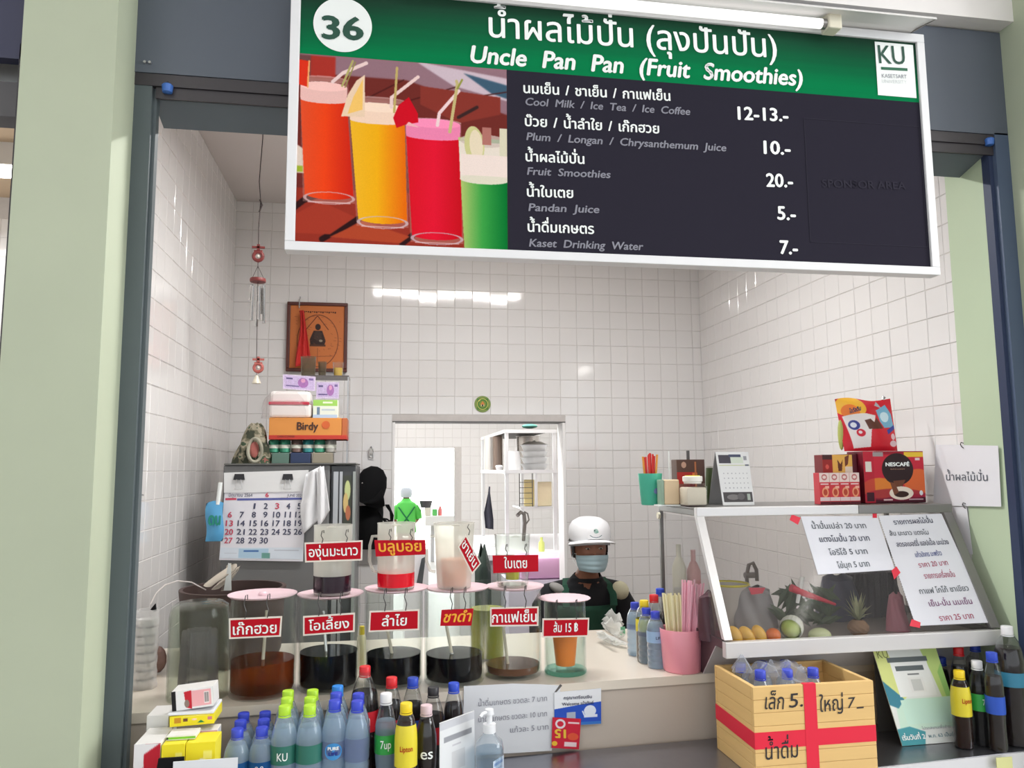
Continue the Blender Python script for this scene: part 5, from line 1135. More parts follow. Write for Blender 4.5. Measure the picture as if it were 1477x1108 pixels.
MB().grid(pin, 36, 14).build('fruit', mat('pineapple_skin',(140,110,84),rough=.7), t, smooth=True, fix=False)
lf = mat('pale_leaf', (172,176,142), rough=.6, noise=.15, scale=30)
rs = random.Random(8)
for i in range(34):
    an = rs.uniform(0,2*PI); tl = rs.uniform(.15,1.15); L = rs.uniform(.05,.085)*(1.25-tl*.45); b = Vector((p.x,2.14,KF+.045)); d = Vector((math.cos(an)*math.sin(tl), math.sin(an)*math.sin(tl)*.6, math.cos(tl))); sd = d.cross(ZU).normalized()*.0055
    m1 = b+d*L*.5; tp = b+d*L+Vector((0,0,-.01*tl)); MB().add([b-sd,b+sd,m1+sd*.8,tp,m1-sd*.8,m1+Vector((0,.003,0))], [(0,1,5),(1,2,5),(2,3,5),(3,4,5),(4,0,5)]).build('crown_leaf', lf, t, fix=False)
def crumple(name, label, cat, px0, py0, px1, py1, Y, d, m_, z0=None, seed=1, ridge=0, top=.6, group=None):
    a, b, c_, d_ = face_px(px0, py0, px1, py1, Y); zb_ = c_.z if z0 is None else z0; cx = (a.x+b.x)/2; w = (b.x-a.x)/2; H = a.z-zb_
    rs = random.Random(seed); ph = [rs.uniform(0,6) for _ in range(6)]
    def f(u, v):
        an = u*2*PI; k = (1-(1-top)*v)*(1 if v < .9 else 1-(v-.9)*6); r1 = 1+.09*math.sin(an*3+ph[0]+v*3)+.05*math.sin(an*7+ph[1]+v*7)+ridge*math.sin(an*24)
        return Vector((cx+math.cos(an)*w*k*r1, Y+d/2+math.sin(an)*d/2*k*r1, zb_+.0005+H*v*(1+.04*math.sin(an*2+ph[2])*(v > .05))))
    o = MB().grid(f, 72, 20).build(name, m_, None, smooth=True, fix=False)
    # cap the top
    tag(o, label, cat, group); return o
leafm = mat('dark_leaf_green', (84,100,80), rough=.8, noise=.3, scale=25, bump=.6)
t = thing('leafy_greens', 'bunch of dark green leaves at the back of display case', 'leaves', tuple(inside(1165,880,2.30)))
rs = random.Random(3)
for i in range(46):
    px = rs.uniform(1124,1205); py = rs.uniform(852,895); c_ = inside(px, py, rs.uniform(2.22,2.34)); c_.z = max(c_.z, KF+.02); an = rs.uniform(-1.3,1.3); L = rs.uniform(.03,.05); d = Vector((math.sin(an), rs.uniform(-.3,.3), math.cos(an)*.5)).normalized(); s_ = d.cross(Vector((0,1,0))).normalized()*L*.28
    MB().add([c_-d*L,c_+s_-d*.1*L,c_+d*L,c_-s_,c_+Vector((0,-.006,0))], [(0,1,4),(1,2,4),(2,3,4),(3,0,4)]).build('leaf', leafm, t, fix=False)
for px0, px1, py, nm_ in ((1138,1184,852,'a'),):
    a = inside(1141,848,2.20); b = inside(1160,856,2.20); c_ = inside(1205,872,2.19)
    t = thing('red_handled_tool', 'red handled kitchen tool lying inside the display case', 'tool', tuple(a))
    MB().tube([a, b, c_], [.012,.010,.004], 10).build('handle', mat('kitchen_red',(206,50,74),rough=.4), t, smooth=True)
    a2 = inside(1150,870,2.2); b2 = inside(1157,832,2.2); MB().tube([a2, b2], [.005,.008], 8).build('white_grip', white_p, t)
crumple('blue_bag', 'crumpled dark blue plastic bag in the back of display case', 'bag', 1192, 832, 1256, 905, 2.33, .12, mat('dark_blue_plastic',(72,76,100),rough=.4,noise=.2,scale=20), KF, 3)
crumple('ribbed_bag', 'dark ribbed bag standing at the right inside the display case', 'bag', 1240, 822, 1315, 905, 2.36, .13, mat('dark_ribbed_plastic',(62,58,72),rough=.4), KF, 5, ridge=.05, top=.85)
crumple('pink_packet', 'pink plastic packet in the right corner of display case', 'packet', 1288, 858, 1318, 905, 2.15, .06, mat('pink_packet',(190,120,136),rough=.4), KF, 6, top=.5)
crumple('grey_bag', 'translucent grey bag with red label in the left of display case', 'bag', 1068, 850, 1128, 900, 2.26, .10, mat('translucent_grey',(150,148,150),rough=.4), KF, 9, top=.8)
o = MB().prism([inside(1080,848,2.24),inside(1104,848,2.24),inside(1100,856,2.24),inside(1084,858,2.24)], (0,.004,0)).build('red_label', mat('kitchen_red',(206,50,74)), None); tag(o, 'small red label strip above the grey bag in the case', 'label')
crumple('maroon_bag', 'dark maroon bag inside the left end of display case', 'bag', 1016, 858, 1050, 930, 2.14, .09, mat('maroon_plastic',(74,42,52),rough=.5), KF, 11, top=.7)
p = inside(1052,842,2.35); t = thing('yellow_rim_bowl', 'white bowl with yellow rim behind the case glass', 'bowl', (p.x,2.35,KF))
MB().lathe([(0,0),(.045,0),(.062,p.z-KF-.004),(.058,p.z-KF-.004),(.042,.004),(0,.004)], 32, c=(p.x,2.35,KF+.0003)).build('bowl', mat('bowl_white',(196,192,184),rough=.4), t, smooth=True)
MB().lathe([(.0605,-.006),(.064,0),(.0605,.003)], 32, c=(p.x,2.35,p.z)).build('rim', mat('yellow_rim',(216,206,60),rough=.4), t, smooth=True)
for (px, py0, m_, lb) in ((957,786,mat('cream_bottle',(206,204,180),rough=.4),'cream squeeze bottle inside the left end of the case'),(977,794,mat('rosy_bottle',(196,130,126),rough=.4),'rosy syrup bottle inside the left end of the case')):
    Y = 2.44; x = max(at(px,800,Y=Y).x, KX0+.03)+(.05 if px > 970 else 0); zt_ = at(px,py0,Y=Y).z; H = zt_-KF; t = thing('syrup_bottle', lb, 'bottle', (x,Y,KF))
    MB().lathe([(0,0),(.022,0),(.023,H*.7),(.012,H*.82),(.008,H*.84),(.008,H),(0,H)], 24, c=(x,Y,KF+.0005)).build('body', m_, t, smooth=True)
# faucet behind the case
sil = mat('chrome', (170,168,166), rough=.15, metal=.9)
p = at(1082,858,Y=2.95); t = thing('kitchen_sink', 'sink with curved steel faucet behind the display case', 'sink', (p.x,2.95,0)); q = [at(1080,862,Y=2.95), at(1077,830,Y=2.95), at(1080,815,Y=2.95), at(1086,812,Y=2.95), at(1091,822,Y=2.95), at(1092,838,Y=2.95)]
q[0].z = .8; MB().tube(q, .008, 10).build('spout', mat('dull_chrome',(110,104,100),rough=.3,metal=.7), t, smooth=True); MB().cyl((p.x-.02,2.95,q[1].z),(p.x+.02,2.95,q[1].z),.012).build('valve', mat('dull_chrome',(1,1,1)), t)
MB().rbox((p.x-.15,2.875,0),(p.x+.15,3.1,.80),.01).build('sink_block', alud, t)
# ================================================================ ON TOP OF THE CASE
KT = KZT+.0012
def topx(px, Y): return at(px, 700, Y=Y).x
Y = 2.42; x = topx(938, Y); hh = at(938,683,Y=Y).z-KT
gp = mat('sea_green_plastic', (70,176,148), rough=.4)
t = thing('green_cup', 'sea green cup holding red straws at the left end of case', 'cup', (x,Y,KT)); k = mpp(Y,938)
MB().lathe([(0,0),(12*k,0),(13*k,.003),(16.5*k,hh),(15.5*k,hh),(12*k,.005),(0,.005)], 32, c=(x,Y,KT)).build('wall', gp, t, smooth=True)
MB().ball((x+.008,Y-14*k,KT+hh*.45), (.010,.003,.010), 12).build('sticker', mat('lilac_sticker',(110,120,170)), t)
rs = random.Random(5)
for i in range(9):
    f = i/8; a = Vector((x+(-.022+.044*f), Y+rs.uniform(-.012,.012), at(938,654+rs.uniform(-2,5)+abs(f-.4)*4,Y=Y).z)); b = Vector((x+(-.012+.024*f), Y, KT+.012)); m_ = mat('red_straw',(214,40,34),rough=.35) if i not in (0,8) else mat('orange_straw',(226,150,50),rough=.35)
    o = MB().cyl(b, a, .0036, n=8, cap=False).build('straw', m_, None, smooth=True, fix=False); tag(o, ('red' if i not in (0,8) else 'orange')+' drinking straw in the sea green cup, '+ORD(i, 9), 'straw', 'straws in the sea green cup')
Y = 2.34; a, b = topx(953,Y), topx(980,Y); t = thing('note_block', 'small block with pale green side and cream face on the case', 'box', ((a+b)/2,Y,KT))
hz = at(965,692,Y=Y).z-KT; MB().rbox((a+.012,Y,KT+.004),(b,Y+.035,KT+hz),.004).build('block', mat('cream_sponge',(222,198,164),rough=.8), t); MB().rbox((a,Y+.0005,KT+.004),(a+.0118,Y+.035,KT+hz),.002).build('green_side', mat('dusty_green_plastic',(140,166,146),rough=.4), t); MB().box((a-.01,Y-.005,KT),(b,Y+.04,KT+.0035)).build('base', white_p, t)
Y = 2.44; p = topx(961,Y); t = thing('clear_holder', 'clear upright stick in a small grey holder behind the block', 'holder', (p,Y,KT)); MB().cyl((p,Y,KT),(p,Y,KT+.05),.018).build('holder', mat('grey_holder',(120,124,130),rough=.4), t, smooth=True); MB().cyl((p+.012,Y,KT+.051),(p+.012,Y,at(970,651,Y=Y).z),.0022,n=8).build('stick', white_p, t)
Y = 2.42; a, b = topx(977,Y), topx(1017,Y); zt_ = at(997,663,Y=Y).z
t = thing('cocoa_carton', 'brown and red drink carton standing behind the glass jar', 'carton', ((a+b)/2,Y,KT)); br_m = mat('brown_carton',(88,62,52),rough=.5)
o = MB().rbox((a,Y,KT),(b,Y+.05,zt_),.002).build('box', br_m, t)
can = Can(80,120,(88,62,52)); can.rect(0,.28,.72,.55,(176,44,38)).rect(0,.55,.72,1,(120,30,30)).ell(.25,.12,.09,.07,(190,150,130)).rect(.55,.3,.75,.42,(220,120,60)).rect(.72,0,1,1,(96,70,62)).rect(.64,.05,.70,.95,(180,110,70)); print_on('carton_print', can, (a,Y,zt_),(b,Y,zt_),(b,Y,KT+.001),(a,Y,KT+.001), o)
o.parent = t; MB().box(((a+b)/2-.004,Y+.02,zt_),((a+b)/2+.006,Y+.024,zt_+.03)).build('dark_tag', mat('dark_tag',(80,76,76)), t)
Y = 2.31; x = topx(999,Y); zt_ = at(999,686,Y=Y).z; k = mpp(Y,999); H = zt_-KT; t = thing('sugar_jar', 'square glass jar of pale sugar with white and yellow lid', 'jar', (x,Y,KT))
w = 15.5*k; MB().rbox((x-w,Y-w,KT),(x+w,Y+w,KT+H*.74),.008).build('glass_wall', glass('jar_glass',(0,0,0)), t, smooth=True); MB().rbox((x-w+.003,Y-w+.003,KT+.003),(x+w-.003,Y+w-.003,KT+H*.62),.006).build('sugar', mat('pale_sugar',(208,196,180),rough=.7), t, smooth=True)
MB().lathe([(w*.75,H*.74),(w*.78,H*.80),(w*.86,H*.81),(w*.86,H*.96),(w*.8,H*.975),(0,H*.975)], 28, c=(x,Y,KT)).build('lid', mat('lid_white',(228,224,216),rough=.4), t, smooth=True); MB().cyl((x,Y,KT+H*.976),(x,Y,KT+H),w*.66,n=24).build('lid_top', mat('lime_yellow_lid',(222,220,96),rough=.4), t)
Y = 2.475; x = topx(1030,Y); t = thing('olive_tumbler', 'dark olive green tumbler behind the desk calendar', 'tumbler', (x,Y,KT)); hh = at(1030,675,Y=Y).z-KT
MB().lathe([(0,0),(.034,0),(.032,hh*.5),(.026,hh*.97),(.026,hh),(0,hh)], 28, c=(x,Y,KT)).build('body', mat('olive_green',(70,84,50),rough=.4), t, smooth=True); MB().lathe([(0,hh),(.0265,hh),(.027,hh+.006),(0,hh+.006)], 28, c=(x,Y,KT)).build('rim', mat('bowl_white',(1,1,1)), t)
# desk calendar
Y = 2.30; q = [at(1032,652,Y=Y+.05), at(1079,652,Y=Y+.05), at(1088,722,Y=Y), at(1043,724,Y=Y)]
q[2].z = q[3].z = KT+.0005; t = thing('desk_calendar', 'small white desk calendar standing on the display case', 'calendar', tuple(q[3]))
MB().prism([q[3],q[2],q[1],q[0]], (0,.002,0)).build('page', mat('calendar_paper',(1,1,1)), t); MB().prism([(q[3].x,Y+.11,KT+.0005),(q[2].x,Y+.11,KT+.0005),q[1]+Vector((0,.003,0)),q[0]+Vector((0,.003,0))], (0,.002,0)).build('rear_leaf', mat('grey_card',(150,150,150)), t)
can = Can(150,220,(222,222,222)); can.rect(.06,.06,.42,.22,(70,66,76)).rect(.38,.05,.75,.10,(70,76,100)).rect(.82,.08,.92,.16,(150,150,156)).rect(.42,.10,.8,.22,(206,214,200)).rect(.05,.25,1,.265,(190,196,150)).rect(.85,.24,.97,.27,(90,96,110)).rect(.05,.76,.97,.94,(74,70,72)).ell(.35,.85,.2,.05,(120,116,116)).ell(.6,.84,.12,.06,(100,96,98)).rect(.80,.79,.9,.91,(160,170,160))
for r in range(4):
    for c_ in range(7): can.rect(.14+c_*.12,.40+r*.09,.17+c_*.12,.42+r*.09,(160,160,166))
print_on('page_print', can.blur(1), *q, t)
# instant drink packs on the right
Y = 2.31; a, b = topx(1247,Y), topx(1334,Y)
zt_ = at(1290,651,Y=Y).z; dk = mat('dark_red_carton',(110,24,40),rough=.45)
t = thing('coffee_box', 'large red and black instant coffee box on the display case', 'carton', ((a+b)/2,Y,KT)); o = MB().rbox((a,Y,KT),(b,Y+.09,zt_),.002).build('box', dk, t)
can = Can(300,260,(196,40,60),(0,0,1,1)); can.rect(0,.0,1,.06,(150,26,44)).poly([(0,.9),(1,.9),(1,1),(0,1)],(70,16,34)).rect(0,0,.17,1,(186,36,56)).rect(.03,.2,.13,.4,(222,216,206)).rect(.03,.8,.15,.97,(60,20,36)).rect(.16,.02,.33,.10,(150,140,140)).rect(.68,.02,1,.11,(232,196,60)).rect(.86,.13,.94,.18,(230,210,210))
can.ell(.25,.72,.3,.2,(226,150,50),.8).ell(.9,.6,.25,.25,(226,130,50),.7).ell(.5,.85,.5,.12,(150,26,60),.7).rect(0,0,.17,1,(186,36,56),.6)
can.blur(6); can.rect(.03,.2,.13,.4,(222,216,206)).rect(.68,.02,1,.11,(232,196,60)).rect(.03,.8,.15,.97,(60,20,36)).rect(.16,.02,.33,.10,(160,150,150)).ell(.56,.35,.26,.31,(46,28,30)).poly([(.47,.58),(.53,.72),(.50,.80),(.66,.80),(.62,.70),(.68,.56)],(110,64,44)).ell(.6,.82,.2,.13,(236,222,206)).ell(.6,.84,.12,.06,(60,34,28)).poly([(.42,.6),(.5,.62),(.56,.8),(.48,.86)],(120,70,50)).rect(.3,.93,.45,.96,(220,190,190)).ell(.93,.82,.03,.05,(226,226,230)).rect(.72,.93,.96,.955,(200,170,176)).blur(1)
F_ = [(a,Y,zt_),(b,Y,zt_),(b,Y,KT+.001),(a,Y,KT+.001)]; print_on('box_print', can, *F_, o, rough=.35)
w = b-a; H = zt_-KT; text('NESCAFÉ', (a+w*.36,Y-.0006,KT+H*.71), XU, ZU, H*.07, white_p, o, width=w*.4, bold=.05); text('BLEND & BREW', (a+w*.44,Y-.0006,KT+H*.64), XU, ZU, H*.025, mat('tan_print',(170,130,110)), o, width=w*.24)
MB().rbox((a-.03,Y+.03,KT),(a-.002,Y+.12,zt_-.008),.002).build('rear_pack', mat('wine_carton',(92,22,36),rough=.5), t)
# chocolate drink bag on the box
Yb2 = Y+.01; A = face_px(1221,574,1303,648,Yb2); zb2 = zt_+.001
t = thing('chocolate_drink_bag', 'red pouch of chocolate drink lying against the wall on the coffee box', 'packet', (A[0].x+.05,Yb2,zb2))
can = Can(220,200,(206,36,50),(0,0,1,1)); can.poly([(0,.0),(1,0),(1,.2),(.65,.28),(0,.3)],(206,30,44)).ell(.22,.16,.26,.2,(240,180,60)).ell(.2,.26,.15,.13,(232,120,40)).poly([(.05,.35),(.45,.28),(.62,.3),(.5,.6),(.48,.92),(.16,.95)],(232,224,224)).ell(.22,.52,.1,.09,(50,60,140)).ell(.21,.52,.055,.05,(220,224,236)).ell(.32,.66,.08,.07,(206,40,60)).ell(.31,.65,.035,.03,(236,220,226)).poly([(.4,.42),(.5,.38),(.56,.44),(.62,.35),(.68,.46),(.72,.56),(.46,.58)],(96,54,44)).poly([(.66,.2),(.86,.1),(.95,.3),(.98,.55),(.75,.55),(.68,.42)],(120,176,206)).ell(.8,.34,.09,.1,(206,230,240)).poly([(.8,.6),(1,.5),(1,.58),(.82,.68)],(50,60,150)).ell(.93,.73,.05,.06,(226,190,196)).ell(.92,.86,.08,.06,(222,190,196)).poly([(.66,.1),(.72,.02),(.78,.16)],(170,170,176)).blur(1)
x0_, x1_ = A[0].x, A[1].x; z0_, z1_ = zb2, A[0].z
def pouch(sgn):
    def f(u, v):
        th = .022*(math.sin(PI*u)**.6)*(math.sin(PI*min(1,max(0,v)))**.5)*(1+.2*math.sin(u*9+v*5)); lean = .03*v
        return Vector((x0_+(x1_-x0_)*(u*(1-.06*(1-v))+.03*(1-v)), Yb2+.03+lean+sgn*th, z0_+(z1_-z0_)*v*(1+.03*math.sin(u*7)*(v > .1))+.0005))
    return f
mb = MB().grid(pouch(-1), 20, 16); o = mb.build('pouch_front', can.mat('chocolate_bag_print', .25), t, smooth=True, fix=False)
uv = o.data.uv_layers.new()
for lp in o.data.loops: i = lp.vertex_index; uv.data[lp.index].uv = ((i % 21)/20, (i//21)/16)
MB().grid(pouch(1), 20, 16).build('pouch_back', mat('pouch_red',(190,36,50),rough=.3), t, smooth=True, fix=False)
text('โอวัลติน', (x0_+.012, Yb2+.0,z0_+(z1_-z0_)*.70), Vector((1,0,.28)), ZU, .011, navy_p, t, width=.045, bold=.06)
MB().tube([(x0_+(x1_-x0_)*.76,Yb2+.03,z1_-.004),(x0_+(x1_-x0_)*.77,Yb2+.03,z1_+.008),(x0_+(x1_-x0_)*.80,Yb2+.03,z1_+.002)], .005, 8).build('twisted_top', silver, t)
MB().ball((x0_+.006,Yb2+.045,z0_+.055), (.010,.01,.052), 12).build('green_edge', mat('olive_edge',(170,176,90),rough=.5), t)
# small cartons row
Y = 2.27; a0, b0 = topx(1182,Y), topx(1240,Y); zt_ = at(1210,682,Y=Y).z; wv = (b0-a0)/4
for i in range(4):
    xa = a0+i*wv; t = thing('drink_sachet_box', 'small red and white drink carton, %s of the row of four' % ['first','second','third','last'][i], 'carton', (xa+wv/2,Y,KT), 'small cartons in a row on the case')
    o = MB().rbox((xa+.0004,Y,KT),(xa+wv-.0004,Y+.035,zt_),.0015).build('box', mat('carton_rose',(196,60,70),rough=.5), t)
    if i == 0:
        can = Can(60,140,(200,58,66)); can.rect(0,0,1,.3,(226,206,200)).ell(.5,.14,.28,.1,(190,110,110)).ell(.5,.14,.18,.05,(226,206,200)).rect(.1,.34,.9,.38,(226,206,206)).ell(.55,.62,.33,.16,(226,150,110)).ell(.55,.62,.2,.1,(180,70,50)).rect(.55,.42,.95,.5,(226,170,150)).rect(0,.78,1,.9,(222,200,200)).rect(0,.92,1,1,(90,30,40)); cm0 = can.mat('sachet_print')
    print_on('box_print', cm0, (xa+.0004,Y,zt_),(xa+wv-.0004,Y,zt_),(xa+wv-.0004,Y,KT+.001),(xa+.0004,Y,KT+.001), o)
Y = 2.33; a, b = topx(1188,Y), topx(1231,Y); zt_ = at(1210,656,Y=Y).z; t = thing('drink_carton', 'brown and gold drink carton behind the row of small cartons', 'carton', ((a+b)/2,Y,KT)); o = MB().rbox((a,Y,KT),(b,Y+.05,zt_),.002).build('box', mat('maroon_carton',(120,40,44),rough=.5), t)
can = Can(100,150,(150,46,44)); can.rect(.33,0,1,.42,(226,180,90)).poly([(.5,.1),(.6,.2),(.68,.1),(.64,.34),(.52,.34)],(96,54,40)).poly([(.75,.05),(.9,.0),(.85,.2),(.75,.25)],(110,60,44)).rect(0,0,.32,.1,(70,40,40)).ell(.15,.25,.06,.05,(206,90,80)).rect(.75,.25,1,.4,(222,206,190)); print_on('box_print', can, (a,Y,zt_),(b,Y,zt_),(b,Y,KT+.001),(a,Y,KT+.001), o)
# sheets on the right wall
XW = XR-.012
def wall_sheet(quad, label, txt=None, X=XW):
    q = [at(x, y, X=X) for x, y in quad]; t = thing('paper_sheet', label, 'paper', tuple(q[3])); MB().prism([q[3],q[2],q[1],q[0]], (.001,0,0)).build('paper', mat('wall_paper_sheet',(226,226,230),rough=.7), t)
    if txt:
        s, a_, b_, h = txt; a = at(*a_, X=X-.001); b = at(*b_, X=X-.001); text(s, a, b-a, ZU, h, pencil_p, t, width=(b-a).length, bold=.0, push=.0003)
    return t
t = wall_sheet([(1350,641.5),(1439.5,643),(1444,731),(1346,729)], 'white sheet with handwritten Thai words clipped on the right wall', ('น้ำผลไม้ปั่น',(1365,693),(1425,694),.019))
for px, py in ((1388,641),(1391,728)):
    p = at(px, py, X=XW-.002); MB().tube([p+Vector((0,-.006,.003)), p+Vector((-.004,0,.006)), p+Vector((0,.008,0)), p+Vector((-.003,0,-.008)), p+Vector((0,-.004,-.012))], .0014, 6).build('paper_clip', hookm, t)
wall_sheet([(1372,731),(1394,731),(1403,800),(1390,798)], 'narrow white sheet under the handwritten one on the right wall', X=XW+.004)
# ================================================================ CRATE
pine = mat('pine_wood', (222,184,120), rough=.5, noise=.1, scale=9)
nt = pine.node_tree; mp = nt.nodes.new('ShaderNodeMapping'); mp.inputs['Scale'].default_value = (.4,.4,5); tc_ = [n for n in nt.nodes if n.type == 'TEX_COORD'][0]; nz_ = [n for n in nt.nodes if n.type == 'TEX_NOISE'][0]
nt.links.new(tc_.outputs['Object'], mp.inputs[0]); nt.links.new(mp.outputs[0], nz_.inputs['Vector'])
c0, c1, d0, d1, s0, s1_ = .930, 1.266, 1.890, 2.120, .7205, .946
t = thing('wooden_crate', 'pine crate crossed with red tape holding bagged water bottles', 'crate', ((c0+c1)/2,2.0,s0))
nb = 7; hb = (s1_-s0)/nb; gph = 'x'
for i in range(nb):
    z0, z1 = s0+i*hb, s0+(i+1)*hb-.0006
    MB().rbox((c0,d0,z0),(c1,d0+.012,z1),.0012).build('front_board', pine, t); MB().rbox((c0,d1-.012,z0),(c1,d1,z1),.0012).build('back_board', pine, t)
    MB().rbox((c0,d0+.0125,z0),(c0+.012,d1-.0125,z1),.0012).build('side_board', pine, t); MB().rbox((c1-.012,d0+.0125,z0),(c1,d1-.0125,z1),.0012).build('side_board', pine, t)
MB().box((c0+.013,d0+.013,s0),(c1-.013,d1-.013,s0+.008)).build('bottom', pine, t)
ya = d0-.0008; zt0 = at(1170,1052,Y=ya).z; zt1 = at(1170,1076,Y=ya).z; xt0, xt1 = at(1161,1040,Y=ya).x, at(1179,1040,Y=ya).x
MB().box((c0-.0006,ya,zt1),(c1,ya+.0006,zt0)).build('tape_band', tape, t); MB().box((xt0,ya-.0005,s0),(xt1,ya+.0002,s1_+.0008)).build('tape_band', tape, t)
MB().prism([(c0-.0008,ya,zt1),(c0-.0008,ya,zt0),(c0-.0008,d1,zt0+.006),(c0-.0008,d1,zt1+.006)], (.0006,0,0)).build('tape_band', tape, t)
MB().box((xt0,d0,s1_+.0002),(xt1,d0+.012,s1_+.0008)).build('tape_band', tape, t)
def cwr(s, x0, y0, x1, y1, h, **k): return wr(s, x0, y0, x1, y1, d0-.0006, h, mat('black_marker',(40,36,40),rough=.6), t, **k)
cwr('เล็ก', 1103, 1023, 1130, 1023, 15, slant=.08, bold=.005); cwr('5.', 1138, 1021, 1158, 1019, 17, slant=.15, bold=.005); cwr('ใหญ่', 1182, 1027, 1216, 1024, 14, slant=.05, bold=.005); cwr('7', 1222, 1022, 1232, 1021, 13, slant=.2, bold=.0, ref='H'); cwr('-', 1236, 1026, 1246, 1025, 12, bold=.0)
cwr('น้ำดื่ม', 1104, 1096, 1151, 1092, 15, slant=.05, bold=.005)
# bottles in the crate, caps just over the edge
bagm = glass('thin_clear_bag', (248,249,252), milk=.26, milkcol=(238,242,248), rough=.12)
k_ = 0
for i, (px, py) in enumerate(((1064,953),(1095,956),(1127,964),(1156,968),(1103,976))):
    p = at(px, py, Z=.964); p.x = min(max(p.x, c0+.05), c1-.05); p.y = min(max(p.y, d0+.05), d1-.05)
    P5 = [(.985,2.075),(1.055,2.078),(1.125,2.07),(1.195,2.06),(1.01,1.985)][i] if False else (p.x, p.y)
for i, (cx, cy) in enumerate(((.985,2.07),(1.052,2.075),(1.119,2.07),(1.00,1.985),(1.075,1.98),(1.150,1.98))):
    bottle(0, 0, .232, .0285, 'water', 'blue', 'blue-capped small water bottle in the pine crate, %s' % ['back row left','back row middle','back row right','front row left','front row middle','front row right'][i], water_in, .8, wat, (.5,.62,lb_v), base=s0+.0085, group='bottles in the pine crate', loc=(cx,cy), name='water_bottle')
t = thing('clear_bag', 'crumpled clear plastic bag around the bottles in the crate', 'bag', (1.08,2.02,s0+.2))
def film_(u, v):
    an = u*2*PI; R = (1-v)**.55 if v < 1 else 0; x = 1.075+math.cos(an)*(.118*R); y = 2.025+math.sin(an)*(.072*R)
    return Vector((x, y, s0+.175+.075*v**.6+.010*math.sin(an*5+v*9)*math.sin(PI*min(v*1.1,1))+.008*math.sin(x*90)*math.sin(y*80)+ (.02*max(0,1-abs(x-1.0)*25)*v)))
MB().grid(film_, 60, 16).build('film', bagm, t, smooth=True, fix=False)
for (px, py, s_) in ((1070,948,.03),(1112,955,.022),(1155,962,.02)):
    p = at(px, py, Y=2.03); 
    def pk(u, v, p=p, s_=s_): an = u*2*PI; r_ = s_*(1-v*.9)*(1+.25*math.sin(an*4)); return Vector((p.x+math.cos(an)*r_, p.y+math.sin(an)*r_, p.z-.035+v*.042))
    MB().grid(pk, 24, 5).build('bag_peak', bagm, t, smooth=True, fix=False)
# ================================================================ LEANING POSTER
q = [Vector(at(1257,932,Y=2.105)), Vector(at(1345,926,Y=2.105)), Vector((1.646,2.040,.7212)), Vector((1.443,2.037,.7212))]
q[1].z = q[0].z; q[1].x = q[0].x+.204
t = thing('poster_stand', 'leaning white and green payment poster on the steel ledge', 'poster', (1.54,2.07,.72))
MB().prism([q[3],q[2],q[1],q[0]], (0,.0025,0)).build('board', mat('poster_board',(220,224,222),rough=.5), t)
MB().prism([(q[3].x+.01,q[3].y+.12,.7212),(q[2].x-.01,q[3].y+.12,.7212),q[1]+Vector((-.01,.006,-.002)),q[0]+Vector((.01,.006,-.002))], (0,.002,0)).build('rear_support', mat('poster_back',(70,70,70),rough=.7), t)
can = Can(320,400,(226,230,226),(0,0,1,1)); can.poly([(0,.04),(.2,.04),(.35,.5),(.15,.62),(0,.5)],(214,222,140)).poly([(.72,.0),(1,0),(1,.75),(.88,.7),(.8,.3)],(190,214,130)).poly([(.9,.3),(1,.2),(1,.75),(.93,.72)],(150,196,110)).poly([(.1,.55),(1,.55),(.95,.85),(.05,.85)],(200,228,210)).poly([(0,.36),(.25,.55),(.12,.64),(0,.6)],(60,130,150)).poly([(0,.84),(.2,.82),(.42,.88),(.36,1),(0,1)],(70,150,160)).blur(4)
can.rect(0,.0,1,.035,(206,208,200)).rect(.2,.13,.78,.53,(234,236,234)).rect(.17,.13,.8,.18,(96,104,106)).rect(.26,.22,.70,.27,(96,104,106)).rect(.42,.30,.60,.315,(120,124,124)).rect(.18,.56,.9,.80,(198,230,214)).rect(.40,.34,.64,.49,(232,232,230))
rs2 = np.random.RandomState(1)
can.rect(.44,.36,.60,.475,(204,206,204)).blur(1)
print_on('poster_print', can, *q, t)
Uq = (q[2]-q[3]); Vq = (q[0]-q[3]); pw, ph_ = Uq.length, Vq.length; Nq = Vector((0,-.0008,0))
def pq(s, u, v, w, h, m_, **k): return text(s, q[3]+Uq*u+Vq*(1-v)+Nq, Uq, Vq, h*ph_, m_, t, width=w*pw, **k)
pq('KU', .04, .13, .17, .085, mat('olive_print',(120,130,60)), bold=.0); pq('ร้าน ลุงปันปัน', .60, .10, .28, .022, grey_p); pq('เริ่มวันที่ 2', .03, .945, .36, .035, white_p, bold=.03); pq('พ.ค. 63 เป็นต้นไป', .44, .94, .52, .026, mat('teal_print',(90,130,140)), bold=.01); pq('โปรดสแกนเพื่อชำระ', .38, .86, .46, .022, grey_p)
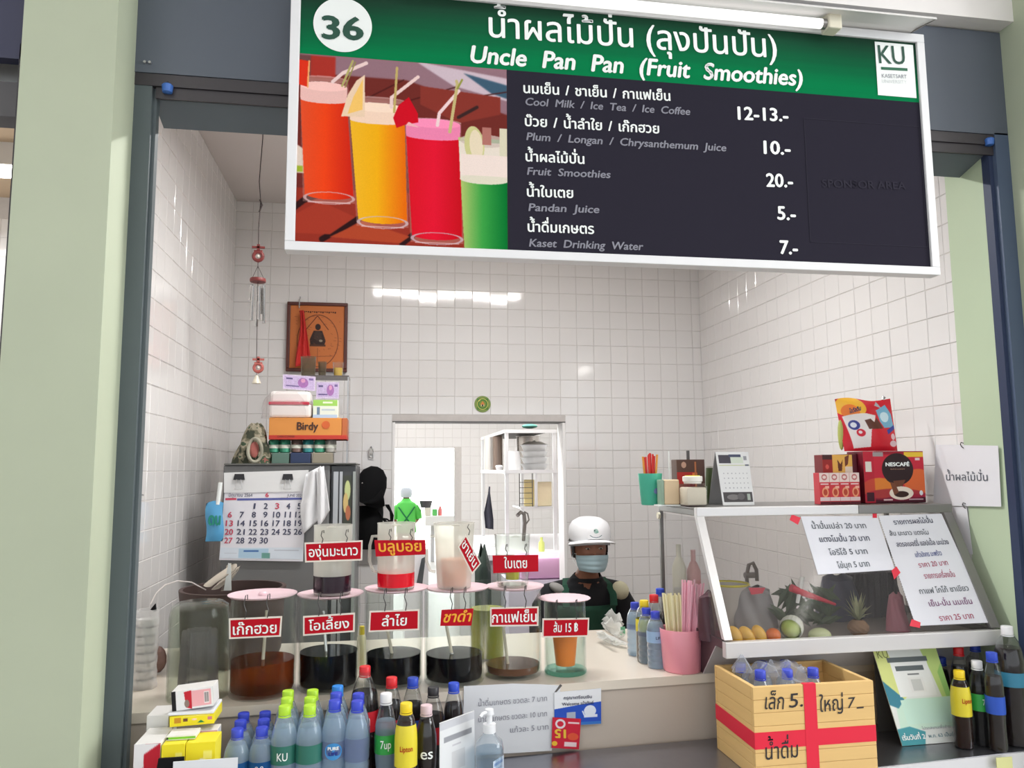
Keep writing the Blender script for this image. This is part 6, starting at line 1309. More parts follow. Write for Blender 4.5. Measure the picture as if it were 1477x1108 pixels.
# ================================================================ QR STAND, SANITISER, PAPERS ON THE COUNTER FRONT
q = [Vector(at(634,1043,Y=1.91)), Vector(at(684,1027,Y=1.99)), Vector((0,1.985,.7212)), Vector((0,1.895,.7212))]
q[2].x = q[1].x; q[3].x = q[0].x; q[0].z = q[1].z = (q[0].z+q[1].z)/2; q[2].y = q[1].y-.012; q[3].y = q[0].y-.012
t = thing('code_stand', 'white upright code card stand on the steel ledge in front', 'stand', (q[3].x+.05,1.95,.72))
MB().prism([q[3],q[2],q[1],q[0]], (0,.006,0)).build('card', mat('stand_card',(216,218,220),rough=.45), t)
MB().prism([q[3]+Vector((.004,.006,0)), q[2]+Vector((-.004,.006,0)), q[2]+Vector((-.004,.05,0)), q[3]+Vector((.004,.05,0))], (0,0,.004)).build('foot', mat('stand_card',(1,1,1)), t)
can = Can(120,200,(220,222,224)); can.rect(0,0,1,.10,(196,198,204)).rect(.12,.20,.92,.27,(150,152,158)).rect(.35,.33,.6,.35,(190,190,196)).rect(.33,.42,.72,.66,(204,205,207)).blur(1); print_on('card_print', can, *q, t)
p = at(706,1100,Y=1.945); x = p.x; Y = 1.945; b0_ = .7205; Hs = at(706,1060,Y=Y).z-b0_; r = 19.5*mpp(Y,706)
t = thing('sanitiser_bottle', 'clear pump bottle of hand sanitiser on the steel ledge', 'bottle', (x,Y,b0_))
MB().lathe([(0,0),(r*.95,0),(r,.006),(r,Hs*.78),(r*.9,Hs*.9),(r*.5,Hs),(r*.42,Hs+.01)], 32, c=(x,Y,b0_)).build('body', wat, t, smooth=True)
MB().lathe([(0,.002),(r*.93,.003),(r*.95,Hs*.76),(0,Hs*.76)], 32, c=(x,Y,b0_)).build('gel', glass('clear_gel',(214,228,236),milk=.15,milkcol=(190,206,220)), t, smooth=True)
zn = Hs+.01; ztp = at(706,1023,Y=Y).z-b0_
MB().lathe([(r*.45,zn-.004),(r*.45,zn+.016),(r*.2,zn+.018),(r*.2,ztp-.014),(r*.34,ztp-.012),(r*.30,ztp),(0,ztp)], 20, c=(x,Y,b0_)).build('pump', mat('pump_white',(228,230,234),rough=.3), t, smooth=True)
MB().tube([(x,Y,b0_+ztp-.006),(x-.018,Y-.012,b0_+ztp-.006),(x-.024,Y-.016,b0_+ztp-.012)], .004, 8).build('nozzle', mat('pump_white',(1,1,1)), t)
A = [(x+.004,Y-r-.001,b0_+Hs*.62),(x+r*.95,Y-r*.35,b0_+Hs*.66),(x+r*.95,Y-r*.35,b0_+.02),(x+.004,Y-r-.001,b0_+.015)]; can = Can(60,90,(206,218,232)); can.rect(.1,.1,.9,.2,(120,150,200)).rect(.1,.3,.8,.34,(150,160,180)).rect(.1,.42,.9,.46,(150,160,180)).rect(.1,.55,.6,.8,(170,190,214)); print_on('bottle_label', can, *A, t)
def cfront(x): return 2.115+(x+.79)*.0503-.0+.006
def on_front(px, py, push=.004):
    X_ = at(px, py, Y=2.17).x; 
    for _ in range(3): X_ = at(px, py, Y=cfront(X_)-push).x
    return at(px, py, Y=cfront(X_)-push)
def front_card(name, quad, label, cat, m_, push, can=None):
    q = [on_front(*v, push=push) for v in quad]; t = thing(name, label, cat, tuple(q[3])); MB().prism([q[3],q[2],q[1],q[0]], (0,.001,0)).build('paper', m_, t)
    if can: print_on('card_print', can, *q, t)
    return t, q
t, q = front_card('price_notice', [(669,990),(809,989),(796,1083),(668,1091)], 'long white paper with prices taped on the counter front', 'notice', mat('notice_paper',(220,222,226),rough=.7), .009)
MB().prism([q[0], q[0].lerp(q[1],.5)+Vector((0,0,.006)), q[0].lerp(q[1],.75)+Vector((0,.0,.004)), q[1]], (0,.001,0)).build('curled_edge', mat('notice_paper',(1,1,1)), t)
def on(s, x0, y0, x1, y1, h, m_=grey_p):
    a = on_front(x0, y0, .0102); b = on_front(x1, y1, .0102); text(s, a, b-a, ZU, h*mpp(2.15,740), m_, t, width=(b-a).length)
on('น้ำดื่มเกษตร ขวดละ 7 บาท', 690, 1019, 789, 1011, 5.5); on('น้ำดื่มเกษตร ขวดละ 10 บาท', 690, 1042, 789, 1033, 5.5); on('แก้วละ 5 บาท', 736, 1057, 791, 1052, 5.5)
MB().prism([q[1]+Vector((-.022,-.001,-.02)), q[1]+Vector((-.016,-.001,-.02)), q[1]+Vector((.004,-.001,.0)), q[1]+Vector((-.002,-.001,.004))], (0,.001,0)).build('torn_corner', mat('dark_tear',(90,86,84)), t)
can = Can(200,150,(232,234,238)); can.poly([(0,.5),(1,.37),(1,1),(0,1)],(44,84,190)).rect(0,.92,1,1,(60,120,200)).ell(.76,.62,.13,.16,(226,232,244)).rect(.63,.72,.92,.80,(226,232,244)).line([(.6,.62),(.64,.74)],.03,(226,232,244)).rect(.26,.63,.45,.86,(170,180,196)).blur(1)
t, q = front_card('blue_sticker', [(799.5,999),(867,993),(867,1044),(799.5,1048)], 'white and blue printed sticker on the counter front', 'sticker', white_p, .011, can)
def sq(s, u, v, w, h, m_): return text(s, q[3].lerp(q[2],u)+(q[0]-q[3])*(1-v)+Vector((0,-.0008,0)), q[2]-q[3], ZU, h*(q[0]-q[3]).length, m_, t, width=w*(q[2]-q[3]).length, bold=.02)
sq('กรุณาเตรียมเงิน', .2, .22, .6, .07, navy_p); sq('Welcome เป๋าตังค์', .16, .40, .68, .07, navy_p)
can = Can(120,140,(206,40,62)); can.ell(.28,.2,.18,.16,(232,222,226)).ell(.28,.2,.11,.09,(206,40,62)).rect(.55,.12,.95,.18,(240,210,214)).rect(.45,.78,.9,.93,(240,214,218)).ell(.75,.6,.2,.12,(226,90,60)).ell(.1,.85,.1,.08,(236,190,60)).blur(1)
t, q = front_card('promo_card', [(797,1035),(838,1037),(835,1081),(795.5,1079)], 'small red promotion card over the corner of the white notice', 'card', red_p, .014, can)
text('15', q[3].lerp(q[2],.50)+(q[0]-q[3])*.62+Vector((0,-.0008,0)), q[3]-q[2], -ZU, .27*(q[0]-q[3]).length, mat('gold_print',(236,190,60)), t, width=.42*(q[2]-q[3]).length, bold=.04)
# ================================================================ BOXES AT THE LOWER LEFT
def carton(name, label, x0, y0, x1, y1, Y, z0, d, col, can=None, tilt=0, cat='box', group=None):
    a, b, c_, d_ = face_px(x0, y0, x1, y1, Y); t = thing(name, label, cat, ((a.x+b.x)/2,Y,z0), group); zt_ = a.z
    o = MB().rbox((a.x,Y,z0),(b.x,Y+d,zt_),.0015).build('box', col, t)
    if can: print_on('box_print', can, (a.x,Y,zt_),(b.x,Y,zt_),(b.x,Y,z0),(a.x,Y,z0), t)
    if tilt: t.rotation_euler.y = tilt
    return t, zt_
wb_ = mat('white_carton', (226,224,222), rough=.5); yb_ = mat('yellow_carton', (236,220,50), rough=.5)
t = thing('plastic_tray', 'shallow clear plastic tray holding the tea cartons', 'tray', (-.45,1.93,.7205))
mb = MB(); X0_, X1_ = -.572, -.372
mb.box((X0_,1.835,.7205),(X1_,2.095,.7225)).build('base', clear, t)
for A, B in (((X0_,1.835),(X1_,1.838)),((X0_,2.092),(X1_,2.095)),((X0_,1.838),(X0_+.003,2.092)),((X1_-.003,1.838),(X1_,2.092))): MB().box((A[0],A[1],.7226),(B[0],B[1],.765)).build('side', glass('tray_wall',(240,240,240),milk=.2), t)
TZ = .7228
def redflower():
    c = Can(100,80,(224,222,222)); c.poly([(.38,.12),(1,0),(1,1),(.42,1)],(180,28,44)).poly([(.2,.5),(.35,.25),(.45,.4),(.6,.3),(.62,.6),(.75,.8),(.5,.78),(.3,.8),(.35,.6)],(200,50,60)).rect(.1,.75,.3,.9,(110,120,100)).blur(1); return c
def ycan(f): 
    c = Can(100,80,(238,220,44)); c.ell(.55,.45,.36,.26,(236,234,226)).ell(.5,.5,.2,.12,(150,140,140)).ell(.62,.38,.1,.1,(250,250,244)).rect(.06,.25,.2,.6,(120,80,150)).rect(.6,.1,.9,.2,(250,240,120)) if f else c.rect(.1,.2,.25,.7,(200,140,40)).rect(.3,.3,.4,.6,(110,70,50)).ell(.55,.45,.06,.1,(236,200,180)).poly([(.62,.8),(.7,.55),(.78,.8)],(40,130,70)).rect(.85,.3,.95,.6,(200,120,140)).rect(.3,.1,.9,.14,(250,246,180)); return c.blur(1)
t, z1 = carton('tea_carton', 'white tea carton with red flower print at the lower left corner', 193, 1073, 231, 1104, 1.86, TZ, .11, wb_, redflower())
# raise the lower cartons to the height seen
_, z2 = carton('tea_carton', 'yellow carton with white flower, left of two at the front', 233, 1074, 266, 1100, 1.86, TZ, .10, yb_, ycan(1))
_, z3 = carton('tea_carton', 'yellow carton with white flower, right of two at the front', 268, 1071, 310, 1100, 1.865, TZ, .07, yb_, ycan(1))
gz = max(z2, z3)+.001
_, z5 = carton('tea_carton', 'white carton standing behind the red flower carton', 211, 1032, 243, 1060, 1.985, TZ, .08, wb_)
_, z4 = carton('tea_carton', 'small carton with green stripe lying on the yellow cartons', 240, 1061, 282, 1072, 1.885, gz, .05, wb_, (lambda c: c.rect(0,.3,1,.85,(120,190,60)).rect(0,.3,.06,.85,(40,60,40)))(Can(80,30,(226,226,220))))
_, z6 = carton('tea_carton', 'plain white and pink edged carton behind the green striped one', 279, 1054, 313, 1090, 1.945, TZ, .045, wb_, (lambda c: c.rect(0,0,1,.12,(220,170,190)))(Can(60,60,(226,226,226))))
zz = z4+.001
_, z7 = carton('tea_carton', 'big yellow carton lying tilted over the small cartons', 245, 1031, 309, 1056, 1.95, max(zz, z6+.001), .09, yb_, ycan(0), tilt=-.03)
o = MB().rbox((at(243,1028,Y=1.95).x,1.945,z7+.001),(at(309,1028,Y=1.95).x,2.04,z7+.008),.002).build('bag_lid', mat('white_sachet',(226,228,232),rough=.5), None); tag(o, 'flat white sachet between the yellow carton and top carton', 'sachet')
c = Can(130,70,(228,228,228)); c.rect(0,0,.10,1,(24,22,24)).poly([(.3,.1),(.48,.05),(.48,1),(.34,.9)],(190,36,50)).rect(.48,.08,.95,.9,(232,170,176)).ell(.36,.7,.06,.2,(140,120,110)).rect(.78,.2,.9,.8,(238,228,228))
for i in range(6): c.rect(.79+i*.018,.25,.797+i*.018,.75,(60,56,60))
_, z8 = carton('tea_carton', 'top white carton with pink label and barcode, tilted', 249, 994, 309, 1020, 1.955, z7+.012, .06, wb_, c.blur(1), tilt=-.09)
# binder clip and paper at the bottom
p = at(246,1104,Y=1.826); t = thing('binder_clip', 'black binder clip on the paper at the bottom left', 'clip', tuple(p))
MB().prism([(p.x-.028,1.822,p.z-.012),(p.x+.028,1.822,p.z-.012),(p.x+.026,1.828,p.z+.014),(p.x-.026,1.828,p.z+.014)], (0,.006,0)).build('clip_body', blk, t)
a = at(250,1099,Y=1.815); b = at(343,1098,Y=1.815); t = thing('paper_sheet', 'white paper hanging at the ledge under the tea cartons', 'paper', tuple(a)); MB().box((a.x,1.814,a.z-.12),(b.x,1.816,a.z)).build('paper', mat('notice_paper',(1,1,1)), t)
# ================================================================ THE VENDOR
def seated(name, label, hx, hy, hz, skinm, back=False, sc=1.0, group=None):
    """a seated body as one continuous skinned surface; hx, hy, hz is the middle of the head; returns root and joints"""
    t = thing(name, label, 'person', (hx, hy, 0)); f = 1 if not back else -1   # f: faces the camera (-Y) or away
    P = lambda x, y, z: (hx+x*sc, hy+(y if not back else -y)*sc, hz+z*sc)
    V = [P(0,.20,-.60),P(0,.18,-.42),P(0,.13,-.27),P(0,.08,-.18),P(0,.03,-.105),P(0,.0,-.01),
         P(.09,.10,-.21),P(.165,.11,-.235),P(.20,.12,-.42),P(.16,-.10,-.50),P(.12,-.17,-.49),
         P(-.09,.10,-.21),P(-.165,.11,-.235),P(-.20,.12,-.42),P(-.16,-.10,-.50),P(-.12,-.17,-.49),
         P(.09,.17,-.63),P(.10,-.22,-.66),P(.10,-.20,-1.04),P(.10,-.32,-1.10),
         P(-.09,.17,-.63),P(-.10,-.22,-.66),P(-.10,-.20,-1.04),P(-.10,-.32,-1.10)]
    E_ = [(0,1),(1,2),(2,3),(3,4),(4,5),(3,6),(6,7),(7,8),(8,9),(9,10),(3,11),(11,12),(12,13),(13,14),(14,15),(0,16),(16,17),(17,18),(18,19),(0,20),(20,21),(21,22),(22,23)]
    Rr = [.115,.105,.088,.052,.040,.055,.044,.044,.036,.025,.03,.044,.044,.036,.025,.03,.085,.058,.035,.03,.085,.058,.035,.03]
    # fingers: five short chains from each palm
    for wrist, sx in ((10,1),(15,-1)):
        wx, wy, wz = V[wrist]
        for k in range(5):
            dx = (-.026+.013*k)*sx*-1 if k else .032*-sx; L = (.045,.075,.082,.078,.062)[k]; i = len(V)
            V += [(wx+dx*.6*sc, wy-.03*f*sc, wz), (wx+dx*sc, wy-(.03+L*.6)*f*sc, wz-.008*sc), (wx+dx*1.02*sc, wy-(.03+L)*f*sc, wz-.026*sc)]
            Rr += [.011,.0085,.0075]; E_ += [(wrist,i),(i,i+1),(i+1,i+2)]
    me = bpy.data.meshes.new('skeleton'); me.from_pydata(V, E_, []); o = bpy.data.objects.new('skeleton', me); C.objects.link(o)
    md = o.modifiers.new('skin', 'SKIN'); md.use_smooth_shade = True
    for i, r in enumerate(Rr): me.skin_vertices[0].data[i].radius = (r*sc, r*sc)
    me.skin_vertices[0].data[0].use_root = True
    sb = o.modifiers.new('sub', 'SUBSURF'); sb.levels = 1; sb.render_levels = 1
    dg = bpy.context.evaluated_depsgraph_get(); ev = o.evaluated_get(dg); m2 = ev.to_mesh()
    mb = MB(); mb.add([v.co[:] for v in m2.vertices], [tuple(p.vertices) for p in m2.polygons]); ev.to_mesh_clear(); bpy.data.objects.remove(o)
    def headf(u, v):
        th = v*PI; ph = u*2*PI; x = math.sin(th)*math.sin(ph); y = -math.sin(th)*math.cos(ph); z = math.cos(th)
        w = 1-.22*max(0,-z)**1.5; X_ = x*.074*w; Y_ = y*.092*(1-.1*max(0,-z)); Z_ = z*.118
        if y < 0:
            g = lambda cx, cz, s_: math.exp(-((X_-cx)**2+(Z_-cz)**2)/s_**2)
            Y_ -= .020*g(0,-.022,.012)+.010*g(0,.0,.009)+.006*g(0,-.058,.018)+.007*g(0,-.095,.02)+.004*(g(.028,.026,.016)+g(-.028,.026,.016)); Y_ += .009*(g(.029,.004,.013)+g(-.029,.004,.013)); Y_ -= .004*(g(.04,-.03,.02)+g(-.04,-.03,.02))
        return Vector((hx+X_*sc, hy+Y_*sc*f, hz+Z_*sc))
    mb.grid(headf, 48, 32)
    for s_ in (-1,1): mb.ball((hx+s_*.074*sc, hy+.008*sc, hz-.01*sc), (.010*sc,.017*sc,.028*sc), 12)
    mb.build('body', skinm, t, smooth=True)
    return t
skin = mat('warm_brown_skin', (140,92,70), rough=.55, noise=.05)
hp = at(850,790,Y=3.42); hx, hy, hz = hp
t = seated('person', 'person in white cap, blue face mask, black top and green apron', hx, hy, hz, skin)
P = lambda x, y, z: Vector((hx+x, hy+y, hz+z))
for s_ in (-1,1):
    o = MB().ball(P(s_*.029,-.082,.004), (.0115,.008,.0038), 12).build('eye', mat('eye_white',(206,200,196),rough=.3), t, smooth=True); MB().ball(P(s_*.029,-.0895,.003), (.005,.002,.0036), 10).build('iris', mat('dark_iris',(26,18,16),rough=.2), o)
    MB().tube([P(s_*.014,-.092,.022), P(s_*.03,-.092,.027), P(s_*.046,-.082,.022)], [.002,.003,.0015], 6).build('eyebrow', mat('dark_hair',(26,22,22),rough=.7), t)
# hair under the cap
def hair(u, v):
    ph = (u-.5)*2*PI*.60+PI; th = .35+v*1.55; return P(math.sin(th)*math.sin(ph)*.079, -math.sin(th)*math.cos(ph)*.100+.004, math.cos(th)*.125)
MB().grid(hair, 30, 14).build('hair', mat('dark_hair',(1,1,1)), t, smooth=True, fix=False, solid=.004)
capw = mat('white_cap_cloth', (226,226,228), rough=.8)
mb = MB().lathe([(.092,.034),(.097,.045),(.100,.066),(.097,.092),(.084,.116),(.055,.133),(0,.139)], 36, Matrix.Translation(P(0,-.002,0)) @ Matrix.Rotation(.10,4,'X') @ Matrix.Diagonal((.95,1.05,1,1)))
mb.build('cap_crown', capw, t, smooth=True, fix=False, solid=.002)
def brimf(u, v): a_ = (u-.5)*PI*.92; R = .093+.050*v*max(0,math.cos(a_))**.8; return P(math.sin(a_)*(R*.99), -math.cos(a_)*R*1.05, .045-.010*v-.020*(math.sin(a_)**2))
MB().grid(brimf, 28, 6).build('cap_brim', capw, t, smooth=True, fix=False, solid=.003)
def capband(u, v): a_ = u*2*PI; return P(math.sin(a_)*.0935, -math.cos(a_)*.102, .022+.022*v-.012*math.sin(a_)**2)
MB().grid(capband, 36, 2).build('cap_band', mat('grey_net',(180,180,182),rough=.8), t, smooth=True, fix=False)
can = Can(120,90,(226,226,228)); can.ell(.5,.35,.14,.2,(150,176,168)).ell(.42,.3,.05,.06,(60,90,90)).ell(.58,.42,.08,.08,(120,160,150)).line([(.15,.7),(.3,.84),(.5,.88),(.7,.84),(.85,.7)],.05,(90,110,116)).blur(1)
q = [P(-.038,-.1115,.098),P(.038,-.1115,.098),P(.040,-.119,.045),P(-.040,-.119,.045)]
def emb(u, v): a_ = (u-.5)*.72; z = .096-.052*v; R = .1085-.012*max(0,(z-.07)/.03)**2; return P(math.sin(a_)*R*.96, -math.cos(a_)*R*1.06-.004, z+.004)
o = MB().grid(emb, 10, 6).build('cap_emblem', can.mat('cap_print', .8), t, smooth=True, fix=False); uv = o.data.uv_layers.new()
for lp in o.data.loops: i = lp.vertex_index; uv.data[lp.index].uv = ((i % 11)/10, 1-(i//11)/6)
# mask
maskm = mat('pale_blue_mask', (164,188,196), rough=.8)
def mask(u, v):
    a_ = (u-.5)*2.3; z = -.022-.076*v; w = 1-.20*v*v; R = .093+.016*math.cos(a_)**3*math.sin(PI*(.25+.55*v)); return P(math.sin(a_)*R*.86*w, -math.cos(a_)*R*1.04*(1-.05*v)-.006+.0012*math.sin(v*22), z-.010*math.sin(a_*1.3)**2*(1-2*v)*.5)
MB().grid(mask, 24, 20).build('face_mask', maskm, t, smooth=True, fix=False, solid=.0015)
for s_ in (-1,1):
    for z_ in (-.022,-.072): MB().tube([P(s_*.072,-.045,z_), P(s_*.080,-.01,z_*.6-.008), P(s_*.079,.012,-.012)], .0012, 6).build('ear_loop', white_p, t)
# shirt: torso and sleeves
blks = mat('black_shirt', (24,24,28), rough=.9, noise=.2, scale=20)
ringz = [(-.66,.19,.165,.125),(-.5,.18,.150,.118),(-.38,.16,.150,.115),(-.28,.13,.160,.108),(-.22,.11,.165,.098),(-.185,.10,.140,.085),(-.158,.075,.088,.066),(-.118,.045,.060,.058)]
def shirt(u, v):
    q_ = v*(len(ringz)-1); i = min(int(q_), len(ringz)-2); fr_ = q_-i; A_, B_ = ringz[i], ringz[i+1]; z, cy, a, b = [A_[k]+(B_[k]-A_[k])*fr_ for k in range(4)]; an = u*2*PI
    return P(math.sin(an)*a, cy-math.cos(an)*b, z-(.03*max(0,math.cos(an)) if v > .93 else 0))
MB().grid(shirt, 40, 28).build('shirt', blks, t, smooth=True, fix=False)
for s_ in (-1,1): MB().tube([P(s_*.09,.10,-.205), P(s_*.15,.105,-.22), P(s_*.185,.11,-.28), P(s_*.20,.115,-.37), P(s_*.205,.11,-.42), P(s_*.18,-.0,-.465)], [.055,.062,.062,.058,.055,.045], 18).build('sleeve', blks, t, smooth=True)
MB().ball(P(.155,.045,-.20), (.040,.030,.045), 16, Euler((.2,-.7,0)).to_matrix().to_4x4()).build('shoulder_patch', mat('cream_patch',(206,200,170),rough=.9,noise=.1,scale=30), t, smooth=True)
MB().ball(P(-.135,.055,-.185), (.045,.030,.022), 16, Euler((0,.5,0)).to_matrix().to_4x4()).build('shoulder_patch', mat('grey_patch',(150,148,144),rough=.9), t, smooth=True)
# apron
apr = mat('dark_green_apron', (30,74,56), rough=.85, noise=.08, scale=20)
def apron(u, v):
    z = -.26-.40*v; q_ = [r for r in ringz]; 
    for A_, B_ in zip(ringz, ringz[1:]):
        if A_[0] <= z <= B_[0]: fr_ = (z-A_[0])/(B_[0]-A_[0]); _, cy, a, b = [A_[k]+(B_[k]-A_[k])*fr_ for k in range(4)]; break
    w = .95+.45*v; an = (u-.5)*2*w; return P(math.sin(an)*(a+.007), cy-math.cos(an)*(b+.008), z)
MB().grid(apron, 24, 16).build('apron', apr, t, smooth=True, fix=False, solid=.002)
for s_ in (-1,1):
    pts = [P(s_*.110,.005,-.262), P(s_*.112,.02,-.215), P(s_*.100,.052,-.172), P(s_*.085,.11,-.150)]
    mb = MB()
    for a, b in zip(pts, pts[1:]): mb.prism([a+Vector((-.016,0,0)),a+Vector((.016,0,0)),b+Vector((.016,0,0)),b+Vector((-.016,0,0))], (0,-.006,.004))
    mb.build('apron_strap', apr, t)
ytx = apron(.5,.4).y-.004
for s, px0, px1, py in (('โครงการ',853,869,873),('ปลอดโฟมเพื่อสุขภาพ',848,874,882)):
    a = at(px0,py+1,Y=ytx); b = at(px1,py-1.5,Y=ytx); text(s, a, b-a, ZU, .012, mat('apron_print',(120,150,136)), t, width=(b-a).length, bold=.01)
st = thing('stool', 'low stool that the vendor sits on behind the counter', 'stool', (hx,hy+.2,0)); zs = hz-.74
MB().cyl((hx,hy+.2,zs-.03),(hx,hy+.2,zs),.15,n=28).build('seat', mat('red_stool',(170,50,50),rough=.4), st)
for i in range(4): a_ = PI/4+i*PI/2; MB().cyl((hx+.16*math.cos(a_),hy+.2+.16*math.sin(a_),0),(hx+.11*math.cos(a_),hy+.2+.11*math.sin(a_),zs-.031),.015,n=10).build('leg', mat('red_stool',(1,1,1)), st)
# ================================================================ BEHIND THE DOORWAY
rkm = mat('white_rack_metal', (206,206,206), rough=.35, metal=.2); dkm = mat('dark_rack_board', (70,66,64), rough=.5)
RY0 = 5.0; RX0 = at(731,700,Y=RY0).x; RX1 = at(800,700,Y=RY0).x; RY1 = at(697,700,X=RX0).y
zt_ = at(760,620,Y=RY0).z; zm = at(760,678,Y=RY0).z; zl = at(785,731,Y=RY0).z; zc_ = at(800,794,Y=RY0).z
t = thing('storage_rack', 'white metal rack with pots standing on the counter behind the doorway', 'rack', (RX0,RY0,zc_))
for x in (RX0, RX1):
    for y in (RY0, RY1): MB().rbox((x-.012,y-.012,zc_+.001),(x+.012,y+.012,zt_),.002).build('post', rkm, t)
for z, m_, n_ in ((zt_,dkm,'top_board'),(zm,rkm,'shelf_board')): MB().box((RX0+.013,RY0+.013,z-.012),(RX1-.013,RY1-.013,z)).build(n_, m_, t)
for z in (zt_, zm):
    MB().box((RX0-.012,RY0-.016,z-.022),(RX1+.012,RY0-.0125,z+.001)).build('rail', rkm, t); MB().box((RX0-.016,RY0-.012,z-.022),(RX0-.0125,RY1+.012,z+.001)).build('rail', rkm, t)
xm = at(773,700,Y=RY0).x; xl_ = at(750,700,Y=RY0).x; MB().box((xl_,RY0,zl-.012),(RX1-.013,RY0+.3,zl)).build('lower_shelf', rkm, t); MB().box((xm-.008,RY0-.010,zl+.001),(xm+.008,RY0+.006,zm-.013)).build('divider', rkm, t)
mb = MB()
for i in range(5): mb.tube([(xl_,RY0+.02,zl+.02+i*.035),(xm-.02,RY0+.02,zl+.02+i*.035)], .002, 6)
for i in range(2): mb.tube([(xl_+i*(xm-.02-xl_),RY0+.02,zl+.001),(xl_+i*(xm-.02-xl_),RY0+.02,zm-.014)], .003, 6)
k = mb.build('wire_side', dkm, t); k['kind'] = 'stuff'
def lt(name, label, cat, px, Y, z, prof, m_, n=28, grp=None):
    x = at(px,690,Y=Y).x; o = MB().lathe(prof, n, c=(x,Y,z)).build(name, m_, None, smooth=True); return tag(o, label, cat, grp)
zm2 = zm+.0008; kk = mpp(5.3)
wbowl = mat('white_bowl', (222,222,222), rough=.35)
for i in range(4): lt('white_bowl','white bowl in the stack on the rack, %s' % ['lowest','second from below','third from below','topmost'][i],'bowl',771,5.22,zm2+i*.043,[(0,0),(.075,0),(.090,.036),(.098,.0415),(.094,.0415),(.085,.036),(.07,.004),(0,.004)],wbowl,grp='white bowls stacked on the rack')
lt('pot_lid','pale lid on top of the white bowls on the rack','lid',771,5.22,zm2+.174,[(0,.0),(.09,.0),(.05,.018),(.012,.02),(.012,.03),(0,.03)],mat('old_lid',(190,184,176),rough=.4))
lt('white_jug','small white jug left of the bowls on the rack','jug',741,5.10,zm2,[(0,0),(.052,0),(.048,.06),(.040,.125),(.036,.125),(.044,.06),(.046,.005),(0,.005)],wbowl)
steel2 = mat('dull_steel_pot', (160,154,148), rough=.25, metal=.85)
lt('steel_pot','tall steel pot at the back of the rack behind the bowls','pot',762,5.55,zm2,[(0,0),(.085,0),(.085,.24),(.090,.245),(.083,.245),(.08,.005),(0,.005)],steel2)
lt('steel_canister','pale steel canister at the left end of the rack','canister',706,5.75,zm2,[(0,0),(.04,0),(.04,.255),(.036,.255),(.036,.005),(0,.005)],mat('pale_canister',(206,202,196),rough=.3,metal=.4))
lt('steel_canister','brownish steel canister beside the pale one on rack','canister',718,5.62,zm2,[(0,0),(.038,0),(.038,.25),(.035,.25),(.034,.005),(0,.005)],mat('brown_canister',(130,114,104),rough=.25,metal=.7))
lt('rice_bowl','tiny white bowl in front of the steel canisters','bowl',720,5.30,zm2,[(0,0),(.018,0),(.027,.024),(.022,.032),(0,.034)],wbowl)
for (x0_, y0_, x1_, y1_, Y_, m_, lb) in ((756,692,771,727,5.08,mat('yellow_board',(228,210,150),rough=.6),'yellow cutting board left of the rack divider'),(776,695,796,728,5.05,mat('cream_board',(226,212,176),rough=.6,noise=.08,scale=15),'cream cutting board right of the rack divider')):
    a, b, c_, d_ = face_px(x0_,y0_,x1_,y1_,Y_); tag(MB().rbox((a.x,Y_,zl+.001),(b.x,Y_+.02,a.z),.006).build('cutting_board', m_, None), lb, 'cutting board')
def towel(u, v): l = at(706-8*min(1,v*1.6)+ (6*(v-.65) if v > .65 else 0), 702+60*v, Y=6.05); r = at(706+6*min(1,v*1.3), 702+62*v, Y=6.05); q = l.lerp(r, u); q.y += .015*math.sin(u*9); return q
o = MB().grid(towel, 12, 16).build('dark_towel', mat('charcoal_towel',(50,50,62),rough=.9), None, smooth=True, fix=False, solid=.004); tag(o, 'dark towel hanging at the left side of the rack', 'towel')
o = MB().ball(at(764,615,Y=5.2), (.055,.06,.016), 16).build('teal_cloth', mat('teal_cloth',(90,150,136),rough=.9,bump=.6,scale=30), None, smooth=True); o.location.z += 0; tag(o, 'folded teal cloth lying on top of the rack', 'cloth')
# sink counter
cx0, cx1 = at(690,700,Y=4.9).x, 1.9
t = thing('sink_counter', 'white counter with a sink under the rack behind the doorway', 'counter', (1.3,5.4,0)); MB().rbox((cx0,4.86,zc_-.04),(cx1,6.3,zc_),.004).build('worktop', mat('white_worktop',(230,228,230),rough=.3), t); MB().box((cx0+.02,4.9,0),(cx1,6.3,zc_-.041)).build('cabinet', mat('grey_cabinet',(176,174,172),rough=.5), t)
p = at(755,770,Y=5.7); t = thing('kitchen_faucet', 'dark steel kitchen faucet under the shelf of the rack', 'faucet', (p.x,5.7,zc_)); MB().tube([(p.x,5.7,zc_),at(757,755,Y=5.7),at(756,742,Y=5.7),at(751,739,Y=5.68),at(746,744,Y=5.66)], .014, 10).build('spout', mat('dull_chrome',(1,1,1)), t, smooth=True); MB().tube([at(756,760,Y=5.7),at(763,750,Y=5.7),at(761,741,Y=5.7),at(756,738,Y=5.7)], .006, 8).build('hose', mat('dull_chrome',(1,1,1)), t)
lt('soap_bottle','yellow green dish soap bottle on the sink counter','bottle',780,4.95,zc_+.0005,[(0,0),(.020,0),(.020,.055),(.009,.07),(.009,.09),(0,.09)],mat('lime_soap',(190,200,110),rough=.3))
t = thing('pink_basin', 'pink plastic basin in front of the sink counter behind doorway', 'basin', (at(780,820,Y=4.6).x,4.6,0)); bx = at(780,820,Y=4.6).x
zpk = at(780,800,Y=4.6).z; MB().box((bx-.22,4.45,0),(bx+.2,4.75,zpk-.13)).build('stand', mat('pale_lilac_stand',(226,216,232),rough=.5), t); MB().rbox((bx-.15,4.46,zpk-.129),(bx+.16,4.74,zpk),.03).build('basin_body', mat('pink_basin',(226,176,214),rough=.4), t, smooth=True)
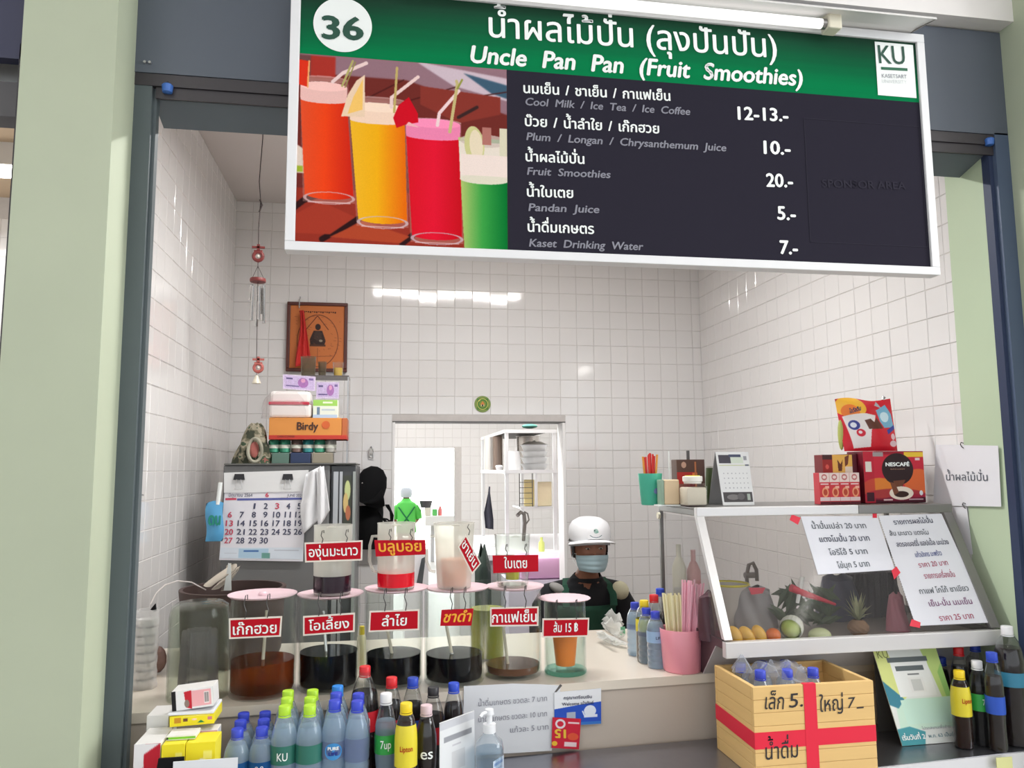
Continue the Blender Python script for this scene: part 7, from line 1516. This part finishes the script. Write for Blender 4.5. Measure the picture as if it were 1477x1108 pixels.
a, b, c_, d_ = face_px(584,792,618,860,4.7); t = thing('white_cabinet', 'white cabinet with a grey knife beyond the red syrup jug', 'cabinet', ((a.x+b.x)/2,4.7,0)); MB().rbox((a.x,4.7,0),(b.x,5.0,a.z),.004).build('cabinet_body', mat('white_worktop',(1,1,1)), t)
p0 = at(603,845,Y=4.66); o = MB().prism([at(600,845,Y=4.66),at(609,845,Y=4.66),at(614,803,Y=4.66),at(608,806,Y=4.66)], (0,.004,0)).build('grey_knife', mat('grey_blade',(100,104,108),rough=.3,metal=.6), None); tag(o, 'wide grey knife blade hanging before the white cabinet', 'knife')
crumple('dark_green_sack', 'dark green sack standing between the doorway jugs', 'sack', 686, 796, 712, 870, 4.65, .18, mat('dark_green_sack',(34,50,42),rough=.8), .001, 21, top=.8)
# far hall
kk = mpp(12.8, 600); fz = lambda py, px=610: at(px,py,Y=12.8).z
t = thing('hall_table', 'long white table in the bright hall beyond both rooms', 'table', (at(635,750,Y=12.8).x,12.8,0)); x0_, x1_ = at(613,750,Y=12.8).x, at(690,750,Y=12.8).x
MB().rbox((x0_,12.7,fz(758)),(x1_,13.6,fz(744)),.01).build('tabletop', mat('hall_table_white',(236,232,224),rough=.4), t)
for x in (x0_+.1, x1_-.1): MB().box((x,12.9,0),(x+.06,12.96,fz(758)-.001)).build('leg', rkm, t)
zt2 = fz(744)+.001
for x0p, x1p, py, m_, lb, cat, nm_ in ((613,622,733,mat('beige_box',(222,214,196)),'beige box under the dark basket on hall table','box','beige_box'),(624,631,735,mat('green_box',(100,190,100)),'small green box on the hall table','box','green_box')):
    a, b = at(x0p,740,Y=12.75).x, at(x1p,740,Y=12.75).x; a = max(a, x0_); o = MB().rbox((a,12.75,zt2),(b,12.95,at(600,py,Y=12.75).z),.01).build(nm_, m_, None); tag(o, lb, cat)
a, b = max(at(606,725,Y=12.8).x, x0_-.08), at(623,725,Y=12.8).x; z = at(600,733,Y=12.75).z+.002; o = MB().lathe([(0,0),(.08,0),(.11,.11),(.10,.11),(.075,.01),(0,.01)], 20, c=((a+b)/2,12.85,z)).build('dark_basket', mat('dark_basket',(74,72,74),rough=.6), None); tag(o, 'dark basket on the beige box in the far hall', 'basket')
lt('red_sauce_bottle','red and white sauce bottle on the hall table','bottle',635,12.8,zt2,[(0,0),(.035,0),(.035,.09),(.02,.12),(.02,.15),(0,.15)],mat('faded_red',(226,120,116),rough=.4))
hp2 = at(586,713,Y=13.0)
t = seated('person', 'person seen from behind in bright green shirt and white cap', hp2.x, 13.0, hp2.z, skin, back=True, sc=.95)
gx, gy, gz_ = hp2; Q = lambda x, y, z: Vector((gx+x, 13.0-y, gz_+z)); gsh = mat('bright_green_shirt', (90,196,80), rough=.8)
def sh2(u, v):
    q_ = v*(len(ringz)-1); i = min(int(q_), len(ringz)-2); fr_ = q_-i; A_, B_ = ringz[i], ringz[i+1]; z, cy, a, b = [A_[k]+(B_[k]-A_[k])*fr_ for k in range(4)]; an = u*2*PI
    return Q(math.sin(an)*a, cy+math.cos(an)*b, z+.05)
MB().grid(sh2, 32, 20).build('shirt', gsh, t, smooth=True, fix=False)
for s_ in (-1,1): MB().tube([Q(s_*.09,.10,-.205), Q(s_*.15,.105,-.22), Q(s_*.185,.11,-.28), Q(s_*.20,.115,-.40)], [.055,.062,.062,.056], 14).build('sleeve', gsh, t, smooth=True)
MB().lathe([(.10,-.05),(.112,.0),(.112,.06),(.08,.105),(0,.125)], 24, Matrix.Translation((gx,13.0,gz_)) @ Matrix.Diagonal((.9,1.0,1,1))).build('cap', mat('grey_white_cap',(196,198,200),rough=.8), t, smooth=True, fix=False)
dgs = mat('strap_green', (20,110,60), rough=.8)
for s_ in (-1,1): MB().tube([Q(s_*.13,.235,-.20), Q(s_*.06,.262,-.30), Q(-s_*.03,.30,-.42), Q(-s_*.11,.30,-.54)], .011, 8).build('apron_strap', dgs, t)
st2 = thing('stool', 'stool under the person in green in the far hall', 'stool', (gx,12.8,0)); MB().cyl((gx,12.8,0),(gx,12.8,gz_-.70),.14,n=20).build('seat', mat('red_stool',(1,1,1)), st2)
